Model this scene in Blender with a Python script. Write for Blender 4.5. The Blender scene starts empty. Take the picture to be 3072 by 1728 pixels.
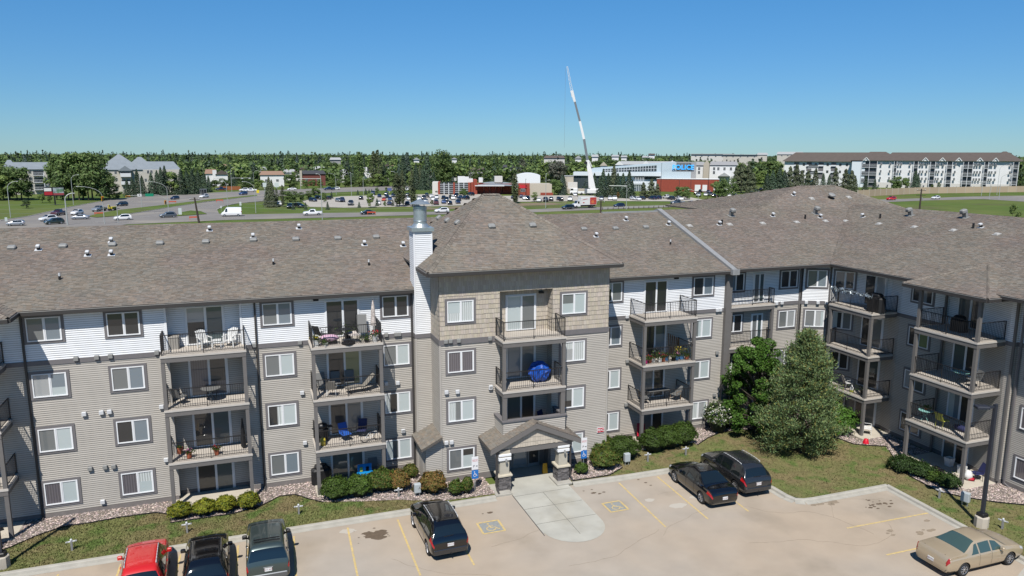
import bpy, bmesh, math, random
import numpy as np
from mathutils import Vector, Matrix
R = math.radians
rnd = random.Random(7)
nrg = np.random.default_rng(11)
SC = bpy.context.scene
COL = SC.collection

# ------------------------------------------------------------------ camera, light
H = 18.4                       # drone height above the parking lot
YAW, PIT, ROL = 0.343749, 0.176282, 0.0026446
FPX = 746.64                   # focal length in pixels at 1024 wide
cam_d = bpy.data.cameras.new('camera'); cam = bpy.data.objects.new('camera', cam_d); COL.objects.link(cam)
cam_d.sensor_width = 36.0; cam_d.lens = FPX / 1024 * 36.0; cam_d.clip_start = 0.5; cam_d.clip_end = 9000
cam.matrix_world = (Matrix.Translation((0, 0, H)) @ Matrix.Rotation(-YAW, 4, 'Z')
                    @ Matrix.Rotation(math.pi / 2 - PIT, 4, 'X') @ Matrix.Rotation(ROL, 4, 'Z'))
SC.camera = cam
SUN_AZ, SUN_EL = R(27.5), R(54.5)      # shadows run towards (sin az, cos az)
w = bpy.data.worlds.new('World'); SC.world = w; w.use_nodes = True
nt = w.node_tree; nt.nodes.clear()
sky = nt.nodes.new('ShaderNodeTexSky'); sky.sky_type = 'NISHITA'; sky.sun_disc = False
sky.sun_elevation = SUN_EL; sky.sun_rotation = math.pi + SUN_AZ
sky.altitude = 600; sky.air_density = 1.0; sky.dust_density = 0.05; sky.ozone_density = 3.0
bg = nt.nodes.new('ShaderNodeBackground'); bg.inputs[1].default_value = 0.0595
wo = nt.nodes.new('ShaderNodeOutputWorld')
geo = nt.nodes.new('ShaderNodeTexCoord'); sep = nt.nodes.new('ShaderNodeSeparateXYZ'); nt.links.new(geo.outputs['Generated'], sep.inputs[0])
ab = nt.nodes.new('ShaderNodeMath'); ab.operation = 'ABSOLUTE'; nt.links.new(sep.outputs['Z'], ab.inputs[0])
mr = nt.nodes.new('ShaderNodeMapRange'); mr.inputs['From Max'].default_value = 0.34; mr.interpolation_type = 'SMOOTHSTEP'; nt.links.new(ab.outputs[0], mr.inputs[0])
tn = nt.nodes.new('ShaderNodeMix'); tn.data_type = 'RGBA'; nt.links.new(mr.outputs[0], tn.inputs[0]); tn.inputs[6].default_value = (.47, .76, 1.08, 1); tn.inputs[7].default_value = (.42, 1.05, 1.42, 1)
ml = nt.nodes.new('ShaderNodeMix'); ml.data_type = 'RGBA'; ml.blend_type = 'MULTIPLY'; ml.inputs[0].default_value = 1; nt.links.new(sky.outputs[0], ml.inputs[6]); nt.links.new(tn.outputs[2], ml.inputs[7])
nt.links.new(ml.outputs[2], bg.inputs[0]); nt.links.new(bg.outputs[0], wo.inputs[0])
sl = bpy.data.lights.new('sun', 'SUN'); sl.energy = 5.0; sl.angle = R(0.53); sl.color = (1.0, 0.96, 0.90)
so = bpy.data.objects.new('sun', sl); COL.objects.link(so)
sd = Vector((math.sin(SUN_AZ) * math.cos(SUN_EL), math.cos(SUN_AZ) * math.cos(SUN_EL), -math.sin(SUN_EL)))
so.rotation_euler = sd.to_track_quat('-Z', 'Y').to_euler(); so.location = (-30, -40, 80)
SC.view_settings.view_transform = 'Standard'; SC.view_settings.look = 'None'
SC.view_settings.exposure = 0.5; SC.view_settings.gamma = 1.0; SC.view_settings.use_curve_mapping = False
SC.cycles.max_bounces = 5; SC.cycles.diffuse_bounces = 3; SC.cycles.transparent_max_bounces = 6

# ------------------------------------------------------------------ photo -> ground
def ray(x, y):
    U = x / 3 - 512; V = y / 3 - 288
    u = U * math.cos(ROL) + V * math.sin(ROL); d = -U * math.sin(ROL) + V * math.cos(ROL)
    Yc = FPX * math.cos(PIT) - d * math.sin(PIT); Z = -(FPX * math.sin(PIT) + d * math.cos(PIT))
    return (u * math.cos(YAW) + Yc * math.sin(YAW), -u * math.sin(YAW) + Yc * math.cos(YAW), Z)
def at(x, y, z=0.0):
    """survey helper: the point at height z seen in the photograph's direction (x, y)"""
    v = ray(x, y); k = (z - H) / v[2]
    return Vector((v[0] * k, v[1] * k, z))
def dist_at(x, d):
    v = ray(x, 466); k = d / math.hypot(v[0], v[1]); return Vector((v[0] * k, v[1] * k, 0))
def zat(p, x, y):
    v = ray(x, y); k = math.hypot(p[0], p[1]) / math.hypot(v[0], v[1]); return H + v[2] * k
def ppm(p):            # photo pixels per metre at point p (horizontal span)
    return 3 * FPX / math.hypot(p[0], p[1])
def terr(x, y):
    d = math.hypot(x, y); t = min(max((d - 470) / 700.0, 0), 1); t = t * t * (3 - 2 * t)
    return 7.5 * t + min(max((d - 1100) / 2500, 0), 1) * 6

# ------------------------------------------------------------------ materials
MATS = {}
def lin(r, g, b):
    f = lambda c: ((c / 255 + .055) / 1.055) ** 2.4 if c > 10 else c / 255 / 12.92
    return (f(r), f(g), f(b))
def mat(name, col, rough=0.7, metal=0.0, noise=0.0, nscale=4.0, bump=0.0, bscale=30.0, spec=0.4, tint=0.0,
        coat=0.0, emit=0.0, randv=0.0, big=0.0, bigcol=None, trans=0.0, coords='obj', detail=3, noise2=None):
    if name in MATS: return MATS[name]
    q_ = lambda c: tuple(v * (1 if metal > .6 or emit else .75) for v in c); col = q_(col); bigcol = bigcol and q_(bigcol); noise2 = noise2 and (noise2[0], q_(noise2[1])) + tuple(noise2[2:])
    m = bpy.data.materials.new(name); m.use_nodes = True; n = m.node_tree.nodes; l = m.node_tree.links
    b = n['Principled BSDF']; b.inputs['Roughness'].default_value = rough; b.inputs['Metallic'].default_value = metal
    b.inputs['Specular IOR Level'].default_value = spec
    b.inputs['Coat Weight'].default_value = coat; b.inputs['Coat Roughness'].default_value = 0.05
    rgb = n.new('ShaderNodeRGB'); rgb.outputs[0].default_value = (*col, 1); cur = rgb.outputs[0]
    tc = n.new('ShaderNodeTexCoord'); src = tc.outputs['Object']
    if coords == 'world':
        g = n.new('ShaderNodeNewGeometry'); src = g.outputs['Position']
    def hsv(fac_socket, lo, hi):
        nonlocal cur
        mr = n.new('ShaderNodeMapRange'); mr.inputs['From Min'].default_value = 0.25; mr.inputs['From Max'].default_value = 0.75
        mr.inputs['To Min'].default_value = lo; mr.inputs['To Max'].default_value = hi; l.new(fac_socket, mr.inputs[0])
        mm = n.new('ShaderNodeVectorMath'); mm.operation = 'SCALE'; l.new(cur, mm.inputs[0]); l.new(mr.outputs[0], mm.inputs['Scale'])
        cur = mm.outputs[0]
    def nz(scale, det=detail):
        t = n.new('ShaderNodeTexNoise'); t.inputs['Scale'].default_value = scale; t.inputs['Detail'].default_value = det
        l.new(src, t.inputs['Vector']); return t.outputs[0]
    if bigcol is not None:
        mx = n.new('ShaderNodeMix'); mx.data_type = 'RGBA'; mr = n.new('ShaderNodeMapRange')
        mr.inputs['From Min'].default_value = 0.4; mr.inputs['From Max'].default_value = 0.62
        l.new(nz(big, 4), mr.inputs[0]); l.new(mr.outputs[0], mx.inputs[0]); l.new(cur, mx.inputs[6]); mx.inputs[7].default_value = (*bigcol, 1)
        cur = mx.outputs[2]
    if noise2:
        mx = n.new('ShaderNodeMix'); mx.data_type = 'RGBA'; mr = n.new('ShaderNodeMapRange')
        mr.inputs['From Min'].default_value = noise2[2]; mr.inputs['From Max'].default_value = noise2[3]
        l.new(nz(noise2[0], 5), mr.inputs[0]); l.new(mr.outputs[0], mx.inputs[0]); l.new(cur, mx.inputs[6]); mx.inputs[7].default_value = (*noise2[1], 1)
        cur = mx.outputs[2]
    if noise: hsv(nz(nscale), 1 - noise, 1 + noise)
    if tint:
        a = n.new('ShaderNodeAttribute'); a.attribute_name = 'tint'
        mm = n.new('ShaderNodeMix'); mm.data_type = 'RGBA'; mm.blend_type = 'MULTIPLY'; mm.inputs[0].default_value = tint
        l.new(cur, mm.inputs[6]); l.new(a.outputs['Color'], mm.inputs[7]); cur = mm.outputs[2]
    if randv:
        oi = n.new('ShaderNodeObjectInfo'); mr = n.new('ShaderNodeMapRange'); mr.inputs['To Min'].default_value = 1 - randv; mr.inputs['To Max'].default_value = 1 + randv
        l.new(oi.outputs['Random'], mr.inputs[0]); mm = n.new('ShaderNodeVectorMath'); mm.operation = 'SCALE'
        l.new(cur, mm.inputs[0]); l.new(mr.outputs[0], mm.inputs['Scale']); cur = mm.outputs[0]
    l.new(cur, b.inputs['Base Color'])
    if bump:
        bp = n.new('ShaderNodeBump'); bp.inputs['Strength'].default_value = bump; bp.inputs['Distance'].default_value = 0.02
        l.new(nz(bscale), bp.inputs['Height']); l.new(bp.outputs[0], b.inputs['Normal'])
    if emit:
        l.new(cur, b.inputs['Emission Color']); b.inputs['Emission Strength'].default_value = emit
    if trans:
        tr = n.new('ShaderNodeBsdfTranslucent'); l.new(cur, tr.inputs[0]); ms = n.new('ShaderNodeMixShader'); ms.inputs[0].default_value = trans
        out = n['Material Output']; l.new(b.outputs[0], ms.inputs[1]); l.new(tr.outputs[0], ms.inputs[2]); l.new(ms.outputs[0], out.inputs[0])
    MATS[name] = m; return m

M = {}
M['siding_p'] = mat('siding_board', (.43, .40, .36), .6); M['white_p'] = mat('white_board', (.80, .81, .82), .55)
M['siding'] = mat('siding_greige', (.475, .44, .39), .6, noise=.05, nscale=1.2, tint=1.0)
M['white_siding'] = mat('siding_white', (.86, .87, .88), .55, noise=.04, nscale=1.5, tint=1.0)
M['shake'] = mat('shake_tan', (.48, .425, .35), .8, tint=1.0, bump=.3, bscale=60)
M['trim'] = mat('trim_grey', (.165, .155, .158), .6, noise=.05)
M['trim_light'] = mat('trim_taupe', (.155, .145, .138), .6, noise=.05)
M['wtrim'] = mat('window_white', (.80, .81, .82), .4)
M['gutter'] = mat('gutter_dark', (.05, .046, .044), .45)
M['gutter_highlight'] = mat('gutter_edge_highlight', (.30, .29, .27), .45)  # pale lip strip: the gutter's highlight painted in as colour
M['shingle'] = mat('shingle_brown', (.195, .172, .143), .95, tint=1.0, big=.28, bigcol=(.192, .160, .138), coords='world', noise=.10, nscale=.5, spec=.15)
M['roofdeck'] = mat('roof_underlay', (.10, .09, .08), .95)
M['rail'] = mat('railing_black', (.022, .02, .02), .45)
M['deck'] = mat('deck_vinyl', (.50, .45, .39), .7, noise=.06, nscale=3)
M['decktrim'] = mat('deck_edge', (.50, .47, .43), .6, noise=.05)
M['conc'] = mat('concrete', (.42, .41, .36), .9, noise=.12, nscale=.9, bump=.2, bscale=40, coords='world', noise2=(.5, (.36, .34, .28), .5, .7))
M['concpad'] = mat('concrete_pad', (.50, .45, .37), .9, noise=.08, nscale=2, coords='world')
M['found'] = mat('foundation_grey', (.19, .17, .16), .9, noise=.1)
M['stone'] = mat('ledge_stone', (.13, .12, .115), .9, tint=1.0, bump=.5, bscale=40)
M['metal'] = mat('galvanised', (.42, .46, .47), .38, metal=.75, noise=.12, nscale=6)
M['ventgrey'] = mat('vent_grey', (.25, .25, .24), .55, noise=.1)
M['ventwhite'] = mat('vent_white', (.58, .59, .60), .5)
M['black'] = mat('black_plastic', (.012, .012, .013), .5)
M['dark'] = mat('dark_inside', (.006, .006, .007), .8)
def glass(name, col, rough=.06, fold=0.0, spec=.6, split=None, blind=False):
    if name in MATS: return MATS[name]
    m = mat(name, col, rough, spec=spec, coat=.0)
    n = m.node_tree.nodes; l = m.node_tree.links; b = n['Principled BSDF']
    # a covering behind a pane: the cloth is diffuse, the pane itself the clear glossy coat
    b.inputs['Roughness'].default_value = .5; b.inputs['Coat Weight'].default_value = 1.0; b.inputs['Coat Roughness'].default_value = .02
    b.inputs['Coat IOR'].default_value = 1.62
    if fold or blind:
        tc = n.new('ShaderNodeTexCoord'); wv = n.new('ShaderNodeTexWave'); wv.inputs['Scale'].default_value = 2.6 if fold else 9
        wv.bands_direction = 'X' if fold else 'Z'; wv.inputs['Distortion'].default_value = 1.2 if fold else 0
        l.new(tc.outputs['Object'], wv.inputs[0]); mr = n.new('ShaderNodeMapRange'); mr.inputs['To Min'].default_value = .62; mr.inputs['To Max'].default_value = 1.1
        l.new(wv.outputs[1], mr.inputs[0]); mm = n.new('ShaderNodeVectorMath'); mm.operation = 'SCALE'; mm.inputs[0].default_value = col
        l.new(mr.outputs[0], mm.inputs['Scale']); l.new(mm.outputs[0], b.inputs['Base Color'])
    return m
M['g_dark'] = glass('pane_dark', (.010, .011, .012))
M['g_grey'] = glass('pane_grey', (.15, .16, .16))
M['g_blue'] = glass('pane_bluegrey', (.17, .21, .24))
M['g_pale'] = glass('pane_pale', (.46, .52, .52))
M['g_green'] = glass('pane_green', (.16, .20, .08))
M['g_cur'] = glass('pane_curtain', (.45, .48, .47), fold=1)
M['g_dcur'] = glass('pane_dark_curtain', (.10, .09, .10), fold=1)
M['g_blind'] = glass('pane_blind', (.30, .31, .31), blind=True)
M['g_teal'] = glass('pane_teal', (.05, .08, .085))

# ------------------------------------------------------------------ mesh helpers
class MB:
    def __init__(s): s.v = []; s.f = []; s.m = []; s.t = []
    def add(s, vs, fs, m=0, t=None):
        o = len(s.v); s.v += [tuple(p) for p in vs]
        for f in fs: s.f.append(tuple(i + o for i in f)); s.m.append(m); s.t.append(t)
        return s
    def quad(s, a, b, c, d, m=0, t=None): return s.add([a, b, c, d], [(0, 1, 2, 3)], m, t)
    def box(s, x0, x1, y0, y1, z0, z1, m=0, t=None):
        vs = [(x, y, z) for z in (z0, z1) for y in (y0, y1) for x in (x0, x1)]
        return s.add(vs, [(0, 2, 3, 1), (4, 5, 7, 6), (0, 1, 5, 4), (2, 6, 7, 3), (0, 4, 6, 2), (1, 3, 7, 5)], m, t)
    def bbox(s, x0, x1, y0, y1, z0, z1, b=.02, m=0):       # box with chamfered vertical and top edges
        pts = [(x0 + b, y0), (x1 - b, y0), (x1, y0 + b), (x1, y1 - b), (x1 - b, y1), (x0 + b, y1), (x0, y1 - b), (x0, y0 + b)]
        cx, cy = (x0 + x1) / 2, (y0 + y1) / 2
        sx = max((x1 - x0 - 2 * b) / (x1 - x0), .1); sy = max((y1 - y0 - 2 * b) / (y1 - y0), .1)
        vs = [(x, y, z0) for x, y in pts] + [(x, y, z1 - b) for x, y in pts] + [(cx + (x - cx) * sx, cy + (y - cy) * sy, z1) for x, y in pts]
        fs = [tuple(range(7, -1, -1)), tuple(range(16, 24))]
        for k in (0, 8):
            for i in range(8): j = (i + 1) % 8; fs.append((k + i, k + j, k + 8 + j, k + 8 + i))
        return s.add(vs, fs, m)
    def tube(s, p, q, r0, r1=None, n=8, m=0, cap=True):
        p, q = Vector(p), Vector(q); r1 = r0 if r1 is None else r1; d = (q - p)
        if d.length < 1e-6: return s
        d.normalize(); a = d.orthogonal().normalized(); b = d.cross(a)
        vs = [p + (a * math.cos(6.28318 * i / n) + b * math.sin(6.28318 * i / n)) * r0 for i in range(n)]
        vs += [q + (a * math.cos(6.28318 * i / n) + b * math.sin(6.28318 * i / n)) * r1 for i in range(n)]
        fs = [(i, (i + 1) % n, n + (i + 1) % n, n + i) for i in range(n)]
        if cap: fs += [tuple(range(n - 1, -1, -1)), tuple(range(n, 2 * n))]
        return s.add(vs, fs, m)
    def bar(s, p, q, wd, hg=None, m=0):
        p, q = Vector(p), Vector(q); hg = wd if hg is None else hg; d = (q - p).normalized()
        up = Vector((0, 0, 1)) if abs(d.z) < .95 else Vector((1, 0, 0)); a = d.cross(up).normalized() * wd / 2; b = a.normalized().cross(d) * hg / 2
        vs = [p - a - b, p + a - b, p + a + b, p - a + b, q - a - b, q + a - b, q + a + b, q - a + b]
        return s.add(vs, [(3, 2, 1, 0), (4, 5, 6, 7), (0, 1, 5, 4), (1, 2, 6, 5), (2, 3, 7, 6), (3, 0, 4, 7)], m)
    def path(s, pts, r, n=6, m=0):
        for a, b in zip(pts[:-1], pts[1:]): s.tube(a, b, r, r, n, m)
        return s
    def lathe(s, prof, c=(0, 0, 0), n=16, m=0, axis='z'):
        vs = []; fs = []
        for r, z in prof:
            for i in range(n):
                a = 6.28318 * i / n
                if axis == 'z': vs.append((c[0] + r * math.cos(a), c[1] + r * math.sin(a), c[2] + z))
                else: vs.append((c[0] + z, c[1] + r * math.cos(a), c[2] + r * math.sin(a)))
        for k in range(len(prof) - 1):
            for i in range(n): j = (i + 1) % n; fs.append((k * n + i, k * n + j, (k + 1) * n + j, (k + 1) * n + i))
        return s.add(vs, fs, m)
    def prism(s, pts, z0, z1, m=0):          # plan polygon, counterclockwise
        n = len(pts); vs = [(x, y, z0) for x, y in pts] + [(x, y, z1) for x, y in pts]
        return s.add(vs, [tuple(range(n - 1, -1, -1)), tuple(range(n, 2 * n))] + [(i, (i + 1) % n, n + (i + 1) % n, n + i) for i in range(n)], m)
    def blob(s, c, r, m=0, n=8, k=5, jit=.0):
        vs = [(c[0], c[1], c[2] - r[2])]; fs = []
        for j in range(1, k):
            ph = math.pi * j / k
            for i in range(n):
                a = 6.28318 * i / n; q = 1 + rnd.uniform(-jit, jit)
                vs.append((c[0] + r[0] * q * math.sin(ph) * math.cos(a), c[1] + r[1] * q * math.sin(ph) * math.sin(a), c[2] - r[2] * q * math.cos(ph)))
        vs.append((c[0], c[1], c[2] + r[2])); t = len(vs) - 1
        for i in range(n): fs.append((0, 1 + (i + 1) % n, 1 + i)); fs.append((t, 1 + (k - 2) * n + i, 1 + (k - 2) * n + (i + 1) % n))
        for j in range(k - 2):
            for i in range(n): fs.append((1 + j * n + i, 1 + j * n + (i + 1) % n, 1 + (j + 1) * n + (i + 1) % n, 1 + (j + 1) * n + i))
        return s.add(vs, fs, m)
    def mesh(s, name, mats, smooth=False, angle=None):
        me = bpy.data.meshes.new(name); me.from_pydata(s.v, [], s.f)
        for mm in (mats if isinstance(mats, (list, tuple)) else [mats]): me.materials.append(mm)
        if any(s.m): me.polygons.foreach_set('material_index', s.m)
        if any(t is not None for t in s.t):
            a = me.attributes.new('tint', 'FLOAT_COLOR', 'FACE')
            arr = np.ones((len(s.f), 4), np.float32)
            for i, t in enumerate(s.t):
                if t is not None: arr[i, :3] = t
            a.data.foreach_set('color', arr.ravel())
        if smooth: me.polygons.foreach_set('use_smooth', [True] * len(s.f))
        me.update()
        if smooth and angle: me.set_sharp_from_angle(angle=R(angle))
        return me
    def build(s, name, mats, parent=None, smooth=False, kind=None, label=None, loc=None, rz=0, angle=None, cat=None, group=None):
        o = bpy.data.objects.new(name, s.mesh(name, mats, smooth, angle)); COL.objects.link(o)
        if parent is not None: o.parent = parent
        if loc is not None: o.location = loc
        o.rotation_euler.z = rz
        tag(o, label, cat, group, kind); return o
def tag(o, label=None, cat=None, group=None, kind=None):
    if label: o['label'] = label
    if cat: o['category'] = cat
    if group: o['group'] = group
    if kind: o['kind'] = kind
    return o
def thing(name, label, cat, loc=(0, 0, 0), rz=0.0, group=None):
    o = bpy.data.objects.new(name, None); COL.objects.link(o); o.empty_display_size = .3
    o.location = loc; o.rotation_euler.z = rz; return tag(o, label, cat, group)
def inst(name, me, parent=None, loc=(0, 0, 0), rz=0.0, rot=None, scale=None):
    o = bpy.data.objects.new(name, me); COL.objects.link(o)
    if parent is not None: o.parent = parent
    o.location = loc; o.rotation_euler = rot if rot else (0, 0, rz)
    if scale: o.scale = scale
    return o
CH = {}
def kids(o):
    return [c for c in bpy.data.objects if c.parent == o]
def copy_tree(o, loc=None, rz=None, label=None, scale=None, swap=None, tree=None):
    """copy a thing with its parts and sub-parts (meshes shared)"""
    if tree is None:
        if o.name not in CH: CH[o.name] = [(c, [(g, []) for g in kids(c)]) for c in kids(o)]
        tree = CH[o.name]
    c = o.copy(); COL.objects.link(c)
    if loc is not None: c.location = loc
    if rz is not None: c.rotation_euler.z = rz
    if scale is not None: c.scale = scale
    if label: c['label'] = label
    for ch, sub in tree:
        d = ch.copy(); COL.objects.link(d); d.parent = c
        if swap and d.material_slots and d.data.materials and d.data.materials[0].name in swap:
            d.material_slots[0].link = 'OBJECT'; d.material_slots[0].material = swap[d.data.materials[0].name]
        for g, _ in sub:
            e = g.copy(); COL.objects.link(e); e.parent = d
    return c
def sheet(name, pts, z, m, kind='structure', label=None, parent=None, cat=None):
    b = MB(); b.add([(p[0], p[1], z) for p in pts], [tuple(range(len(pts)))])
    me = b.mesh(name, m)
    if me.polygons and me.polygons[0].normal.z < 0: me.flip_normals()
    bm = bmesh.new(); bm.from_mesh(me); bmesh.ops.triangulate(bm, faces=bm.faces[:]); bm.to_mesh(me); bm.free()
    o = bpy.data.objects.new(name, me); COL.objects.link(o); o.parent = parent
    return tag(o, label, cat, None, kind)
def text_mesh(s, size, m, ext=.01, bold=0.0):
    c = bpy.data.curves.new('lettering', 'FONT'); c.body = s; c.size = size; c.extrude = ext; c.align_x = 'CENTER'; c.align_y = 'CENTER'; c.offset = bold
    c.resolution_u = 3
    o = bpy.data.objects.new('lettering', c); COL.objects.link(o); bpy.context.view_layer.update()
    me = bpy.data.meshes.new_from_object(o.evaluated_get(bpy.context.evaluated_depsgraph_get()))
    bpy.data.objects.remove(o); bpy.data.curves.remove(c)
    me.materials.clear(); me.materials.append(m); return me
# ------------------------------------------------------------------ main apartment building
BL = Vector((4.0, 41.343, 0.0))
OW, OT = 41.343, 38.776            # wing wall plane, tower wall plane
EZ, RZ = 10.95, 14.15              # eave and ridge heights
ZT = [None, 1.991, 4.841, 7.691, 10.541]     # window heads, floors 1-4
WH = 1.192
DK = [None, 0.02, 2.70, 5.55, 8.40]          # balcony decks
bld = thing('apartment_building', 'four storey greige and white apartment block with brown shingle roofs round the parking lot', 'building', BL)
def bp(mb, name, mats, smooth=False, kind=None, parent=None, label=None, angle=None):
    return mb.build(name, mats, parent or bld, smooth, kind, label, loc=(-BL if parent is None else None), angle=angle)
def siding(mb, P, Q, z0, z1, m=0, course=.108, proud=.016):
    P = Vector((P[0], P[1], 0)); Q = Vector((Q[0], Q[1], 0)); d = (Q - P).normalized(); n = Vector((d.y, -d.x, 0)) * proud
    z = z0
    while z < z1 - .01:
        gz = .022; t = min(z + course, z1); k = 1 + rnd.uniform(-.035, .035); tt = (k, k, k)
        a, b = P + n + Vector((0, 0, z)), Q + n + Vector((0, 0, z))
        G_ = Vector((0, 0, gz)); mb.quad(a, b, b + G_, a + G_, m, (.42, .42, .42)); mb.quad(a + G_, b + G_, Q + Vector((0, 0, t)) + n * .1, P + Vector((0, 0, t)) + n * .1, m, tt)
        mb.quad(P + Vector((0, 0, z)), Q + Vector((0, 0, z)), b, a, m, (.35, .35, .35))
        z = t
def shakes(mb, P, Q, z0, z1, m=0, course=.27):
    P = Vector((P[0], P[1], 0)); Q = Vector((Q[0], Q[1], 0)); L = (Q - P).length; d = (Q - P).normalized(); n = Vector((d.y, -d.x, 0))
    z = z0
    while z < z1 - .02:
        t = min(z + course, z1); u = -rnd.uniform(0, .1)
        while u < L:
            v = u + rnd.uniform(.10, .19); a, b = max(u, 0), min(v, L) - .006
            if b > a:
                lo = z - rnd.uniform(0, .025); p = .022 + rnd.uniform(0, .006); k = rnd.uniform(.88, 1.08); tt = (k, k * rnd.uniform(.97, 1.01), k * rnd.uniform(.93, 1.03))
                A = P + d * a; B = P + d * b; Z = Vector((0, 0, 1))
                mb.quad(A + n * p + Z * lo, B + n * p + Z * lo, B + n * .004 + Z * t, A + n * .004 + Z * t, m, tt)
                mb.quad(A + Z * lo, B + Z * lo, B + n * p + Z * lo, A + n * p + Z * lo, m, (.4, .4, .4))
            u = v
        z = t
def shingle(mb, poly, expo=.15, m=0):
    """laminated shingle tabs laid in courses on a convex polygon, poly[0]->poly[1] is the eave"""
    P = [Vector(p) for p in poly]; o = P[0]; u = (P[1] - P[0]).normalized(); n = (P[1] - P[0]).cross(P[-1] - P[0]).normalized(); v = n.cross(u)
    q = [((p - o).dot(u), (p - o).dot(v)) for p in P]; vmax = max(b for a, b in q); r = 0.0
    while r < vmax:
        xs = []
        for (a, b), (c, d) in zip(q, q[1:] + q[:1]):
            h = min(r + expo * .5, vmax - .001)
            if (b - h) * (d - h) < 0: xs.append(a + (c - a) * (h - b) / (d - b))
        if len(xs) >= 2:
            x, xe = min(xs), max(xs); c = x - rnd.uniform(0, .3); row = 1 + rnd.uniform(-.03, .03)
            while c < xe:
                e = c + rnd.uniform(.10, .30); a, b = max(c, x), min(e, xe) - .004
                if b > a + .01:
                    th = rnd.choice((.008, .018)); k = row * rnd.choice((.90, .94, .98, 1.02, 1.06, 1.10)) * rnd.uniform(.93, 1.07)
                    wv = rnd.uniform(-.06, .06); tt = (k * (1 + wv), k, k * (1 - wv * .8))
                    t0, t1 = r, min(r + expo + .01, vmax)
                    A, B, C, D = o + u * a + v * t0 + n * th, o + u * b + v * t0 + n * th, o + u * b + v * t1 + n * .003, o + u * a + v * t1 + n * .003
                    mb.quad(A, B, C, D, m, tt); mb.quad(A - n * th, B - n * th, B, A, m, (.3, .3, .3))
                c = e
        r += expo
def roof_plane(mb_base, mb_sh, poly, expo=.15, th=.12):
    P = [Vector(p) for p in poly]; nn = len(P)
    mb_base.add([p - Vector((0, 0, .004)) for p in P] + [p - Vector((0, 0, th)) for p in P],
                [tuple(range(nn)), tuple(range(2 * nn - 1, nn - 1, -1))] + [(i, nn + i, nn + (i + 1) % nn, (i + 1) % nn) for i in range(nn)], 0)
    shingle(mb_sh, poly, expo)
def ridge_cap(mb, a, b, wd=.17):
    a, b = Vector(a), Vector(b); d = (b - a); L = d.length; d.normalize(); s = d.cross(Vector((0, 0, 1))).normalized()
    t = 0
    while t < L:
        e = min(t + .2, L); k = rnd.uniform(.8, 1.2)
        p, q = a + d * t, a + d * e; up = Vector((0, 0, .045 + rnd.uniform(0, .01)))
        mb.quad(p + s * wd - up * .9, q + s * wd - up * 1.3, q + up * .7, p + up, 0, (k,) * 3); mb.quad(p + up, q + up * .7, q - s * wd - up * 1.3, p - s * wd - up * .9, 0, (k,) * 3)
        t = e

# --- walls -------------------------------------------------------------
sd_, sw_, sk_ = MB(), MB(), MB()     # siding greige, siding white, shakes
core = MB()
SZ = 8.24                            # band centre separating white from greige
trimb = MB()
def wall(P, Q, z0=.35, z1=10.9, white=True, band=True, face=.0):
    if white:
        siding(sd_, P, Q, z0, SZ - .1); siding(sw_, P, Q, SZ + .1, z1)
    else: siding(sd_, P, Q, z0, z1)
    a, b = Vector((*P, 0)), Vector((*Q, 0)); d = (b - a).normalized(); n = Vector((d.y, -d.x, 0))
    core.add([a + Vector((0, 0, 0)), b + Vector((0, 0, 0)), b + Vector((0, 0, z1)), a + Vector((0, 0, z1)),
              a - n * .2, b - n * .2, b - n * .2 + Vector((0, 0, z1)), a - n * .2 + Vector((0, 0, z1))],
             [(0, 1, 2, 3), (7, 6, 5, 4), (0, 4, 5, 1), (3, 2, 6, 7), (0, 3, 7, 4), (1, 5, 6, 2)])
    if band and white:
        q = MB(); BANDS.append((q, 'storey_band')); q.add([a + n * .05 + Vector((0, 0, SZ - .12)), b + n * .05 + Vector((0, 0, SZ - .12)), b + n * .05 + Vector((0, 0, SZ + .12)), a + n * .05 + Vector((0, 0, SZ + .12)),
                   a + Vector((0, 0, SZ - .12)), b + Vector((0, 0, SZ - .12)), b + Vector((0, 0, SZ + .12)), a + Vector((0, 0, SZ + .12))],
                  [(0, 1, 2, 3), (0, 4, 5, 1), (3, 2, 6, 7), (0, 3, 7, 4), (1, 5, 6, 2)])
    # foundation strip
    q = MB(); BANDS.append((q, 'foundation')); q.add([a + n * .03, b + n * .03, b + n * .03 + Vector((0, 0, .33)), a + n * .03 + Vector((0, 0, .33)), b + Vector((0, 0, .33)), a + Vector((0, 0, .33))],
            [(0, 1, 2, 3), (3, 2, 4, 5)])
BANDS = []
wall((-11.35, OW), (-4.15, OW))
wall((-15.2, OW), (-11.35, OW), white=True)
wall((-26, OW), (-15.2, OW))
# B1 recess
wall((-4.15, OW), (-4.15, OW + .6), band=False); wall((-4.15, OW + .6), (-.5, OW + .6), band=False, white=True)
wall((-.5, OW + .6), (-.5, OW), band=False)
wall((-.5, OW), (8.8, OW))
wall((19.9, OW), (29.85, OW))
# chimney chase
CX0, CX1, CO = 8.78, 9.80, 40.75
for P, Q in (((CX0, 41.9), (CX0, CO)), ((CX0, CO), (CX1, CO)), ((CX1, CO), (CX1, 41.9))):
    siding(sd_, P, Q, .35, SZ - .1); siding(sw_, P, Q, SZ + .1, 14.25)
core.box(CX0 + .003, CX1 - .003, CO + .003, 41.9, 0, 14.2)
BX = lambda nm, *a: (lambda q: (BANDS.append((q, nm)), q.box(*a)))(MB())
BX('storey_band', CX0 - .05, CX1, CO - .05, CO - .002, SZ - .12, SZ + .12); BX('storey_band', CX0 - .05, CX0 - .002, CO, OW, SZ - .12, SZ + .12)
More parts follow.
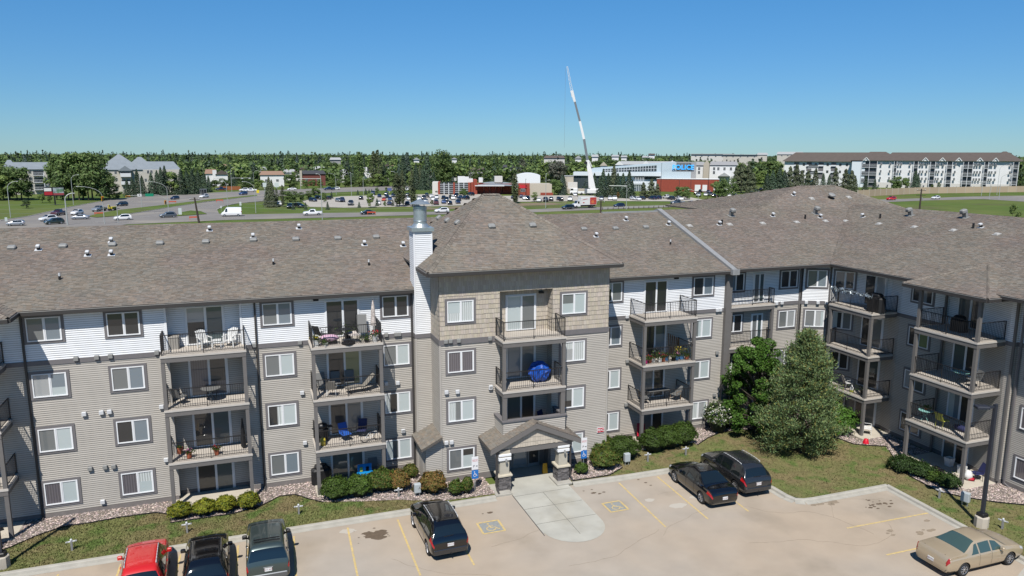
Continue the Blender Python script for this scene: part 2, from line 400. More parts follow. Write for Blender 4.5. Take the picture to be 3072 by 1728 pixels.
# tower: greige below, shakes above
TL, TR = 9.68, 19.95
def twall(P, Q, white=False, zt=12.22):
    siding(sd_, P, Q, .35, SZ - .14); shakes(sk_, P, Q, SZ + .14, zt)
twall((TL, CO + .1), (TL, OT)); twall((TL, OT), (13.16, OT)); twall((16.35, OT), (TR, OT)); twall((TR, OT), (TR, 43.5))
shakes(sk_, (13.16, OT), (16.35, OT), 10.92, 12.22)
twall((13.16, OT), (13.16, OT + .72), zt=10.9); twall((13.16, OT + .72), (16.35, OT + .72), zt=10.9); twall((16.35, OT + .72), (16.35, OT), zt=10.9)
core.box(TL + .003, 13.157, OT + .003, 47, 0, 12.3); core.box(16.353, TR - .003, OT + .003, 47, 0, 12.3)
core.box(13.157, 16.353, OT + .723, 47, 2.6, 12.3); core.box(13.157, 16.353, OT + .003, OT + .722, 10.905, 12.3)
for x0, x1 in ((TL - .05, 13.16), (16.35, TR + .05)): BX('storey_band', x0, x1, OT - .05, OT - .002, SZ - .15, SZ + .15)
BX('storey_band', TL - .05, TL - .002, OT, CO, SZ - .15, SZ + .15)
BX('foundation', TL - .03, 13.0, OT - .03, OT, 0, .34); BX('foundation', 16.5, TR, OT - .03, OT, 0, .34)
# meter closet left of the tower entrance with a lean-to roof
siding(sd_, (8.78, OW), (8.78, OT - .02), .1, 2.32); siding(sd_, (8.78, OT - .02), (TL, OT - .02), .1, 2.55)
core.box(8.785, TL, OT - .015, OW, 0, 2.35)
# second block beyond the firewall
O2 = 41.88
wall((30.32, O2), (36.5, O2)); wall((36.5, O2), (38.3, 40.95)); wall((38.3, 40.95), (39.45, 39.5)); wall((39.45, 39.5), (39.95, 37.2)); wall((39.95, 37.2), (39.75, 36.2))
wall((39.75, 36.2), (39.75, 32.9)); wall((39.75, 32.9), (39.9, 32.9)); wall((39.9, 32.9), (39.75, 30.1)); wall((39.75, 30.1), (39.3, 28.5)); wall((39.3, 28.5), (39.3, 28.15)); wall((39.3, 28.15), (39.62, 28.15)); wall((39.62, 28.15), (39.62, 18))
bp(core, 'wall_core', M['found'], kind='stuff'); [bp(q, nm, M['trim' if nm == 'storey_band' else 'found']) for q, nm in BANDS]
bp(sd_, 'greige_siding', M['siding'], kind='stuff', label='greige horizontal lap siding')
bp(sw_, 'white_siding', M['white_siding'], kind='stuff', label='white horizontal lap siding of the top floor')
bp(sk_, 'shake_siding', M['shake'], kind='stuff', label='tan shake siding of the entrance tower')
# corner boards, firewall pilaster
for x, y in ((-11.35, OW), (TL, OT), (TR, OT), (CX0, CO), (CX1, CO)):
    pass
mt = MB()
for x, y, z1, c in ((TL, OT, 12.2, 0), (TR, OT, 12.2, 0)):
    mt.box(x - .045, x + .05, y - .045, y + .045, .3, SZ - .15, 0)
mt.box(CX0 - .035, CX0 + .05, CO - .035, CO + .05, .3, SZ - .12, 0); mt.box(CX1 - .05, CX1 + .03, CO - .035, CO + .05, .3, SZ - .12, 0)
mt.box(CX0 - .035, CX0 + .05, CO - .035, CO + .05, SZ + .12, 14.2, 1); mt.box(CX1 - .05, CX1 + .03, CO - .035, CO + .05, SZ + .12, 14.2, 1)
for x in (-4.15, -.5): mt.box(x - .05, x + .05, OW - .03, OW + .06, SZ + .12, 10.85, 1); mt.box(x - .05, x + .05, OW - .03, OW + .06, .35, SZ - .12, 0)
bp(mt, 'corner_board', [M['siding_p'], M['white_p']], kind='stuff')
mt = MB(); mt.box(29.86, 30.3, OW - .25, O2 + .1, 0, 10.7); bp(mt, 'firewall_pilaster', M['trim_light'])
for x, y in ((38.3, 40.95), (36.5, O2), (39.3, 28.15), (39.7, 32.9)):
    mt = MB(); mt.box(x - .07, x + .05, y - .07, y + .05, .3, 10.85); bp(mt, 'corner_trim', M['trim_light'])

# --- roofs -------------------------------------------------------------
rb, rs = MB(), MB()
EO, RO = 40.85, 50.5
roof_plane(rb, rs, [(-10.5, EO, EZ), (30.1, EO, EZ), (30.1, RO, RZ), (-20.15, RO, RZ)])
roof_plane(rb, rs, [(30.1, RO, RZ), (-40, RO, RZ), (-40, 60.2, EZ), (30.1, 60.2, EZ)][::1], expo=.6)
# far left: the next hip, its side towards the camera right
k = (RZ - EZ) / (RO - EO)
BF = 39.3
roof_plane(rb, rs, [(-10.5, BF, EZ - .02), (-10.5, EO, EZ), (-20.15, RO, RZ), (-20.15, RO - 1.5, RZ - .02)][::1])
roof_plane(rb, rs, [(-30, BF, EZ - .02), (-10.5, BF, EZ - .02), (-20.15, RO - 1.5, RZ - .02), (-30, RO - 1.5, RZ - .02)])
ridge_cap(rs, (-10.5, BF, EZ + .03), (-20.15, RO - 1.5, RZ + .03))
# block two and the right wing
E2, RO2, ES, RS = 40.68, 50.7, 37.9, 49.3
RZ2 = 14.25; EZ_ = EZ; EZ = 11.08
roof_plane(rb, rs, [(30.3, E2, EZ), (ES, E2, EZ), (48.9, RO2, RZ2), (30.3, RO2, RZ2)])
roof_plane(rb, rs, [(ES, E2, EZ), (ES, 16, EZ), (RS, 16, RZ2 + .1), (RS, RO2 + .4, RZ2 + .1)])
roof_plane(rb, rs, [(49, 60, EZ), (30.1, 60, EZ), (30.1, RO2, RZ2), (49, RO2, RZ2)], expo=.6); roof_plane(rb, rs, [(58.5, 16, EZ), (58.5, 55, EZ), (RS, 52, RZ2 + .1), (RS, 16, RZ2 + .1)], expo=.6)
# tall hip over the inner corner
HB = [(37.6, 49.6, 13.78), (54.5, 49.6, 13.78), (54.5, 62, 13.78), (37.6, 62, 13.78)]; HA = [(45.6, 53.6, 15.78), (49.7, 53.6, 15.78)]
roof_plane(rb, rs, [HB[0], HB[1], HA[1], HA[0]]); roof_plane(rb, rs, [HB[3], HB[0], HA[0]]); roof_plane(rb, rs, [HB[1], HB[2], HA[1]])
roof_plane(rb, rs, [HB[2], HB[3], HA[0], HA[1]], expo=.6)
ridge_cap(rs, HA[0], HA[1]); ridge_cap(rs, HB[0], HA[0]); ridge_cap(rs, HB[1], HA[1])
# hipped bump over the near right balconies
EZ = EZ_
KB = [(36.9, 33.6, EZ), (36.9, 28.15, EZ), (46, 28.15, EZ), (46, 33.6, EZ)]; KA = (39.9, 30.9, EZ + 1.05); KA2 = (46, 30.9, EZ + 1.05 + .9)
KA = (40.6, 31.2, EZ + 1.22)
roof_plane(rb, rs, [KB[0], KB[1], KA]); roof_plane(rb, rs, [KB[1], (43.5, 28.15, EZ), (43.5, 31.2, EZ + 1.22), KA]); roof_plane(rb, rs, [(43.5, 33.6, EZ), KB[0], KA, (43.5, 31.2, EZ + 1.22)])
ridge_cap(rs, KB[1], KA, .14); ridge_cap(rs, KB[0], KA, .14)
# tower hip
TZ = 12.25; TE = (8.95, 38.15, 20.45, 50.0); TA = [(13.85, 44.0, 16.02), (14.85, 44.0, 16.02)]
roof_plane(rb, rs, [(TE[0], TE[1], TZ), (TE[2], TE[1], TZ), TA[1], TA[0]]); roof_plane(rb, rs, [(TE[0], TE[3], TZ), (TE[0], TE[1], TZ), TA[0]])
roof_plane(rb, rs, [(TE[2], TE[1], TZ), (TE[2], TE[3], TZ), TA[1]]); roof_plane(rb, rs, [(TE[2], TE[3], TZ), (TE[0], TE[3], TZ), TA[0], TA[1]], expo=.6)
ridge_cap(rs, (TE[0], TE[1], TZ + .02), TA[0]); ridge_cap(rs, (TE[2], TE[1], TZ + .02), TA[1]); ridge_cap(rs, TA[0], TA[1])
# lean-to and portico roofs
roof_plane(rb, rs, [(8.45, EO, 2.36), (8.45, 38.35, 2.36), (TL - .02, 38.35, 2.95), (TL - .02, EO, 2.95)], th=.14)
PR, PE, PO = 3.82, 2.60, 36.5
roof_plane(rb, rs, [(11.85, 37.3, PE), (11.85, PO, PE), (14.55, PO, PR), (14.55, 37.3, PR)], expo=.15, th=.16)
roof_plane(rb, rs, [(17.25, PO, PE), (17.25, 37.3, PE), (14.55, 37.3, PR), (14.55, PO, PR)], expo=.15, th=.16)
roof_plane(rb, rs, [(11.85, OT - .01, PE), (11.85, 37.3, PE), (12.84, 37.3, 3.045), (12.84, OT - .01, 3.045)], th=.16); roof_plane(rb, rs, [(17.25, 37.3, PE), (17.25, OT - .01, PE), (16.61, OT - .01, 2.89), (16.61, 37.3, 2.89)], th=.16)
ridge_cap(rs, (14.55, PO, PR + .03), (14.55, 37.2, PR + .03), .1)
bp(rb, 'roof_deck', M['roofdeck']); bp(rs, 'roof_shingles', M['shingle'], kind='stuff', label='brown laminated asphalt shingles')
# soffits, fascia, gutters
g = MB()
def eave(P, Q, z, ow, hi=True):            # gutter P->Q with the wall lying ow to its left
    P, Q = Vector((*P, 0)), Vector((*Q, 0)); d = (Q - P).normalized(); n = Vector((d.y, -d.x, 0))
    def bx(n0, n1, z0, z1, m):
        vs = [P + n * n0 + Vector((0, 0, z0)), Q + n * n0 + Vector((0, 0, z0)), Q + n * n1 + Vector((0, 0, z0)), P + n * n1 + Vector((0, 0, z0))]
        vs += [v + Vector((0, 0, z1 - z0)) for v in vs]
        g.add(vs, [(0, 1, 2, 3), (7, 6, 5, 4), (0, 4, 5, 1), (1, 5, 6, 2), (2, 6, 7, 3), (3, 7, 4, 0)], m)
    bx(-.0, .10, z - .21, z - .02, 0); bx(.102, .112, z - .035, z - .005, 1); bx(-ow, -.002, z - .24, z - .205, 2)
eave((-10.5, EO), (8.8, EO), EZ, .5); eave((20.0, EO), (29.85, EO), EZ, .5)
eave((-30, BF), (-10.5, BF), EZ, 2.0); eave((-10.5, BF), (-10.5, EO), EZ, .4)
eave((TE[0], TE[1]), (TE[2], TE[1]), TZ, .62); eave((TE[0], CO), (TE[0], TE[1]), TZ, .7); eave((TE[2], TE[1]), (TE[2], 44), TZ, .5)
eave((30.35, E2), (ES, E2), EZ + .13, 1.15); eave((ES, E2), (ES, 33.6), EZ + .13, 1.8); eave((36.9, 33.6), (36.9, 28.15), EZ, 3.0); eave((36.9, 28.15), (43.5, 28.15), EZ, .4); eave((ES, 28.1), (ES, 16), EZ + .13, 1.7)
bp(g, 'gutter', [M['gutter'], M['gutter_highlight'], M['trim_light']])
g = MB()      # firewall parapet cap following the slope
for a, b in (((30.1, EO - .15, EZ + .12), (30.1, RO, RZ + .22)), ((30.1, RO, RZ + .22), (30.1, 60.2, EZ + .2))):
    a, b = Vector(a), Vector(b); s = Vector((.19, 0, 0)); dn = Vector((0, 0, .3))
    g.add([a - s, a + s, b + s, b - s, a - s - dn, a + s - dn, b + s - dn, b - s - dn], [(0, 1, 2, 3), (4, 7, 6, 5), (0, 4, 5, 1), (1, 5, 6, 2), (2, 6, 7, 3), (3, 7, 4, 0)])
g.box(29.82, 30.36, EO - .35, EO - .1, EZ - .25, EZ + .1)
g.box(25.2, 29.9, RO - .12, RO + .1, RZ - .05, RZ + .07)
bp(g, 'parapet_cap', mat('flashing_grey', (.33, .33, .325), .5, metal=.2, noise=.1))
# portico gable, fascia, ceiling, parapet balcony
g = MB()
for x, sgn in ((11.85, 1), (17.25, -1)):
    a = Vector((x, PO - .03, PE - .02)); b = Vector((14.55, PO - .03, PR - .02)); dn = Vector((0, 0, .28)); t = Vector((0, .06, 0))
    vs = [a, b, b - dn, a - dn]; g.add(vs + [v + t for v in vs], [(0, 1, 2, 3) if sgn < 0 else (3, 2, 1, 0), (4, 5, 6, 7), (0, 4, 5, 1), (2, 6, 7, 3), (0, 3, 7, 4)], 0)
g.box(12.2, 16.9, PO + .25, OT, 2.35, 2.5, 1)
g.box(12.3, 16.8, PO + .22, PO + .42, 2.16, 2.5, 1)
bp(g, 'portico_fascia', [M['trim_light'], M['trim_light']])
g = MB()
n_ = 26
for i in range(n_):
    x0 = 12.6 + 3.9 * i / n_; x1 = x0 + 3.9 / n_ - .008
    f = lambda x: 3.42 - abs(x - 14.55) * .88 / 1.95
    for z0, z1 in ((2.5, 2.74), (2.74, 3.0), (3.0, 3.26), (3.26, 3.5)):
        t0, t1 = min(z1, f(x0)), min(z1, f(x1)); q = z0 - rnd.uniform(0, .03)
        if t0 > z0 + .02 and t1 > z0 + .02:
            k = rnd.uniform(.9, 1.08); g.quad((x0, PO + .18, q), (x1, PO + .18, q), (x1, PO + .2, t1), (x0, PO + .2, t0), 0, (k,) * 3)
g.add([(12.4, PO + .21, 2.5), (16.7, PO + .21, 2.5), (14.55, PO + .21, 3.5)], [(0, 1, 2)], 0, (.6, .6, .6))
bp(g, 'portico_gable', M['shake'], kind='stuff')
g = MB()
g2 = MB()
for P, Q in (((12.85, OT), (12.85, 37.3)), ((12.85, 37.3), (16.6, 37.3)), ((16.6, 37.3), (16.6, OT))): siding(g, P, Q, 2.5, 3.78)
g2.box(12.855, 16.595, 37.305, 37.45, 2.5, 3.76); g2.box(12.855, 13.0, 37.45, OT, 2.5, 3.76); g2.box(16.45, 16.595, 37.45, OT, 2.5, 3.76)
g2.box(12.78, 16.67, 37.22, 37.5, 3.78, 3.87); g2.box(12.78, 13.05, 37.5, OT, 3.78, 3.87); g2.box(16.4, 16.67, 37.5, OT, 3.78, 3.87)
bp(g, 'balcony_parapet', M['siding'], kind='stuff'); bp(g2, 'parapet_rail', M['trim'])
sl2 = MB(); sl2.box(13.0, 16.45, 37.45, OT + .7, 2.55, 2.7); bp(sl2, 'balcony_floor', M['deck'])
# portico columns
for cx, cy in ((12.73, 36.95), (16.28, 37.05)):
    c = MB(); c.bbox(cx - .27, cx + .27, cy - .27, cy + .27, 1.02, 2.4, .01, 0); c.bbox(cx - .42, cx + .42, cy - .42, cy + .42, .93, 1.03, .02, 1)
    c.bbox(cx - .36, cx + .36, cy - .36, cy + .36, 1.86, 2.02, .01, 2); c.bbox(cx - .36, cx + .36, cy - .36, cy + .36, 2.1, 2.22, .01, 2); c.box(cx - .33, cx + .33, cy - .33, cy + .33, 2.02, 2.1, 0)
    c.box(cx - .30, cx + .30, cy - .30, cy + .30, 2.22, 2.4, 1)
    p = bp(c, 'portico_column', [mat('stucco_taupe', (.44, .41, .34), .8, noise=.08), mat('precast_cap', (.52, .47, .37), .85, noise=.1), M['wtrim']])
    st = MB()
    for side in range(4):
        z = .0
        while z < .92:
            hh = rnd.uniform(.045, .08); u = -.34
            while u < .34:
                v = u + rnd.uniform(.12, .3); v = .34 if v > .27 else v; d = .33 + rnd.uniform(0, .035); kk = rnd.uniform(.5, 1.6)
                z1 = min(z + hh - .006, .93)
                f = [(u, -d), (v - .008, -d), (v - .008, -.3), (u, -.3)]
                ca, sa = [(1, 0), (0, 1), (-1, 0), (0, -1)][side]
                pts = [(cx + x * ca - y * sa, cy + x * sa + y * ca) for x, y in f]
                s0 = len(st.f); st.prism(pts, z, z1)
                for q in range(s0, len(st.f)): st.t[q] = (kk, kk, kk * 1.02)
                u = v
            z += hh
    st.box(cx - .31, cx + .31, cy - .31, cy + .31, 0, .93)
    st.build('ledge_stone', M['stone'], p, kind='stuff')
    lt = MB(); lt.lathe([(.0, .0), (.05, .02), (.075, .12), (.05, .2), (0, .23)], (cx + .05, cy - .43, 1.72), 8); lt.box(cx + .01, cx + .09, cy - .40, cy - .36, 1.78, 1.95)
    lt.build('wall_light', M['ventgrey'], p)
# chimney top and flue
c = MB(); c.box(CX0 - .12, CX1 + .12, CO - .12, 42.0, 14.2, 14.4); c.lathe([(.52, 14.4), (.39, 14.56), (.37, 14.6)], (9.29, 41.33, 0), 24)
bp(c, 'chimney_cap', M['metal'], angle=40)
c = MB(); c.lathe([(.37, 14.55), (.37, 15.35), (.385, 15.36), (.385, 15.55), (.35, 15.55), (.35, 14.7)], (9.29, 41.33, 0), 28); c.lathe([(.38, 14.72), (.39, 14.75), (.38, 14.78)], (9.29, 41.33, 0), 28)
f = bp(c, 'flue_pipe', M['metal'], smooth=True, angle=35)
c = MB(); c.lathe([(.59, 15.70), (.0, 15.98)], (9.29, 41.33, 0), 28); c.lathe([(.0, 15.705), (.59, 15.69), (.59, 15.705)], (9.29, 41.33, 0), 28)
for a in range(4): c.tube((9.29 + .33 * math.cos(a * 1.57 + .6), 41.33 + .33 * math.sin(a * 1.57 + .6), 15.5), (9.29 + .33 * math.cos(a * 1.57 + .6), 41.33 + .33 * math.sin(a * 1.57 + .6), 15.76), .015, n=5)
c.build('flue_cap', M['metal'], f)

# --- windows and doors ---------------------------------------------------
WM = {}
def wmesh(wd, ht, kind):
    k = (round(wd, 2), round(ht, 2), kind)
    if k in WM: return WM[k]
    fr, tr = MB(), MB(); h = wd / 2
    t = .13
    if kind == 'w':
        tr.box(-h - t, h + t, -.05, .02, .0, t); tr.box(-h - t, h + t, -.05, .02, -ht - t, -ht); tr.box(-h - t, -h, -.05, .02, -ht, 0); tr.box(h, h + t, -.05, .02, -ht, 0)
    else:
        t = .06; tr.box(-h - t, h + t, -.04, .02, .0, t); tr.box(-h - t, -h, -.04, .02, -ht, 0); tr.box(h, h + t, -.04, .02, -ht, 0)
    f = .05
    fr.box(-h, h, -.075, .02, -f, 0); fr.box(-h, h, -.09, .02, -ht, -ht + f); fr.box(-h, -h + f, -.075, .02, -ht + f, -f); fr.box(h - f, h, -.075, .02, -ht + f, -f)
    fr.box(-.035, .035, -.08, .02, -ht + f, -f)
    # the sliding leaf's own stiles
    fr.box(-.035 - .045 + .09, .08, -.06, .0, -ht + f, -f); fr.box(h - f - .03, h - f, -.06, .0, -ht + f, -f)
    lp, rp = MB(), MB()
    lp.box(-h + f, -.035, -.035, .01, -ht + f, -f); rp.box(.08, h - f - .03, -.045, .01, -ht + f, -f)
    WM[k] = (tr.mesh('window_trim', M['trim'] if kind == 'w' else M['wtrim']), fr.mesh('window_frame', M['wtrim']), lp.mesh('pane', M['g_grey']), rp.mesh('pane', M['g_grey']))
    return WM[k]
def opening(name, x, y, zt, wd, ht, rz, l, r, kind='w', off=0.0):
    tr, fr, lp, rp = wmesh(wd, ht, kind)
    p = inst(name, tr, bld, (x - BL.x, y - BL.y, zt), rz)
    inst('frame', fr, p)
    if rnd.random() < .55:
        h = wd / 2; f_ = rnd.uniform(.25, .8); hh = (ht - .1) * f_; sd = rnd.choice((-1, 1)); top = rnd.random() < .6; z1 = -.05 if top else -ht + .05 + hh; q = MB(); x0, x1, yy = ((-h + .05, -.035, -.037) if sd < 0 else (.08, h - .08, -.047))
        if rnd.random() < .4: z1 = -.05; hh = ht - .1; x1 = x0 + (x1 - x0) * rnd.uniform(.25, .7)
        q.box(x0, x1, yy, yy + .002, z1 - hh, z1); q.build('blind', M['g_' + rnd.choice(('pale', 'cur', 'blue', 'grey', 'blind', 'dark', 'dark'))], p)
    for me, mm in ((lp, l), (rp, r)):
        o = inst('pane', me, p); o.material_slots[0].link = 'OBJECT'; o.material_slots[0].material = M['g_' + mm]
    return p
WN = {'A': (-9.58, 1.5, OW), 'B': (-6.08, 1.5, OW), 'C': (1.35, 1.5, OW), 'D': (7.76, 1.48, OW), 'T': (10.86, 1.5, OT), 'R': (17.67, 1.5, OT), 'E': (21.43, 1.46, OW), 'F': (28.16, 1.48, OW)}
# look of the left and right pane, floors 4..1
WP = {'A': 'grey blue,blind pale,grey pale,dcur pale', 'B': 'dark dark,grey blue,dark blue,dcur cur', 'C': 'grey blue,grey pale,cur pale,grey blue', 'D': 'dark dark,grey pale,dark pale,grey pale',
      'T': 'cur cur,dcur dcur,grey pale,grey pale', 'R': 'grey pale,cur cur,grey pale,grey pale', 'E': 'dark grey,dark blue,dark pale,dark pale', 'F': 'dark blue,pale pale,grey pale,cur pale'}
for c, (x, wd, o) in WN.items():
    for i, pr in enumerate(WP[c].split(',')):
        l, r = pr.split(); opening('window', x, o, ZT[4 - i], wd, WH, 0, l, r)
for i, pr in enumerate('dark dark,grey blind,grey grey,grey grey'.split(',')):      # block two, straight wall
    l, r = pr.split(); opening('window', 35.5, O2, ZT[4 - i], 1.4, WH, 0, l, r)
    l, r = ('grey blue', 'grey pale', 'dark grey', 'dark grey')[i].split()
    opening('window', 37.5, 41.37, ZT[4 - i], 1.32, WH, math.atan2(-.93, 1.8), l, r)
    opening('window', 38.88, 40.22, ZT[4 - i], 1.25, WH, math.atan2(-1.45, 1.15), 'dark', ('dark', 'grey', 'dark', 'grey')[i])
    opening('window', 39.75, 34.6, ZT[4 - i], 1.5, WH, -math.pi / 2, ('dark', 'dark', 'dark', 'dark')[i], ('dark', 'green', 'teal', 'teal')[i])
    opening('window', 39.62, 26.7, ZT[4 - i], 1.5, WH, -math.pi / 2, 'dcur', 'grey')
    opening('window', 31.05, O2 + (.6 if 0 else 0), ZT[4 - i], 1.4, WH, 0, ('blue', 'dark', 'dark', 'dark')[i], 'dark')
    # single glazed door on the recessed balcony
    opening('balcony_door', 33.0, O2, DK[4 - i] + 2.05, .85, 2.0, 0, 'grey', 'teal', 'd')
DR = {'B1': (-2.29, 1.84, OW + .6), 'B2': (4.8, 1.8, OW), 'T': (14.68, 1.76, OT + .72), 'E': (24.62, 1.66, OW)}
DP = {'B1': 'dark teal,dcur dcur,dark teal,dark teal', 'B2': 'dark dark,dark green,dark grey,teal teal', 'T': 'pale grey,blue grey,teal dark', 'E': 'dark dark,dark teal,grey dark,grey dark'}
for c, (x, wd, o) in DR.items():
    for i, pr in enumerate(DP[c].split(',')):
        l, r = pr.split(); opening('patio_door', x, o, DK[4 - i] + 2.08, wd, 2.03, 0, l, r, 'd')
for i in range(4):
    opening('patio_door', 39.7, 38.3, DK[4 - i] + 2.08, 1.5, 2.03, math.atan2(-2.3, .5), 'dark', ('teal', 'grey', 'teal', 'grey')[i], 'd')
    opening('patio_door', 39.8, 31.3, DK[4 - i] + 2.08, 1.7, 2.03, math.atan2(-2.8, -.15), ('teal', 'teal', 'blue', 'teal')[i], 'dark', 'd')
    opening('patio_door', -13.6, OW, DK[4 - i] + 2.08, 1.8, 2.03, 0, 'blue', 'dark', 'd')
# entrance: recess with glazed doors
e = MB(); e.box(12.9, 16.35, 39.42, 39.5, 0, 2.5); e.box(12.98, 13.14, OT, 39.42, 0, 2.5); e.box(16.2, 16.35, OT, 39.42, 0, 2.5); bp(e, 'entrance_recess', M['trim_light'])
for i, (x, wd, mm) in enumerate(((13.68, .92, 'grey'), (14.62, .92, 'blue'), (15.5, .74, 'dark'))):
    d = MB(); h = wd / 2; d.box(x - h, x - h + .07, 39.36, 39.42, .03, 2.2); d.box(x + h - .07, x + h, 39.36, 39.42, .03, 2.2); d.box(x - h + .07, x + h - .07, 39.36, 39.42, 2.1, 2.2); d.box(x - h + .07, x + h - .07, 39.36, 39.42, .03, .22)
    p = bp(d, 'entrance_door', M['ventgrey'])
    q = MB(); q.box(x - h + .07, x + h - .07, 39.385, 39.41, .22, 2.1); q.build('pane', M['g_' + mm], p)
    if i < 2: q = MB(); q.tube((x + (h - .12) * (1 if i == 0 else -1), 39.33, .8), (x + (h - .12) * (1 if i == 0 else -1), 39.33, 1.3), .015, n=6); q.build('handle', M['metal'], p)
d = MB(); d.box(8.755, 8.775, 39.4, 40.3, .1, 2.05); bp(d, 'closet_door', M['siding_p'])
# small wall vents
Zq = lambda X, Y, s: (lambda x, y: (X + x / s, Y + y / s))
vm = MB(); vm.bbox(-.11, .11, -.14, 0, -.1, .1, .02); vmesh = vm.mesh('wall_vent', M['ventwhite']); vm2 = MB(); vm2.bbox(-.11, .11, -.14, 0, -.1, .1, .02); vmeshg = vm2.mesh('wall_vent', M['ventgrey'])
a, b3, b4, c5, c6 = Zq(0, 850, 3.22), Zq(700, 850, 3.22), Zq(700, 1278, 3.22), Zq(1400, 750, 3.22), Zq(1400, 1150, 3.22)
a1 = Zq(0, 1278, 3.22)
VW = [(a, OW, 'g', [(735, 727), (935, 714), (1067, 702), (1515, 668)]), (a, OW, 'w', [(812, 1260), (980, 1245), (1058, 1238), (1560, 1190)]), (a1, OW, 'g', [(870, 410), (1015, 395), (1098, 388)]), (a1, OW, 'w', [(1605, 325), (993, 730)]),
      (b3, OW, 'g', [(643, 570), (200, 597), (1477, 497), (1572, 492), (1603, 490)]), (b3, OW, 'w', [(665, 1055), (1587, 960), (1475, 967), (1642, 1425)]), (b4, OW, 'w', [(692, 160), (1640, 45)]),
      (b3, OT, 'g', [(2052, 562), (2097, 557), (2177, 552), (2478, 532)]), (b3, OT, 'w', [(2058, 1050), (2165, 1045), (2487, 1000)]), (b4, OT, 'w', [(2057, 160), (2108, 155)]),
      (c5, OW, 'w', [(1548, 642), (2420, 580), (2450, 577)]), (c6, OW, 'g', [(1537, 205), (2392, 110)]), (c5, OW, 'g', [(1550, 1072), (2418, 992)]), (c5, OT, 'w', [(231, 1330)]),
      (Zq(2170, 760, 5.031), O2, 'w', [(800, 755), (882, 745)])]
for fn, o, cl, pts in VW:
    for q in pts:
        x, y = fn(*q); v = ray(x, y); kk = (o - .07) / v[1]; inst('wall_vent', vmesh if cl == 'w' else vmeshg, bld, (v[0] * kk - BL.x, o - .02 - BL.y, H + v[2] * kk))
for (x, y, rz) in ((36.9, 41.67, -.47), (37.6, 41.31, -.47), (38.1, 41.05, -.47)): inst('wall_vent', vmesh, bld, (x - BL.x, y - BL.y - .05, SZ + .02), rz)
for (x, y, z) in ((39.6, 27.0, SZ - .3), (39.6, 26.3, 5.2), (39.6, 26.6, 2.3)): inst('wall_vent', vmeshg, bld, (x - BL.x, y - BL.y, z), -math.pi / 2)
# ceiling lights above the top balconies
for x, o in ((-3.55, OW + .6), (3.4, OW), (26.05, OW), (15.9, OT + .72)):
    q = MB(); q.bbox(-.14, .14, -.2, 0, -.06, .05, .02); q.build('porch_light', M['black'], bld, loc=(x - BL.x, o - BL.y, 10.6))
# downspouts
def dsp(x, y, z0=.2, z1=10.8, m='gutter'):
    q = MB(); q.box(x - .05, x + .05, y - .1, y - .02, z0, z1); q.bar((x, y - .06, z0 + .05), (x + .02, y - .45, .08), .09, .07); bp(q, 'downspout', M[m])
dsp(-10.52, OW); dsp(.22, OW); dsp(8.68, OW); dsp(TR + .1, OT + .5, 0.2, 10.9, 'trim'); dsp(36.62, O2, .2, 10.8); dsp(39.5, 27.95, .2, 10.8, 'trim'); dsp(12.25, 36.7, .3, 2.5, 'gutter'); dsp(16.75, 36.9, .3, 2.5, 'gutter')

# --- roof vents -----------------------------------------------------------
def on_plane(x, y, a, bb, c):     # z = a + bb*s + c*o
    v = ray(x, y); kk = (a - H) / (v[2] - bb * v[0] - c * v[1]); return Vector((v[0] * kk, v[1] * kk, H + v[2] * kk))
sm = (RZ - EZ) / (RO - EO); EQ = 11.08; s2 = (RZ2 - EQ) / (RO2 - E2); s3 = (RZ2 + .1 - EQ) / (RS - ES); st_ = (16.02 - TZ) / (44 - 38.15); stl = (16.02 - TZ) / (13.85 - 8.95); sh_ = 2.0 / 4.0
PL = {'main': (EZ - sm * EO, 0, sm), 'two': (EQ - s2 * E2, 0, s2), 'wing': (EQ - s3 * ES, s3, 0), 'tow': (TZ - st_ * 38.15, 0, st_), 'towl': (TZ - stl * 8.95, stl, 0), 'hip': (13.78 - sh_ * 49.6, 0, sh_)}
def slope_rot(pl):
    a, bb, c = PL[pl]
    return (math.atan(c), 0, 0) if bb == 0 else (math.atan(bb), 0, -math.pi / 2)
vb = MB(); vb.bbox(-.21, .21, -.17, .17, .0, .16, .05); m_box = vb.mesh('roof_vent', M['ventgrey'])
vb = MB(); vb.bbox(-.21, .21, -.17, .17, .0, .11, .06, 0); vb.box(-.27, .27, -.27, .24, 0, .015, 0); m_boxw = vb.mesh('roof_vent', mat('vent_pale', (.40, .39, .37), .5))
vb = MB(); vb.box(-.10, .10, -.02, .12, 0, .26, 1); vb.bbox(-.12, .12, -.16, .14, .24, .38, .03, 0); vb.box(-.23, .23, -.18, .2, 0, .015, 0); m_goose = vb.mesh('roof_vent', [M['ventwhite'], M['black']])
vb = MB(); vb.tube((0, 0, 0), (0, 0, .22), .075, n=10, m=1); vb.tube((0, 0, .22), (0, 0, .42), .06, n=10, m=0); m_pipe = vb.mesh('pipe_vent', [M['ventwhite'], M['black']])
vb = MB(); vb.tube((0, 0, 0), (0, 0, .42), .09, n=10); m_pipeb = vb.mesh('pipe_vent', M['black'])
vb = MB(); vb.box(-.2, .2, -.05, .2, 0, .62, 0); vb.bbox(-.23, .23, -.34, .22, .5, .78, .08, 0); vb.box(-.18, .18, -.33, -.06, .44, .5, 1); vb.box(-.35, .35, -.3, .3, 0, .02, 0); m_big = vb.mesh('roof_vent', [M['ventgrey'], M['black']])
vb = MB(); vb.tube((0, 0, 0), (0, 0, .3), .25, n=14, m=1); vb.lathe([(.38, .3), (.38, .42), (.3, .48), (0, .5)], (0, 0, 0), 16); m_turb = vb.mesh('roof_vent', [M['ventgrey'], M['black']])
A_, B_, C_, D_ = Zq(0, 420, 3.22), Zq(700, 420, 3.22), Zq(1400, 420, 3.22), Zq(2200, 420, 2.954)
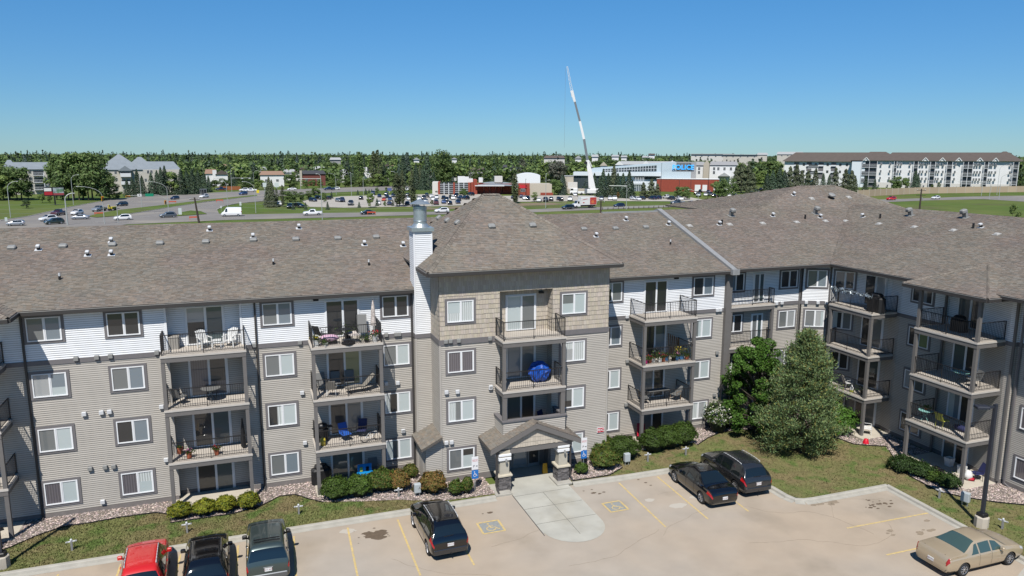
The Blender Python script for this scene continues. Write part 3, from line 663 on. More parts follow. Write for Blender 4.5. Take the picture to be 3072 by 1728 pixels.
RV = [(A_, 'main', m_box, [(115, 1050), (610, 1035), (1087, 1020), (1545, 1007), (1988, 993), (2448, 975)]), (A_, 'main', m_goose, [(372, 1065), (848, 1120), (1077, 992), (1077, 1115), (2025, 878), (2445, 950)]), (A_, 'main', m_pipe, [(578, 1350)]),
      (B_, 'main', m_box, [(604, 967), (1009, 958), (1380, 945)]), (B_, 'main', m_goose, [(634, 858), (1266, 1018), (1640, 1028)]), (B_, 'main', m_pipe, [(388, 1205), (1310, 1212)]),
      (B_, 'towl', m_box, [(1988, 758), (2072, 783), (2168, 805)]), (B_, 'tow', m_box, [(2495, 842)]), (C_, 'tow', m_box, [(636, 832)]),
      (C_, 'main', m_box, [(1132, 868), (1437, 862), (1730, 850)]), (C_, 'main', m_goose, [(1538, 778), (1250, 936), (1950, 822)]), (C_, 'main', m_pipe, [(1968, 1010)]),
      (C_, 'two', m_boxw, [(2153, 830), (2540, 818)]), (C_, 'two', m_goose, [(2440, 822)]), (C_, 'two', m_pipeb, [(2466, 815)]), (C_, 'two', m_big, [(2555, 735)]),
      (D_, 'two', m_boxw, [(260, 740), (562, 730), (817, 720)]), (D_, 'two', m_goose, [(348, 678), (768, 690)]), (D_, 'two', m_pipeb, [(636, 700)]), (D_, 'two', m_big, [(727, 655)]),
      (D_, 'wing', m_boxw, [(990, 720), (1290, 745), (1603, 773), (1948, 803), (2335, 838)]), (D_, 'wing', m_goose, [(1147, 685), (2192, 778)]), (D_, 'wing', m_pipeb, [(1300, 695), (2125, 783)]), (D_, 'wing', m_big, [(1567, 672), (2050, 690)]),
      (D_, 'hip', m_boxw, [(695, 520), (1022, 508)]), (D_, 'hip', m_turb, [(862, 515)]), (D_, 'hip', m_goose, [(532, 490)])]
for fn, pl, me, pts in RV:
    for q in pts:
        p = on_plane(*fn(*q), *PL[pl]); up = me in (m_pipe, m_pipeb)
        inst(me.name.split('.')[0], me, bld, p - BL + Vector((0, 0, .02)), rot=(0, 0, 0) if up else slope_rot(pl), scale=(.8,) * 3 if me is not m_box else None)

# --- balconies ------------------------------------------------------------
def rail_mb(pts, z=0, h=1.05, sp=.115):
    b = MB()
    for (x0, y0), (x1, y1) in zip(pts[:-1], pts[1:]):
        b.bar((x0, y0, z + h), (x1, y1, z + h), .05, .035); b.bar((x0, y0, z + .1), (x1, y1, z + .1), .03, .025); L = math.hypot(x1 - x0, y1 - y0); n = max(int(L / sp), 1)
        for i in range(1, n):
            t = i / n; x, y = x0 + (x1 - x0) * t, y0 + (y1 - y0) * t; wd = .035 if (n > 20 and i == n // 2) else .016
            b.box(x - wd / 2, x + wd / 2, y - wd / 2, y + wd / 2, z + (.0 if wd > .02 else .1), z + h)
    for x, y in pts: b.box(x - .022, x + .022, y - .022, y + .022, z, z + h + .01)
    return b
def balcony(origin, rz, W, D, floors, back=0.0, posts=(2, 3), rails=True, post_low=True, sides=(1, 1)):
    """stack of balconies; local x along the wall, -y outwards"""
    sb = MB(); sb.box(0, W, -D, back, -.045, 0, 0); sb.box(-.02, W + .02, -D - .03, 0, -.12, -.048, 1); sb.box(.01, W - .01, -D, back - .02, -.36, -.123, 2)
    sme = sb.mesh('balcony', [M['deck'], M['decktrim'], M['trim_light']])
    i_ = .07; pts = []
    if sides[0]: pts.append((i_, -.03))
    pts += [(i_, -D + i_), (W - i_, -D + i_)]
    if sides[1]: pts.append((W - i_, -.03))
    rme = rail_mb(pts).mesh('railing', M['rail'])
    out = []
    for fl in floors:
        p = inst('balcony', sme, bld, (origin[0] - BL.x, origin[1] - BL.y, DK[fl]), rz); out.append(p)
        if rails: inst('railing', rme, p)
        lo = DK[fl - 1] if fl > 2 else -.05
        for x in (.09, W - .11):
            q = MB(); q.box(x - .09, x + .09, -D + .02, -D + .2, lo - DK[fl] + .0, -.364); q.build('post', M['trim_light'], p)
    return out
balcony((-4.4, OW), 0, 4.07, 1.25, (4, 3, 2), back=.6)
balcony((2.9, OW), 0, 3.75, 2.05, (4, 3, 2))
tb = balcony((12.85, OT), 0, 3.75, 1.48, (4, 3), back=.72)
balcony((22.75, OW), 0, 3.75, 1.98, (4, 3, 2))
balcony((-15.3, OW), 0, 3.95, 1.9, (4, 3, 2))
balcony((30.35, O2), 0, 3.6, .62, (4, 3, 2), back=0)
balcony((37.6, 40.15), -math.pi / 2, 3.75, .02, ()) if 0 else None
for fl in (4, 3, 2):
    sb = MB(); P = [(37.6, 36.4), (39.75, 36.4), (39.9, 37.2), (39.45, 39.5), (38.7, 40.4), (37.6, 40.15)]
    sb.prism(P, -.045, 0, 0); sb.prism([(37.57, 36.37), (39.7, 36.37), (39.8, 37.2), (39.4, 39.5), (38.6, 40.3), (37.57, 40.15)], -.12, -.048, 1); sb.prism([(37.61, 36.41), (39.7, 36.41), (39.8, 37.2), (39.4, 39.5), (38.6, 40.3), (37.61, 40.13)], -.36, -.123, 2)
    p = inst('balcony', sb.mesh('balcony', [M['deck'], M['decktrim'], M['trim_light']]), bld, (-BL.x, -BL.y, DK[fl]))
    rail_mb([(38.5, 40.3), (37.67, 40.08), (37.67, 36.47), (39.7, 36.47)]).build('railing', M['rail'], p)
    lo = (DK[fl - 1] if fl > 2 else -.05) - DK[fl]
    for x, y in ((37.62, 36.42), (37.62, 39.95)):
        q = MB(); q.box(x, x + .18, y, y + .18, lo, -.364); q.build('post', M['trim_light'], p)
balcony((39.3, 32.75), -math.pi / 2, 4.1, 2.1, (4, 3, 2), back=.6)
q = MB(); q.box(37.2, 37.38, 32.5, 32.68, DK[4], 10.8); q.build('post', M['trim_light'], bld, loc=-BL); q = MB(); q.box(37.2, 37.38, 28.67, 28.85, DK[4], 10.8); q.build('post', M['trim_light'], bld, loc=-BL)
for x in (13.0, 16.42):      # tower posts standing on the parapet
    q = MB(); q.box(x - .09, x + .09, 37.32, 37.5, 3.87, 5.19); q.build('post', M['trim_light'], bld, loc=-BL)
for x in (-15.2, -11.5):
    q = MB(); q.box(x - .09, x + .09, 39.46, 39.64, DK[4], 10.78); q.build('post', M['trim_light'], bld, loc=-BL)
# ------------------------------------------------------------------ the site
M['lot'] = mat('lot_surface', (.40, .325, .245), .9, coords='world', noise=.08, nscale=.7, big=.09, bigcol=(.38, .335, .28), bump=.25, bscale=25,
               noise2=(.23, (.30, .25, .19), .57, .75))
M['lawn'] = mat('lawn_ground', (.145, .15, .058), .95, coords='world', noise=.22, nscale=5, big=.33, bigcol=(.185, .15, .075), bump=.6, bscale=14, spec=.1, noise2=(1.1, (.095, .135, .038), .50, .66))
M['field'] = mat('field_grass', (.085, .130, .028), .95, coords='world', noise=.16, nscale=.12, big=.02, bigcol=(.12, .145, .04), spec=.1, noise2=(.05, (.105, .115, .045), .55, .7))
M['suburb'] = mat('suburb_ground', (.045, .065, .022), .95, coords='world', noise=.2, nscale=.05, spec=.1)
M['curb'] = mat('curb_concrete', (.40, .38, .33), .85, coords='world', noise=.12, nscale=2.2, bump=.2)
M['yellow'] = mat('line_yellow', (.58, .43, .17), .8, coords='world', noise=.15, nscale=6, noise2=(7, (.44, .36, .24), .50, .66))
M['blueline'] = mat('line_worn_grey', (.27, .28, .27), .85, coords='world', noise=.12, nscale=5)
M['stonebed'] = mat('gravel_ground', (.20, .17, .14), .95, coords='world', noise=.2, nscale=12)
M['rocks'] = mat('river_rock', (.37, .315, .285), .85, tint=1.0)
M['blade'] = mat('grass_blade', (.155, .16, .06), .8, coords='world', tint=1.0, big=.33, bigcol=(.185, .15, .078), spec=.15, noise2=(1.1, (.10, .145, .038), .50, .66))
M['asph'] = mat('road_asphalt', (.205, .19, .175), .9, coords='world', noise=.10, nscale=.15, noise2=(.06, (.26, .235, .20), .5, .66))
M['asph2'] = mat('road_asphalt_worn', (.225, .21, .185), .9, coords='world', noise=.08, nscale=.15)

# ground with gentle rise beyond the lots
def ground():
    rs_ = [0, 20, 60, 120, 200, 300, 400, 470, 520, 580, 640, 700, 780, 860, 950, 1050, 1200, 1500, 2000, 3000, 5000, 8000]; n = 72; b = MB(); vs = [(0, 0, -.06)]
    for r in rs_[1:]:
        for i in range(n): a = 6.28318 * i / n; x, y = r * math.sin(a), r * math.cos(a); vs.append((x, y, -.06 + terr(x, y)))
    fs = [(0, 1 + (i + 1) % n, 1 + i) for i in range(n)]
    for k_ in range(len(rs_) - 2):
        for i in range(n): j = (i + 1) % n; fs.append((1 + k_ * n + i, 1 + k_ * n + j, 1 + (k_ + 1) * n + j, 1 + (k_ + 1) * n + i))
    b.add(vs, fs); me = b.mesh('ground', [M['field'], M['suburb']])
    for p in me.polygons:
        if p.normal.z < 0: me.flip_normals(); break
    for p in me.polygons:
        if math.hypot(p.center.x, p.center.y) > 500: p.material_index = 1
    for p in me.polygons: p.use_smooth = True
    o = bpy.data.objects.new('ground', me); COL.objects.link(o); tag(o, kind='structure')
ground()
LWN = .10
sheet('parking_lot', [(-40, 36.2), (25.4, 36.2), (27.1, 32), (27.2, 30.4), (33.3, 30.2), (33.2, 5), (33.2, -10), (-40, -10)], 0.0, M['lot'])
lawnA = [(-40, 36.2), (12.1, 36.2), (12.1, 45), (-40, 45)]
lawnB = [(16.6, 36.3), (24.9, 36.2), (25.9, 35.4), (26.75, 33.4), (27.1, 32.0), (27.15, 30.95), (27.6, 30.3), (33.42, 30.2), (33.25, 25), (33.1, 10), (60, 10), (60, 45), (16.6, 45)]
sheet('lawn', lawnA, LWN, M['lawn']); sheet('lawn', lawnB, LWN, M['lawn'])
def curb(pts):
    b = MB(); P = [Vector((*p, 0)) for p in pts]; L, Rr = [], []
    for i, p in enumerate(P):
        d = ((P[min(i + 1, len(P) - 1)] - p).normalized() + (p - P[max(i - 1, 0)]).normalized()).normalized(); n = Vector((-d.y, d.x, 0)); L.append(p + n * .10); Rr.append(p - n * .10)
    for i in range(len(P) - 1):
        z = Vector((0, 0, .14)); zl = Vector((0, 0, .02)); o = Vector((0, 0, 0))
        a, b_, c, d = Rr[i], Rr[i + 1], L[i + 1], L[i]
        n = (b_ - a).cross(Vector((0, 0, 1))).normalized() * .03
        b.quad(a + n + o, b_ + n + o, b_ + z * .85, a + z * .85); b.quad(a + z * .85, b_ + z * .85, b_ * .8 + c * .2 + z, a * .8 + d * .2 + z); b.quad(a * .8 + d * .2 + z, b_ * .8 + c * .2 + z, c + z, d + z); b.quad(d + z, c + z, c, d)
        gu = (b_ - a).cross(Vector((0, 0, 1))).normalized() * .28
        b.quad(a + gu + Vector((0, 0, .006)), b_ + gu + Vector((0, 0, .006)), b_ + n + Vector((0, 0, .012)), a + n + Vector((0, 0, .012)))
    return b.build('kerb', M['curb'], kind='structure')
curb([(x, 36.1) for x in np.arange(-40, 12.0, 3.0)] + [(12.0, 36.1)])
curb([(16.65, 36.25), (20, 36.12), (24.9, 36.1), (25.85, 35.3), (26.65, 33.4), (27.0, 32.0), (27.05, 30.9), (27.2, 30.4), (27.6, 30.18), (28.2, 30.12), (33.3, 30.1)])
curb([(33.3, 30.1), (33.2, 27), (33.05, 22.5), (32.9, 18), (32.8, 8)])
curb([(32.7, 21.2), (31.5, 20.7), (29.5, 19.9), (27, 19.4), (24, 19.3)])
# concrete walk with a rounded nose and saw cuts
nose = [(13.0, 39.4), (13.0, 31.6)] + [(14.68 - 1.68 * math.cos(a), 32.0 - 1.75 * math.sin(a)) for a in np.linspace(.2, math.pi - .1, 14)] + [(16.38, 33.5), (16.42, 36.2), (16.38, 39.4)]
walk = sheet('entrance_walk', nose, .012, M['conc'])
b = MB()
for y in (38.2, 35.9, 34.3, 32.6): b.box(13.02, 16.35, y - .012, y + .012, .0125, .0135)
b.box(14.7, 14.72, 31, 35.9, .0125, .0135)
b.box(12.955, 12.995, 31.4, 36.1, .002, .0132)
b.build('saw_cut', mat('joint_dark', (.10, .095, .085), .9), walk, kind='stuff')
for x0, x1, y0, y1 in ((12.05, 13.0, 36.15, 37.6), (15.75, 16.68, 36.3, 37.6)):
    b = MB(); b.bbox(x0, x1, y0, y1, 0, .12, .02); b.build('column_pad', M['curb'], kind='structure')
# patios
for x0, x1, y0, y1 in ((-4.42, -.3, 40.05, 41.93), (2.85, 6.65, 39.2, 41.3), (22.6, 26.5, 39.2, 41.3), (37.3, 39.7, 35.9, 38.4), (37.0, 39.75, 28.2, 32.8), (-15.4, -11.3, 39.3, 41.3)):
    b = MB(); b.bbox(x0, x1, y0, y1, 0.0, .145, .015); b.build('patio_slab', M['concpad'], kind='structure')
# painted lines
def strip(name, pts, wd=.09, m='yellow', z=.005, parent=None):
    b = MB()
    for (x0, y0), (x1, y1) in zip(pts[:-1], pts[1:]):
        d = Vector((x1 - x0, y1 - y0, 0)).normalized(); n = Vector((-d.y, d.x, 0)) * wd / 2
        b.quad((x0 - n.x, y0 - n.y, z), (x1 - n.x, y1 - n.y, z), (x1 + n.x, y1 + n.y, z), (x0 + n.x, y0 + n.y, z))
    me = b.mesh(name, M[m])
    if me.polygons[0].normal.z < 0: me.flip_normals()
    o = bpy.data.objects.new(name, me); COL.objects.link(o); o.parent = parent; return tag(o, kind='structure' if parent is None else None)
for x in (-8.7, -6.2, -3.72, -1.18, 1.33, 3.93, 6.45, 8.95): strip('parking_line', [(x + (.05 if x > 0 else 0), 35.45), (x - .15 * (x < 5) + .0, 30.0)])
for x in (19.25, 21.75, 24.25): strip('parking_line', [(x, 35.6), (x - .2, 30.2)])
strip('parking_line', [(27.6, 27.08), (32.85, 26.95)]); strip('parking_line', [(27.4, 24.44), (32.8, 24.35)])
def access_mark(cx, cy, sz=1.2):
    b = MB(); h = sz / 2
    o = sheet('accessible_bay_mark', [(cx - h + .1, cy - h + .1), (cx + h - .1, cy - h + .1), (cx + h - .1, cy + h - .1), (cx - h + .1, cy + h - .1)], .006, M['blueline'])
    def seg(pts, wd):
        for (x0, y0), (x1, y1) in zip(pts[:-1], pts[1:]):
            d = Vector((x1 - x0, y1 - y0, 0)).normalized(); n = Vector((-d.y, d.x, 0)) * wd / 2; z = .010 + .0005 * (len(b.f) % 7)
            b.quad((cx + x0 - n.x, cy + y0 - n.y, z), (cx + x1 - n.x, cy + y1 - n.y, z), (cx + x1 + n.x, cy + y1 + n.y, z), (cx + x0 + n.x, cy + y0 + n.y, z))
    seg([(-h, -h + .04), (h, -h + .04)], .1); seg([(-h, h - .04), (h, h - .04)], .1); seg([(-h + .04, -h + .09), (-h + .04, h - .09)], .1); seg([(h - .04, -h + .09), (h - .04, h - .09)], .1)
    k_ = sz / 1.2
    seg([(-.06 * k_, .2 * k_), (-.03 * k_, -.08 * k_), (.2 * k_, -.08 * k_), (.3 * k_, -.3 * k_), (.38 * k_, -.27 * k_)], .065 * k_); seg([(-.05 * k_, .08 * k_), (.14 * k_, .08 * k_)], .055 * k_)
    seg([(-.09 * k_, .05 * k_), (-.24 * k_, -.06 * k_), (-.27 * k_, -.2 * k_), (-.18 * k_, -.34 * k_), (-.02 * k_, -.38 * k_), (.12 * k_, -.32 * k_), (.18 * k_, -.2 * k_)], .06 * k_)
    b.add([(cx - .06 * k_ + .065 * k_ * math.cos(a), cy + .33 * k_ + .065 * k_ * math.sin(a), .0125) for a in np.linspace(0, 6.283, 11)[:-1]], [tuple(range(10))])
    me = b.mesh('painted_symbol', M['yellow']); q = bpy.data.objects.new('painted_symbol', me); COL.objects.link(q); q.parent = o
access_mark(10.77, 33.13); access_mark(17.7, 33.05, 1.1)
def stain(pts, m, z=.004):
    b = MB()
    for cx, cy, r in pts:
        n = 14; b.add([(cx + r * rnd.uniform(.7, 1.25) * math.cos(6.283 * i / n), cy + r * .6 * rnd.uniform(.7, 1.25) * math.sin(6.283 * i / n), z + .0003 * len(b.f)) for i in range(n)], [tuple(range(n))])
    return b.build('oil_stain', m, kind='stuff')
sm_ = mat('stain_brown', (.13, .095, .065), .7, coords='world', noise=.2, nscale=8)
stain([(5.15, 34.25, .55), (5.45, 34.5, .3), (4.85, 34.55, .28), (5.3, 33.95, .35)] + [(5.1 + rnd.uniform(-.9, .9), 34.3 + rnd.uniform(-.7, .8), rnd.uniform(.03, .08)) for _ in range(14)], sm_)
stain([(17.3, 34.9, .16), (17.6, 34.7, .12), (17.9, 34.8, .1), (17.4, 35.3, .08), (16.9, 35.3, .07), (20.7, 35.1, .1), (20.5, 35.6, .09), (20.8, 34.7, .08), (11.2, 34.6, .16), (10.8, 34.6, .06)], sm_)
stain([(31.0 + rnd.gauss(0, .45), 28.6 + rnd.gauss(0, .25), rnd.uniform(.04, .14)) for _ in range(26)], sm_)
stain([(29.0 + rnd.gauss(0, .6), 29.6 + rnd.gauss(0, .12), rnd.uniform(.1, .3)) for _ in range(9)] + [(31.0 + rnd.gauss(0, 1.2), 25.8 + rnd.gauss(0, .3), rnd.uniform(.08, .25)) for _ in range(9)], mat('stain_soft', (.27, .215, .155), .9, coords='world', noise=.12, nscale=4))
stain([(3.95, 35.1, .42)], mat('scrape_pale', (.46, .42, .36), .9)); stain([(20.9, 32.0, .45), (19.8, 33.1, .3), (22.3, 32.6, .3)], mat('scrape_pale', (.44, .40, .34), .9))
b = MB()
for x, y, a, L_n in ((20.5, 33.5, .1, 5), (24, 30.8, -.3, 7), (18.5, 29.5, .6, 6), (27.8, 28.2, 1.2, 5), (10.2, 31.3, .2, 4), (5.5, 31.8, -.5, 5), (22, 27.5, .15, 9), (13, 28.5, -.2, 6), (28.5, 23.5, .4, 4)):
    for _ in range(L_n * 4):
        a += rnd.uniform(-.35, .35); nx, ny = x + .25 * math.cos(a), y + .25 * math.sin(a); b.bar((x, y, .0045), (nx, ny, .0045), rnd.uniform(.008, .02), .002); x, y = nx, ny; a -= (a - (.1 if a > 0 else -.1)) * .1
b.build('pavement_crack', mat('crack_dark', (.29, .235, .175), .9), kind='stuff')
# --- river rock beds
def inside(p, poly):
    x, y = p; c = False; j = len(poly) - 1
    for i in range(len(poly)):
        xi, yi = poly[i]; xj, yj = poly[j]
        if (yi > y) != (yj > y) and x < (xj - xi) * (y - yi) / (yj - yi) + xi: c = not c
        j = i
    return c
beds = [[(-11.3, 41.33), (-11.3, 39.3), (-15.8, 39.2), (-16, 38.2), (-12.5, 38.1), (-11.3, 38.6), (-10.4, 39.45), (-9.4, 40.05), (-8.3, 40.05), (-6.8, 40.2), (-5.2, 40.15), (-4.42, 39.75), (-4.42, 41.33)],
        [(-4.4, 40.05), (-4.4, 38.7), (-1.4, 38.7), (-.1, 39.1), (.5, 39.6), (.95, 40.0), (1.75, 39.92), (2.35, 39.2), (3.06, 38.5), (5, 37.9), (7, 37.4), (9, 36.5), (12.1, 36.4), (12.1, 38.73), (8.76, 38.73), (8.76, 41.3), (6.66, 41.3), (6.66, 39.2), (2.84, 39.2), (2.84, 41.3), (-.28, 41.3), (-.28, 40.04)],
        [(16.72, 36.5), (19.1, 36.5), (20.3, 37.2), (20.5, 38.6), (22.6, 39.1), (22.6, 41.3), (20.0, 41.3), (20.0, 38.73), (16.72, 38.73)],
        [(26.5, 38.7), (27.9, 39.6), (29.2, 40.1), (30.6, 40.15), (32.0, 39.7), (34, 38.4), (35.9, 36.6), (36.1, 35.6), (36.65, 35.2), (37.8, 34.6), (36.85, 33.0), (35.9, 31.7), (35.5, 30.4), (35.35, 28.5), (36.0, 27.6), (37.1, 26.6), (38.3, 25.8), (39.6, 24.5), (39.6, 41.0), (36.5, 41.8), (29.9, 41.8), (29.9, 41.3), (26.5, 41.3)]]
edge = MB(); rocks = MB()
for poly in beds:
    sheet('gravel_bed', poly, LWN + .008, M['stonebed'])
    xs = [p[0] for p in poly]; ys = [p[1] for p in poly]; area = (max(xs) - min(xs)) * (max(ys) - min(ys))
    for _ in range(int(area * 170)):
        p = (rnd.uniform(min(xs), max(xs)), rnd.uniform(min(ys), max(ys)))
        if not inside(p, poly): continue
        if 37.0 < p[0] < 39.75 and (28.2 < p[1] < 32.8 or 35.9 < p[1] < 38.4): continue
        r = rnd.uniform(.028, .062); z = LWN + .01 + r * .3; a = rnd.uniform(0, 3.14); ca, sa = math.cos(a) * r * rnd.uniform(1, 1.5), math.sin(a) * r
        k_ = rnd.choice((.4, .65, .85, 1.05, 1.3, 1.7)); t = (k_ * rnd.uniform(.95, 1.08), k_ * rnd.uniform(.92, 1.0), k_ * rnd.uniform(.88, 1.02))
        x, y = p
        rocks.add([(x + ca, y + sa, z), (x - sa * .8, y + ca * .7, z), (x - ca, y - sa, z), (x + sa * .8, y - ca * .7, z), (x + r * .1, y, z + r * .6)], [(0, 1, 4), (1, 2, 4), (2, 3, 4), (3, 0, 4)], 0, t)
rocks.build('river_rock', M['rocks'], kind='stuff', label='pinkish grey river rock in the planting beds')
for pts in ([(-12.5, 38.05), (-11.3, 38.55), (-10.4, 39.4), (-9.4, 40.0), (-8.3, 40.0), (-6.8, 40.15), (-5.2, 40.1), (-4.4, 39.6)], [(-4.4, 38.65), (-1.4, 38.65), (-.1, 39.05), (.95, 39.95), (1.75, 39.87), (2.35, 39.15), (3.06, 38.45)],
            [(16.75, 36.45), (19.1, 36.45), (20.3, 37.15)], [(26.5, 38.7), (27.9, 39.55), (29.2, 40.05), (30.6, 40.1), (32.0, 39.65), (34, 38.35), (35.9, 36.55), (36.1, 35.5), (36.65, 35.1), (37.8, 34.5), (36.8, 33.0), (35.85, 31.7), (35.45, 30.4), (35.3, 28.5), (36.0, 27.5), (37.1, 26.5), (38.3, 25.7), (39.6, 24.4)]):
    for a, c in zip(pts[:-1], pts[1:]): edge.bar((*a, LWN + .03), (*c, LWN + .03), .03, .07)
edge.build('bed_edging', M['black'], kind='structure')
# grass blades
gb_ = MB(); nb = 0
for poly, ar in ((lawnA, (-14, 12, 36.3, 40.2)), (lawnB, (16.6, 40, 22, 40.2))):
    for _ in range(34000):
        p = (rnd.uniform(ar[0], ar[1]), rnd.uniform(ar[2], ar[3]))
        if not inside(p, poly) or any(inside(p, q) for q in beds): continue
        hgt = rnd.uniform(.03, .075); a = rnd.uniform(0, 6.28); k_ = rnd.uniform(.78, 1.3); dx, dy = math.cos(a) * .035, math.sin(a) * .035; lx, ly = rnd.uniform(-.05, .05), rnd.uniform(-.05, .05)
        gb_.add([(p[0] - dx, p[1] - dy, LWN), (p[0] + dx, p[1] + dy, LWN), (p[0] + lx, p[1] + ly, LWN + hgt)], [(0, 1, 2)], 0, (k_, k_ * rnd.uniform(.95, 1.08), k_ * .95))
gb_.build('lawn_grass', M['blade'], kind='stuff', label='short patchy olive green grass')

# ------------------------------------------------------------------ foliage
def leafmat(n, c, r=.18, tr=.25): M[n] = mat(n, c, .65, tint=1.0, randv=r, spec=.25, trans=tr)
leafmat('leaf_yellow', (.20, .21, .018)); leafmat('leaf_shrub', (.055, .095, .014)); leafmat('leaf_olive', (.11, .10, .022)); leafmat('leaf_rust', (.20, .115, .035)); leafmat('leaf_dark', (.030, .060, .012))
leafmat('leaf_decid', (.065, .14, .018), 0); leafmat('leaf_pine', (.165, .235, .095), 0, .25); leafmat('leaf_flower', (.5, .5, .42), 0)
leafmat('far_leaf', (.135, .20, .062)); leafmat('far_leaf_light', (.19, .265, .075)); leafmat('far_leaf_dark', (.085, .135, .045)); leafmat('far_spruce', (.055, .088, .052), .25, .1); leafmat('far_bluespruce', (.075, .11, .085), .2, .1)
leafmat('far_grey', (.15, .155, .12)); leafmat('far_poplar', (.10, .12, .055)); leafmat('far_pine', (.11, .13, .07), .2)
M['bark'] = mat('bark', (.09, .07, .055), .9, noise=.2); M['barkpale'] = mat('bark_pale', (.22, .19, .15), .9, noise=.2)
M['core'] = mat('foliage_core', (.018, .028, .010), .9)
def leafcloud(pts, size, rng, out=None, up=.0):
    """one quad per point; out turns the leaves outwards"""
    n = len(pts); d = rng.normal(size=(n, 3)) * (.55 if out is not None else 1); d[:, 2] += up
    if out is not None: d += out * 1.15
    d /= np.linalg.norm(d, axis=1)[:, None]
    a = np.cross(d, rng.normal(size=(n, 3))); a /= np.linalg.norm(a, axis=1)[:, None]; b_ = np.cross(d, a)
    s = size * rng.uniform(.6, 1.35, n)[:, None]; a *= s; b_ *= s * rng.uniform(.45, .9, n)[:, None]
    v = np.stack([pts - a, pts - b_ * .9, pts + a, pts + b_ * .9], 1).reshape(-1, 3)
    return v
def leafmesh(name, groups, mats):
    """groups: list of (verts (4n,3), material index, tint (n,3))"""
    me = bpy.data.meshes.new(name); V = np.concatenate([g_[0] for g_ in groups]).astype(np.float32); nf = len(V) // 4
    me.vertices.add(len(V)); me.vertices.foreach_set('co', V.ravel()); me.loops.add(nf * 4); me.loops.foreach_set('vertex_index', np.arange(nf * 4, dtype=np.int32))
    me.polygons.add(nf); me.polygons.foreach_set('loop_start', np.arange(0, nf * 4, 4, dtype=np.int32)); me.polygons.foreach_set('loop_total', np.full(nf, 4, np.int32))
    for mm in mats: me.materials.append(mm)
    me.polygons.foreach_set('material_index', np.concatenate([np.full(len(g_[0]) // 4, g_[1], np.int32) for g_ in groups]))
    a = me.attributes.new('tint', 'FLOAT_COLOR', 'FACE'); T = np.ones((nf, 4), np.float32); T[:, :3] = np.concatenate([g_[2] for g_ in groups]); a.data.foreach_set('color', T.ravel())
    me.update(calc_edges=True); return me
def tints(n, rng, lo=.6, hi=1.45):
    k_ = rng.uniform(lo, hi, (n, 1)); return k_ * rng.uniform(.92, 1.08, (n, 3))
def shrub_mesh(r, h, n, leaf, seed, size=.055, mats=None, mix=.0, spiky=0):
    rng = np.random.default_rng(seed); d = rng.normal(size=(n, 3)); d /= np.linalg.norm(d, axis=1)[:, None]; d[:, 2] = np.abs(d[:, 2]) * 1.0 - .12
    lump = 1 + .17 * np.sin(d[:, 0] * 6 + seed) * np.cos(d[:, 1] * 5 + seed * 2) + .08 * np.sin(d[:, 2] * 15 + d[:, 0] * 9)
    rad = rng.uniform(.78, 1.04, n) ** .6 * lump
    spiky = spiky or .14
    if spiky: rad *= 1 + spiky * (rng.uniform(size=n) ** 6)
    p = d * rad[:, None] * np.array([r, r, h * .55]); p[:, 2] += h * .44
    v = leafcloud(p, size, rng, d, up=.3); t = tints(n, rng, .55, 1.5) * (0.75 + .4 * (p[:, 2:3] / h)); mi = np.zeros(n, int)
    g1 = rng.uniform(size=n) < mix
    V4 = v.reshape(-1, 4, 3)
    gs = [(V4[~g1].reshape(-1, 3), 0, t[~g1])]
    if g1.any(): gs.append((V4[g1].reshape(-1, 3), 1, t[g1]))
    return leafmesh('foliage', gs, mats)
def shrub(x, y, r, h, leaf, label, group=None, mix=0, leaf2=None, n=None, size=.05, spiky=0, name='shrub', cat='shrub'):
    t = thing(name, label, cat, (x, y, LWN), rnd.uniform(0, 6), group)
    n = n or int(3600 * (r * (r + h)) ** .9)
    me = shrub_mesh(r, h, n, leaf, rnd.randrange(9999), size, [M[leaf], M[leaf2 or leaf]], mix, spiky); inst('foliage', me, t)
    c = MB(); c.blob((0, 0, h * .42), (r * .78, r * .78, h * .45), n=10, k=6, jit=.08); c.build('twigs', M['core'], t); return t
yl = ['first yellow green rounded cedar from the left, by the post', 'second yellow green rounded cedar from the left', 'third yellow green rounded cedar from the left', 'right hand yellow green rounded cedar before the patio']
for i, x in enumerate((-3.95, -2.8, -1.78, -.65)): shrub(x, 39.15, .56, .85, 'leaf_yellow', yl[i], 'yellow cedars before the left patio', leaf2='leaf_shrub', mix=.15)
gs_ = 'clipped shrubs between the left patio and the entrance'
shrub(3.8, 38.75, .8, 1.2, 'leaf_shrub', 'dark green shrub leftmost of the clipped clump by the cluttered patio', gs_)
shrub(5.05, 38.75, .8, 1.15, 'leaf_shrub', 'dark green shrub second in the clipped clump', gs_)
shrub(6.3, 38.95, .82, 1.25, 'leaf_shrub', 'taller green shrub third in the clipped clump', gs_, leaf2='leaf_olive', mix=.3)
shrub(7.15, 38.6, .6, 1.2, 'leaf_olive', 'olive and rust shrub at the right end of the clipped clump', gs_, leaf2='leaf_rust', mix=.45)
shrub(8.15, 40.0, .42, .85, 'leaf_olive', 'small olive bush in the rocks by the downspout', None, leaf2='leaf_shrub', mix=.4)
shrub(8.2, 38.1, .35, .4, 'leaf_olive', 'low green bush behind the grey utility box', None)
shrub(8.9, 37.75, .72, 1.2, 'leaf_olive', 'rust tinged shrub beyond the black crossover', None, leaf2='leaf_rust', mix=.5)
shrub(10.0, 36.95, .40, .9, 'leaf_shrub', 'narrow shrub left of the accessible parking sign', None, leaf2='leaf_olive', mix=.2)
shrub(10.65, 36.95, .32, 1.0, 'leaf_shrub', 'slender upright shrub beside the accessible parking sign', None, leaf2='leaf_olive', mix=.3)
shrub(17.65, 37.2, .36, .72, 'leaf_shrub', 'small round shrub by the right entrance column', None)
gr = 'clipped shrubs right of the entrance tower'
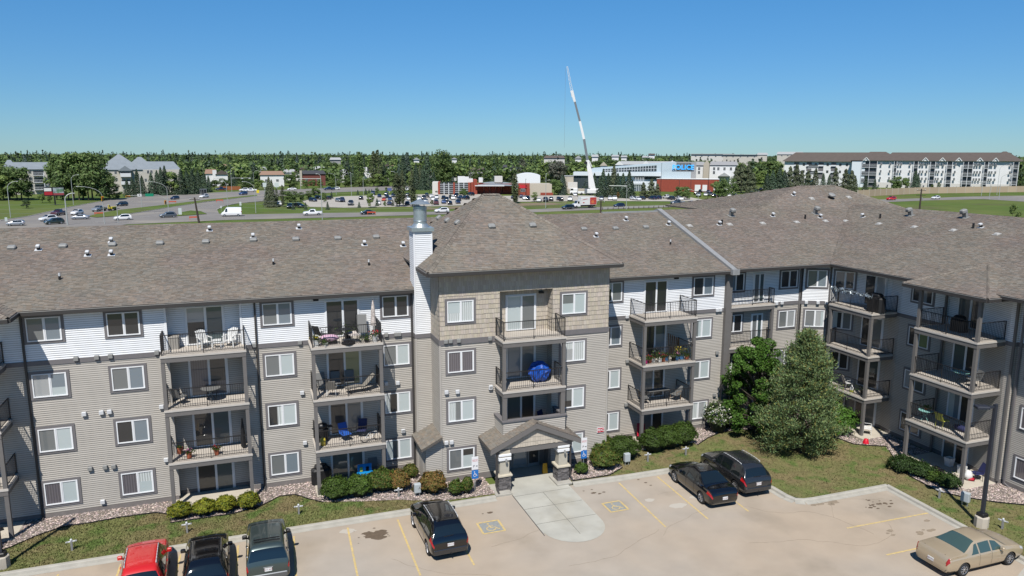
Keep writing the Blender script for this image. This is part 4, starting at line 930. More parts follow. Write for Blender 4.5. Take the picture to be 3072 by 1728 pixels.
shrub(19.35, 37.65, .85, 1.1, 'leaf_shrub', 'olive green spreading shrub nearest the kerb right of the tower', gr, leaf2='leaf_olive', mix=.4)
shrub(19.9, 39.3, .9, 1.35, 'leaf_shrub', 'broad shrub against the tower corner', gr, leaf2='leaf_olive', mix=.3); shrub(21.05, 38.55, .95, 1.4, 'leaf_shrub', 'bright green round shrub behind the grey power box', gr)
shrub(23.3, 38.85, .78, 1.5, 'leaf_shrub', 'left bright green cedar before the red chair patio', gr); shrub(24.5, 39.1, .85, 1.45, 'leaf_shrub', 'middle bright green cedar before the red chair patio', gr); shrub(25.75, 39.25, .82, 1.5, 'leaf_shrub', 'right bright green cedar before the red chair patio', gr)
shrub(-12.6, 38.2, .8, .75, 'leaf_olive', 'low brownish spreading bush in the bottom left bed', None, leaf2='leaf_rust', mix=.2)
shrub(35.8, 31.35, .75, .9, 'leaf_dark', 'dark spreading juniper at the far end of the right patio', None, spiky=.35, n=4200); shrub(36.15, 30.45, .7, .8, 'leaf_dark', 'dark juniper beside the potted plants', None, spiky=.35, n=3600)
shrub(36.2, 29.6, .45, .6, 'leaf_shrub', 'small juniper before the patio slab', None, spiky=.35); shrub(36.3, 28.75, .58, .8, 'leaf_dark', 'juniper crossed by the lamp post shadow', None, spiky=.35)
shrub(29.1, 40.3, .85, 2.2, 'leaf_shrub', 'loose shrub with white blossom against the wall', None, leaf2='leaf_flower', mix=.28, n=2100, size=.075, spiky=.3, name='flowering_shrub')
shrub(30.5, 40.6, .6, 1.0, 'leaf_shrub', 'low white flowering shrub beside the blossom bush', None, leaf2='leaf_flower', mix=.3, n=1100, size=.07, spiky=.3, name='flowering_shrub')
shrub(36.5, 37.4, 1.05, 2.0, 'leaf_decid', 'leafy green bush right of the pine', None, n=4200, size=.08, spiky=.35); shrub(35.4, 37.2, .9, 1.6, 'leaf_decid', 'leafy green bush close behind the pine', None, n=3200, size=.08, spiky=.35)

def near_tree(name, x, y, h, kind, label):
    t = thing(name, label, 'tree', (x, y, LWN)); rng = np.random.default_rng(5 if kind == 'pine' else 8); tr = MB(); P = []; O_ = []
    if kind == 'pine':
        tr.tube((0, 0, 0), (0, 0, h * .96), .15, .03, 9)
        for k_ in range(190):
            f = (k_ / 190) ** 1.0; z = .35 + (h - .6) * f; L = (3.2 * max(1 - f, 0) ** .72 + .15) * rng.uniform(.7, 1.1); a = k_ * 2.399 + rng.uniform(-.3, .3); ele = .18 + .75 * f
            L *= (1 + .12 * math.sin(a * 2 + 1)) * min(1, .6 + f * 2.2)
            d = np.array([math.cos(a) * math.cos(ele), math.sin(a) * math.cos(ele), math.sin(ele)]); tip = np.array([0, 0, z]) + d * L - np.array([0, 0, .25 * (1 - f)])
            tr.tube((0, 0, z), tuple(tip), .035, .008, 4)
            m_ = int(260 * (L / 2.5) + 40); u = rng.uniform(.28, 1.05, m_) ** .7; c = np.array([0, 0, z]) + (tip - np.array([0, 0, z])) * u[:, None]
            P.append(c + rng.normal(size=(m_, 3)) * np.array([.20, .20, .13]) * (0.6 + L * .22))
        P = np.concatenate(P); n = len(P); d = rng.normal(size=(n, 3)); d[:, :2] += P[:, :2] / (np.linalg.norm(P[:, :2], axis=1)[:, None] + .1) * 1.0; d[:, 2] += 1.2; d /= np.linalg.norm(d, axis=1)[:, None]
        s = np.cross(d, rng.normal(size=(n, 3))); s /= np.linalg.norm(s, axis=1)[:, None]; L = rng.uniform(.09, .17, n)[:, None]; wd = .026
        V = np.stack([P - s * wd, P + s * wd, P + d * L + s * wd * .5, P + d * L - s * wd * .5], 1).reshape(-1, 3)
        hv = (P[:, 2] / h)[:, None]; tt = tints(n, rng, .5, 1.5) * np.array([1.0, 1.0, 1.0]); br = rng.uniform(size=n) < .14; tt[br] *= np.array([1.5, 1.0, .7])
        gs = [(V, 0, tt)]; mats = [M['leaf_pine']]
    else:
        tr.tube((0, 0, 0), (.1, 0, h * .45), .12, .07, 8)
        for k_ in range(120):
            f = rng.uniform(.08, 1); z = h * f; rr = 2.3 * abs(math.sin(math.pi * min(f * .82 + .14, .99))) ** .8 * rng.uniform(.45, 1.0); a = rng.uniform(0, 6.28)
            c = np.array([math.cos(a) * rr - .35 * (1 - f), math.sin(a) * rr, z]); tr.tube((.05, 0, h * f * .6), tuple(c), .03, .01, 4)
            m_ = 260; d = rng.normal(size=(m_, 3)); d /= np.linalg.norm(d, axis=1)[:, None]; O_.append(d); P.append(c + d * rng.uniform(.4, 1, m_)[:, None] ** .5 * np.array([.46, .46, .34]) * rng.uniform(.6, 1.2))
        P = np.concatenate(P); O_ = np.concatenate(O_)[P[:, 2] > .15]; P = P[P[:, 2] > .15]; n = len(P); V = leafcloud(P, .07, rng, O_ * .45, up=.5); gs = [(V, 0, tints(n, rng, .5, 1.5))]; mats = [M['leaf_decid']]
    tr.build('trunk', M['bark'], t, smooth=True); inst('crown', leafmesh('crown', gs, mats), t); return t
pb = Vector((31.9, 35.6, 0)); db = Vector((31.4, 39.3, 0))
near_tree('pine_tree', pb.x, pb.y, zat(pb, 2451, 995), 'pine', 'large rough green pine on the lawn in front of the right wing')
near_tree('deciduous_tree', db.x, db.y, zat(db, 2330, 1030), 'd', 'fresh green leafy tree standing left behind the pine')
# ------------------------------------------------------------------ vehicles
def mono(x, xp, Y):
    """monotone cubic through control rows Y at xp"""
    x = np.atleast_1d(np.asarray(x, float)); xp = np.asarray(xp, float); Y = np.asarray(Y, float); h = np.diff(xp); dl = np.diff(Y, axis=0) / h.reshape(-1, *([1] * (Y.ndim - 1)))
    m = np.zeros_like(Y); m[0] = dl[0]; m[-1] = dl[-1]; a, b = dl[:-1], dl[1:]; s = np.where(a * b > 0, 2 * a * b / np.where(np.abs(a + b) < 1e-9, 1e-9, a + b), 0); m[1:-1] = s
    i = np.clip(np.searchsorted(xp, x, 'right') - 1, 0, len(h) - 1); t = (x - xp[i]) / h[i]; sh = (-1, *([1] * (Y.ndim - 1))); t = t.reshape(sh); hh = h[i].reshape(sh)
    return (2 * t**3 - 3 * t**2 + 1) * Y[i] + (t**3 - 2 * t**2 + t) * hh * m[i] + (-2 * t**3 + 3 * t**2) * Y[i + 1] + (t**3 - t**2) * hh * m[i + 1]
def sections(st):
    X = [s[0] for s in st]; C = []
    for x, zb, zs, w_, zt, wt in st:
        C.append([(0, zb), (.8 * w_, zb), (.96 * w_, zb + .10), (w_, (zb + zs) / 2), (.985 * w_, zs - .07), (.94 * w_, zs), (wt + .025, zs + (zt - zs) * .86), (wt - .06, zt), (.5 * wt, zt + .03), (0, zt + .04)])
    return np.array(X), np.array(C)
SHAPES = {   # x from the rear, bottom, belt, half width, top, top half width
 'suv': (4.68, [(0, .46, .74, .78, .80, .74), (.05, .34, .88, .86, 1.0, .80), (.13, .28, .98, .89, 1.12, .80), (.46, .26, 1.02, .92, 1.52, .64), (.7, .25, 1.03, .925, 1.63, .63), (1.4, .24, 1.03, .93, 1.69, .64), (2.55, .24, 1.01, .93, 1.65, .64), (3.35, .24, .98, .92, 1.10, .80), (4.1, .25, .90, .90, .99, .76), (4.5, .28, .76, .84, .86, .70), (4.62, .34, .66, .78, .74, .66), (4.68, .42, .58, .70, .64, .6)], (.88, 3.72), .36, (.15, .44), (2.62, 3.34), (.62, 1.38, 1.46, 2.34, 2.42, 3.02)),
 'boxy': (4.45, [(0, .48, .80, .82, .86, .78), (.04, .36, .92, .87, 1.02, .82), (.09, .30, 1.0, .89, 1.14, .82), (.30, .28, 1.03, .90, 1.60, .70), (.5, .27, 1.03, .905, 1.70, .69), (1.3, .26, 1.03, .91, 1.73, .69), (2.5, .26, 1.02, .91, 1.69, .68), (3.05, .26, 1.0, .90, 1.13, .80), (3.9, .27, .96, .89, 1.04, .78), (4.3, .30, .84, .86, .95, .74), (4.40, .36, .72, .80, .80, .7), (4.45, .44, .62, .74, .68, .64)], (.85, 3.48), .36, (.1, .29), (2.56, 3.04), (.50, 1.22, 1.3, 2.1, 2.18, 2.75)),
 'sedan': (4.65, [(0, .42, .66, .74, .74, .70), (.06, .30, .80, .82, .92, .76), (.18, .24, .86, .86, 1.0, .78), (.75, .22, .90, .89, 1.06, .78), (1.0, .21, .91, .895, 1.14, .74), (1.65, .20, .92, .90, 1.42, .60), (2.3, .19, .92, .90, 1.45, .60), (2.75, .19, .91, .90, 1.38, .62), (3.45, .19, .89, .89, .98, .78), (4.1, .20, .80, .87, .88, .74), (4.5, .24, .68, .80, .76, .66), (4.6, .30, .60, .74, .66, .6), (4.65, .36, .54, .68, .60, .56)], (.95, 3.72), .33, (.85, 1.6), (2.78, 3.42), (1.2, 1.62, 1.7, 2.42, 2.5, 3.12)),
 'classic': (4.85, [(0, .40, .66, .76, .72, .72), (.05, .30, .82, .84, .90, .78), (.14, .26, .90, .87, 1.0, .80), (.95, .23, .92, .89, 1.06, .80), (1.2, .22, .92, .895, 1.12, .74), (1.85, .20, .92, .90, 1.39, .58), (2.5, .20, .92, .90, 1.42, .58), (2.9, .20, .91, .90, 1.35, .60), (3.6, .20, .90, .90, .99, .78), (4.3, .22, .80, .88, .88, .76), (4.7, .26, .66, .82, .74, .70), (4.8, .32, .58, .76, .64, .64), (4.85, .38, .52, .70, .58, .6)], (1.0, 3.82), .32, (1.02, 1.8), (2.94, 3.56), (1.4, 1.85, 1.93, 2.58, 2.66, 3.28)),
 'hatch': (4.1, [(0, .44, .70, .76, .78, .72), (.05, .32, .84, .83, .96, .78), (.12, .26, .92, .86, 1.06, .78), (.45, .23, .95, .88, 1.42, .60), (.7, .22, .95, .885, 1.50, .60), (1.4, .21, .95, .89, 1.53, .61), (2.2, .21, .94, .89, 1.48, .61), (2.95, .21, .92, .88, 1.02, .76), (3.6, .22, .84, .86, .92, .72), (3.95, .26, .70, .80, .78, .66), (4.05, .32, .62, .74, .68, .6), (4.1, .38, .56, .68, .62, .56)], (.72, 3.25), .33, (.14, .43), (2.25, 2.93), (.5, 1.1, 1.18, 1.95, 2.03, 2.65)),
 'pickup': (5.8, [(0, .60, .80, .88, .84, .84), (.03, .52, 1.0, .94, 1.10, .88), (.08, .45, 1.08, .96, 1.20, .90), (1.9, .40, 1.10, .97, 1.22, .90), (2.02, .38, 1.11, .97, 1.30, .85), (2.15, .36, 1.12, .97, 1.80, .70), (2.6, .35, 1.12, .97, 1.88, .69), (3.5, .35, 1.12, .97, 1.84, .69), (4.15, .35, 1.10, .97, 1.28, .86), (5.0, .36, 1.06, .96, 1.20, .84), (5.6, .42, .96, .93, 1.08, .80), (5.74, .5, .86, .90, .94, .78), (5.8, .56, .76, .86, .84, .76)], (1.2, 4.75), .42, (2.04, 2.14), (3.55, 4.12), (2.3, 2.95, 3.03, 3.55, 3.56, 3.9)),
 'van': (5.9, [(0, .48, .9, .90, .94, .88), (.02, .40, 1.3, .95, 2.50, .86), (.06, .36, 1.35, .97, 2.66, .84), (.3, .35, 1.36, .98, 2.70, .84), (2.0, .35, 1.36, .98, 2.70, .84), (4.0, .35, 1.36, .98, 2.68, .82), (4.3, .35, 1.36, .98, 2.58, .80), (5.05, .35, 1.30, .96, 1.55, .86), (5.55, .38, 1.10, .93, 1.20, .80), (5.8, .44, .86, .88, .94, .76), (5.9, .52, .72, .80, .78, .7)], (1.0, 4.85), .37, (.021, .022), (4.34, 5.02), (4.1, 4.15, 4.2, 4.7, 4.75, 4.95)),
}
def smp(X, C, x, v):
    """surface point (half width, x, z) for arrays x, v"""
    R_ = mono(x, X, C); out = np.zeros((len(x), 2))
    for i in range(len(x)): out[i] = mono([v[i]], np.arange(10), R_[i])[0]
    return np.stack([out[:, 0], x, out[:, 1]], 1)
def car_grid(kind, sub=3, vs=3):
    L, st = SHAPES[kind][:2]; X, C = sections(st); xs = []
    for a, b in zip(X[:-1], X[1:]):
        k_ = max(1, min(sub * 2, int(math.ceil((b - a) / .12 * sub / 3)))); xs += list(np.linspace(a, b, k_, endpoint=False))
    xs.append(X[-1]); rows = mono(xs, X, C); vv = np.linspace(0, 9, 9 * vs + 1); ring = []
    for r in rows: ring.append(mono(vv, np.arange(10), r))
    return np.array(xs), np.array(ring), vv
def car_body_mesh(kind, sub=3, vs=3, arches=True, mats=None):
    L, st, ax, rw = SHAPES[kind][:4]; xs, ring, vv = car_grid(kind, sub, vs); nv = len(vv); b = MB(); vsx = []; n = 2 * (nv - 1)
    for x, r in zip(xs, ring):
        for j in range(nv): vsx.append((r[j, 0], x - L / 2, r[j, 1]))
        for j in range(nv - 2, 0, -1): vsx.append((-r[j, 0], x - L / 2, r[j, 1]))
    fs = []
    for i in range(len(xs) - 1):
        for j in range(n): k_ = (j + 1) % n; fs.append((i * n + j, (i + 1) * n + j, (i + 1) * n + k_, i * n + k_))
    c0 = len(vsx); vsx.append((0, -L / 2, ring[0][:, 1].mean())); vsx.append((0, L / 2, ring[-1][:, 1].mean())); e = (len(xs) - 1) * n
    for j in range(n): k_ = (j + 1) % n; fs.append((c0, j, k_)); fs.append((c0 + 1, e + k_, e + j))
    b.add(vsx, fs)
    me = b.mesh('car_body', mats or M['black'])
    bm = bmesh.new(); bm.from_mesh(me); bmesh.ops.recalc_face_normals(bm, faces=bm.faces[:]); bm.to_mesh(me); bm.free()
    if arches:
        o = bpy.data.objects.new('tmp', me); COL.objects.link(o); tmp = []
        for a in ax:
            c = MB(); c.tube((-1.3, a - L / 2, rw + .01), (1.3, a - L / 2, rw + .01), rw * 1.14, n=24); co = c.build('tmp', M['black']); tmp.append(co)
            mod = o.modifiers.new('b', 'BOOLEAN'); mod.operation = 'DIFFERENCE'; mod.object = co; mod.solver = 'EXACT'
        bpy.context.view_layer.update(); me2 = bpy.data.meshes.new_from_object(o.evaluated_get(bpy.context.evaluated_depsgraph_get()))
        bpy.data.objects.remove(o)
        for c in tmp: bpy.data.objects.remove(c)
        me = me2
        wi = len(me.materials); me.materials.append(M['dark']) if len(me.materials) < 2 else None
        idx = len(me.materials) - 1
        hw = max(s[3] for s in st)
        for p in me.polygons:     # faces left by the wheel cutters
            for a in ax:
                rr = math.hypot(p.center.y - (a - L / 2), p.center.z - rw - .01)
                if rr < rw * 1.16 and abs(p.center.x) < hw * .93: p.material_index = idx
    me.polygons.foreach_set('use_smooth', [True] * len(me.polygons)); me.update(); me.set_sharp_from_angle(angle=R(38)); return me
def patch(kind, xa, xb, va, vb, side=1, off=.008, nx=8, nv=4, sa=0, sb=0, mb=None, m=0, close=True):
    """a panel lying on the body surface between x and section parameters, pushed out by off"""
    L, st = SHAPES[kind][:2]; X, C = sections(st); mb = mb or MB(); T = np.linspace(0, 1, nv + 1); S = np.linspace(0, 1, nx + 1); xx, vv = [], []
    for s in S:
        for t in T: xx.append((xa + sa * t) * (1 - s) + (xb + sb * t) * s); vv.append(va + (vb - va) * t)
    xx, vv = np.clip(np.array(xx), X[0] + 1e-4, X[-1] - 1e-4), np.array(vv); e = .01
    P = smp(X, C, xx, vv); dx = smp(X, C, np.clip(xx + e, X[0], X[-1]), vv) - smp(X, C, np.clip(xx - e, X[0], X[-1]), vv); dv = smp(X, C, xx, np.clip(vv + e, 0, 9)) - smp(X, C, xx, np.clip(vv - e, 0, 9))
    N = np.cross(dx, dv); N /= np.linalg.norm(N, axis=1)[:, None] + 1e-9
    cen = np.array([0, 0, 0.6]); sg = np.sign(np.einsum('ij,ij->i', N, np.stack([P[:, 0], P[:, 1] * 0, P[:, 2] - .6], 1)).sum()); N *= sg if sg else 1
    Q = P + N * off; Q[:, 1] -= L / 2
    if side < 0: Q[:, 0] *= -1
    w_ = nv + 1; fs = [(i * w_ + j, (i + 1) * w_ + j, (i + 1) * w_ + j + 1, i * w_ + j + 1) for i in range(nx) for j in range(nv)]
    mb.add([tuple(q) for q in Q], fs, m); return mb
def across(kind, xa, xb, va, off=.008, nx=8, mb=None, m=0, sa=0, sb=0):
    mb = mb or MB()
    for s in (1, -1): patch(kind, xa, xb, va, 9, s, off, nx, 5, mb=mb, m=m, sa=sa, sb=sb)
    return mb
paint = lambda n, c, metal=.3, rough=.35: mat(n, c, rough, metal=metal, coat=1.0, spec=.5)
P_ = {'red': paint('paint_red', (.55, .012, .010), 0), 'black': paint('paint_black', (.004, .004, .005), 0, .12), 'green': paint('paint_greygreen', (.06, .085, .082), .5), 'charcoal': paint('paint_charcoal', (.028, .03, .034), .3, .25),
      'gold': paint('paint_gold', (.52, .42, .29), .35, .3), 'white': paint('paint_white', (.78, .78, .78), 0), 'silver': paint('paint_silver', (.42, .44, .46), .6), 'grey': paint('paint_grey', (.13, .14, .15), .5), 'navy': paint('paint_navy', (.012, .02, .06), .2),
      'maroon': paint('paint_maroon', (.08, .012, .018), .2), 'blue': paint('paint_blue', (.05, .09, .22), .3), 'darkgreen': paint('paint_darkgreen', (.03, .045, .035), .3), 'orange': paint('paint_orange', (.5, .08, .03), 0), 'tan': paint('paint_tan', (.28, .24, .2), .4)}
CG = mat('car_glass', (.008, .012, .013), .06, spec=.5, coat=1.0); CG2 = mat('car_glass_green', (.05, .085, .075), .08, spec=.5, coat=1.0)
TL_ = mat('tail_light', (.35, .008, .008), .2, coat=1.0); HL_ = mat('head_light', (.55, .57, .6), .12, coat=1.0); F_RAIL = mat('rail_satin', (.50, .51, .52), .4); CHR = mat('chrome', (.7, .7, .7), .15, metal=1.0)
RIM = mat('wheel_alloy', (.38, .39, .41), .3, metal=.8); TYRE = mat('tyre_rubber', (.018, .018, .018), .85); PLT = mat('licence_plate', (.72, .73, .72), .5); PTX = mat('plate_text', (.25, .05, .06), .6)
wm_ = {}
def wheel_parts(rw):
    if rw in wm_: return wm_[rw]
    t = MB(); t.lathe([(rw * .66, -.11), (rw * .9, -.115), (rw, -.08), (rw, .08), (rw * .9, .115), (rw * .66, .11), (rw * .66, -.11)], (0, 0, 0), 26, axis='x')
    r = MB(); r.lathe([(rw * .66, -.09), (rw * .64, .10), (rw * .60, .095), (rw * .58, .03), (0.0, .035)], (0, 0, 0), 20, axis='x', m=1); r.lathe([(rw * .68, .095), (rw * .62, .112), (rw * .57, .10)], (0, 0, 0), 24, axis='x'); r.lathe([(rw * .17, .05), (rw * .16, .105), (0, .11)], (0, 0, 0), 10, axis='x')
    for k_ in range(7):
        a = 6.283 * k_ / 7; p = Vector((.085, math.cos(a) * rw * .12, math.sin(a) * rw * .12)); q = Vector((.10, math.cos(a) * rw * .61, math.sin(a) * rw * .61)); r.bar(p, q, rw * .16, .03)
    wm_[rw] = (t.mesh('wheel', TYRE, True, 40), r.mesh('rim', [RIM, M['dark']])); return wm_[rw]
def car(kind, col, loc, rz, label, name='parked_car', cat='car', group=None, glassm=None, rails=False, dark_trim=False, extra=None, plate='ABC 7261', spoiler=False, brand=None):
    L, st, ax, rw, rwin, wsh, sw = SHAPES[kind]; g_ = glassm or CG; t = thing(name, label, cat, loc, rz, group)
    inst('body', car_body_mesh(kind, mats=[P_[col], M['dark']]), t)
    across(kind, wsh[0], wsh[1], 6.75, .006).build('windshield', g_, t, True); across(kind, rwin[0], rwin[1], 6.75, .006).build('rear_window', g_, t, True)
    for s in (1, -1):
        a = sw
        rk = .16 if kind in ('suv', 'hatch') else .3 if kind in ('sedan', 'classic') else .06
        b_ = patch(kind, a[0], a[1], 5.08, 5.92, s, .006, 6, 3, sa=rk, sb=0); b_.build('side_window', g_, t, True)
        patch(kind, a[2], a[3], 5.08, 5.92, s, .006, 6, 3).build('side_window', g_, t, True); patch(kind, a[4], a[5] + .12, 5.08, 5.92, s, .006, 6, 3, sb=-.42 if kind not in ('boxy', 'pickup') else -.3).build('side_window', g_, t, True)
        for x in (a[1] + .04, a[3] + .04): patch(kind, x - .006, x + .006, 2.3, 5.0, s, .003, 1, 10).build('door_seam', M['dark'], t)
        for x in (a[1] + .0, a[3] + .0): hp = smp(*sections(st), np.array([x - .12]), np.array([4.1]))[0]; q = MB(); q.bbox(s * hp[0] - .02, s * hp[0] + .02, x - .2 - L / 2, x - .04 - L / 2, hp[2] - .015, hp[2] + .02, .008); q.build('door_handle', P_[col] if col in ('red', 'gold', 'black') else CHR, t)
        if kind in ('sedan', 'suv', 'classic', 'hatch'): tl = patch(kind, .012, .42 if kind != 'classic' else .13, 3.9, 5.3 if kind == 'suv' else 5.6 if kind != 'classic' else 6.6, s, .01, 8, 6)
        else: tl = patch(kind, .015, .16, 3.6, 5.0, s, .008, 5, 5)
        tl.build('tail_light', TL_, t, True)
        patch(kind, L - .42, L - .06, 4.2, 5.6, s, .008, 6, 4).build('headlight', HL_, t, True)
        mp = smp(*sections(st), np.array([a[5] - .12]), np.array([5.0]))[0]; q = MB(); q.bbox(s * (mp[0] + .11) - .10, s * (mp[0] + .11) + .10, a[5] - .2 - L / 2, a[5] - .05 - L / 2, mp[2] + .02, mp[2] + .17, .03); q.box(min(s * mp[0] * .97, s * (mp[0] + .04)), max(s * mp[0] * .97, s * (mp[0] + .04)), a[5] - .15 - L / 2, a[5] - .1 - L / 2, mp[2], mp[2] + .05)
        q.build('side_mirror', P_[col] if not dark_trim else M['black'], t)
        if rails:
            xs_ = np.linspace(.85, wsh[0] - .12, 8); pr = smp(*sections(st), xs_, np.full(8, 6.75)); q = MB(); q.path([(s * p[0], p[1] - L / 2, p[2] + .055) for p in pr], .018, 6); q.tube((s * pr[0][0], pr[0][1] - L / 2, pr[0][2]), (s * pr[0][0], pr[0][1] - L / 2, pr[0][2] + .06), .02); q.tube((s * pr[-1][0], pr[-1][1] - L / 2, pr[-1][2]), (s * pr[-1][0], pr[-1][1] - L / 2, pr[-1][2] + .06), .02)
            q.build('roof_rail', F_RAIL if rails != 'black' else M['black'], t, True)
    tm = MB()
    for s in (1, -1):
        patch(kind, .02, .5, 1.2, 2.1, s, .004, 6, 3, mb=tm); patch(kind, L - .5, L - .03, 1.2, 2.1, s, .004, 6, 3, mb=tm); patch(kind, ax[0] + rw + .12, ax[1] - rw - .12, 1.2, 1.9, s, .004, 6, 2, mb=tm)
    tm.build('lower_trim', M['black'], t)
    zp = .80 if kind in ('suv', 'boxy') else .62
    hi = kind in ('suv', 'boxy'); yb = -L / 2 + (.035 if hi else .01)
    q = MB(); q.box(-.15, .15, yb - .045, yb - .02, zp - .075, zp + .075); p = q.build('licence_plate', PLT, t)
    o = inst('lettering', text_mesh(plate, .085, PTX, .001), p, (0, yb - .047, zp), rot=(math.pi / 2, 0, 0))
    wt_, rm_ = wheel_parts(rw); hw = .5 * (st[3][3] + st[-5][3])
    for a in ax:
        for s in (1, -1):
            o = inst('wheel', wt_, t, (s * (hw - .12), a - L / 2, rw), 0 if s > 0 else math.pi); inst('rim', rm_, o)
    if spoiler: q = MB(); q.bbox(-.6, .6, -L / 2 + .33, -L / 2 + .6, 1.60, 1.64, .015); q.build('spoiler', P_[col], t)
    if hi:
        q = MB(); q.bar((-.28, -L / 2 + .13, 1.16), (.16, -L / 2 + .11, 1.19), .02, .02); q.build('rear_wiper', M['black'], t)
        q = MB(); q.bbox(-.18, .18, -L / 2 + .0, -L / 2 + .035, .66, .69, .005) if 0 else q.bbox(-.2, .2, -L / 2 - .02, -L / 2 + .02, zp + .1, zp + .125, .005); q.build('tailgate_handle', CHR if col != 'black' else M['black'], t)
    else: q = MB(); q.bar((-.55, -L / 2 + .19, 1.02), (.55, -L / 2 + .19, 1.02), .02, .02) if kind == 'classic' else q.bar((-.5, -L / 2 + .05, .93), (.5, -L / 2 + .05, .93), .012, .012); q.build('boot_seam', M['black'] if kind == 'classic' else P_[col], t)
    q = MB(); q.tube((0, .0, 1.4), (0, -.02, 1.42), .01); 
    if extra: extra(t, L)
    return t
def bumper_step(col):
    def f(t, L):
        q = MB(); q.bbox(-.8, .8, -L / 2 - .04, -L / 2 + .10, .40, .62, .03); q.build('bumper', col, t)
        q = MB(); q.tube((0, -L / 2 - .02, .38), (0, -L / 2 - .09, .38), .03); q.build('tow_hitch', M['black'], t)
    return f
car('suv', 'red', (-4.95, 33.4, 0), R(2.5), 'bright red crossover nose in to the left kerb, cut off by the frame', rails=True)
car('suv', 'black', (-2.42, 33.1, 0), R(1), 'glossy black hatchback with dark roof between the red and green cars', rails='black', plate='BGL 4410')
def stickers(t, L):
    q = MB(); q.bar((-.6, -L / 2 + .185, 1.28), (-.42, -L / 2 + .185, 1.30), .02, .02); q.bar((-.51, -L / 2 + .19, 1.24), (-.51, -L / 2 + .19, 1.36), .02, .02); q.build('window_sticker', PLT, t)
car('boxy', 'green', (.12, 33.55, 0), R(-.5), 'grey green boxy SUV with roof rack left of the empty bay', dark_trim=True, plate='CKT 3058', extra=lambda t, L: (bumper_step(P_['grey'])(t, L), stickers(t, L), [MB().bar((-.55, y, 1.80), (.55, y, 1.80), .04, .03).build('roof_rack_bar', M['black'], t) for y in (-1.55, -1.35)]))
car('suv', 'black', (8.0, 33.1, 0), R(1.5), 'black crossover with chrome roof rails alone left of the walk', rails=True, plate='BXN 9132', extra=bumper_step(P_['charcoal']))
car('sedan', 'black', (23.1, 33.2, 0), R(-2), 'shiny black sedan parked beside the dark grey SUV', plate='CCJ 8870')
car('suv', 'charcoal', (25.65, 33.75, 0), R(-2), 'dark grey SUV with roof rails right of the black sedan', rails=True, plate='BZR 6045', extra=bumper_step(P_['charcoal']))
car('classic', 'gold', (30.6, 22.75, 0), R(-90), 'older gold beige sedan at the bottom right', glassm=CG2, plate='CBH 2716')
car('sedan', 'black', (31.2, 17.3, 0), R(-90), 'black car just entering the bottom right corner', plate='CDA 5501')
# ------------------------------------------------------------------ small site furniture
def outlet_post(x, y, rz, label, boards=1):
    t = thing('outlet_post', label, 'power outlet post', (x, y, LWN), rz, 'power outlet posts along the lawn')
    q = MB(); q.bbox(-.045, .045, -.045, .045, 0, .46, .005); q.build('post', M['ventgrey'], t)
    q = MB(); q.bbox(-.23, .23, -.022, .022, .42, .475, .01); p = q.build('crossbar', M['ventwhite'], t)
    for s in (-.18, .18): inst('lettering', text_mesh(str(rnd.randrange(101, 139)), .06, M['black'], .001), p, (s, -.027, .455), rot=(math.pi / 2, 0, 0))
    q = MB(); q.bbox(-.05, .05, -.05, .05, .49, .58, .03); q.build('outlet_box', M['ventwhite'], t); return t
lab = ['outlet post with tilted white crossbar nearest the left lamp post', 'outlet post behind the black hatchback', 'outlet post on the lawn right of the green SUV', 'outlet post by the rust tinged shrubs', 'outlet post beside the round shrub right of the tower', 'outlet post in front of the far right cedars', 'outlet post nearest the junipers', 'outlet post right of the concrete lamp base']
for (x, y, r_), l_ in zip(((-8.5, 37.35, .15), (-3.53, 37.35, .05), (1.77, 37.5, -.03), (7.0, 37.7, 0), (22.2, 37.5, 0), (24.9, 37.55, 0), (34.67, 27.9, -1.3), (34.7, 24.3, -1.3)), lab): outlet_post(x, y, r_, l_)
def util_box(x, y, label, rz=0, w_=.36, h=.5):
    t = thing('utility_box', label, 'utility box', (x, y, LWN), rz)
    q = MB(); q.box(-.03 - w_ * .3, .03 - w_ * .3, -.03, .03, 0, .4); q.box(-.03 + w_ * .3, .03 + w_ * .3, -.03, .03, 0, .4); q.build('leg', M['metal'], t)
    q = MB(); q.bbox(-w_ / 2, w_ / 2, -.12, .12, .25, .25 + h, .02); q.build('cabinet', mat('cabinet_grey', (.42, .46, .47), .5), t)
    q = MB(); q.box(-w_ / 2 + .03, w_ / 2 - .03, -.13, -.122, .28, .2 + h); q.build('door', mat('cabinet_grey', (.42, .46, .47), .5), t)
util_box(8.0, 37.5, 'pale grey utility box in the shrubs left of the crossover'); util_box(20.75, 37.45, 'grey power cabinet in front of the round green shrub'); util_box(35.2, 26.8, 'pale utility box beside the lamp post shadow', -1.3, .42, .5)
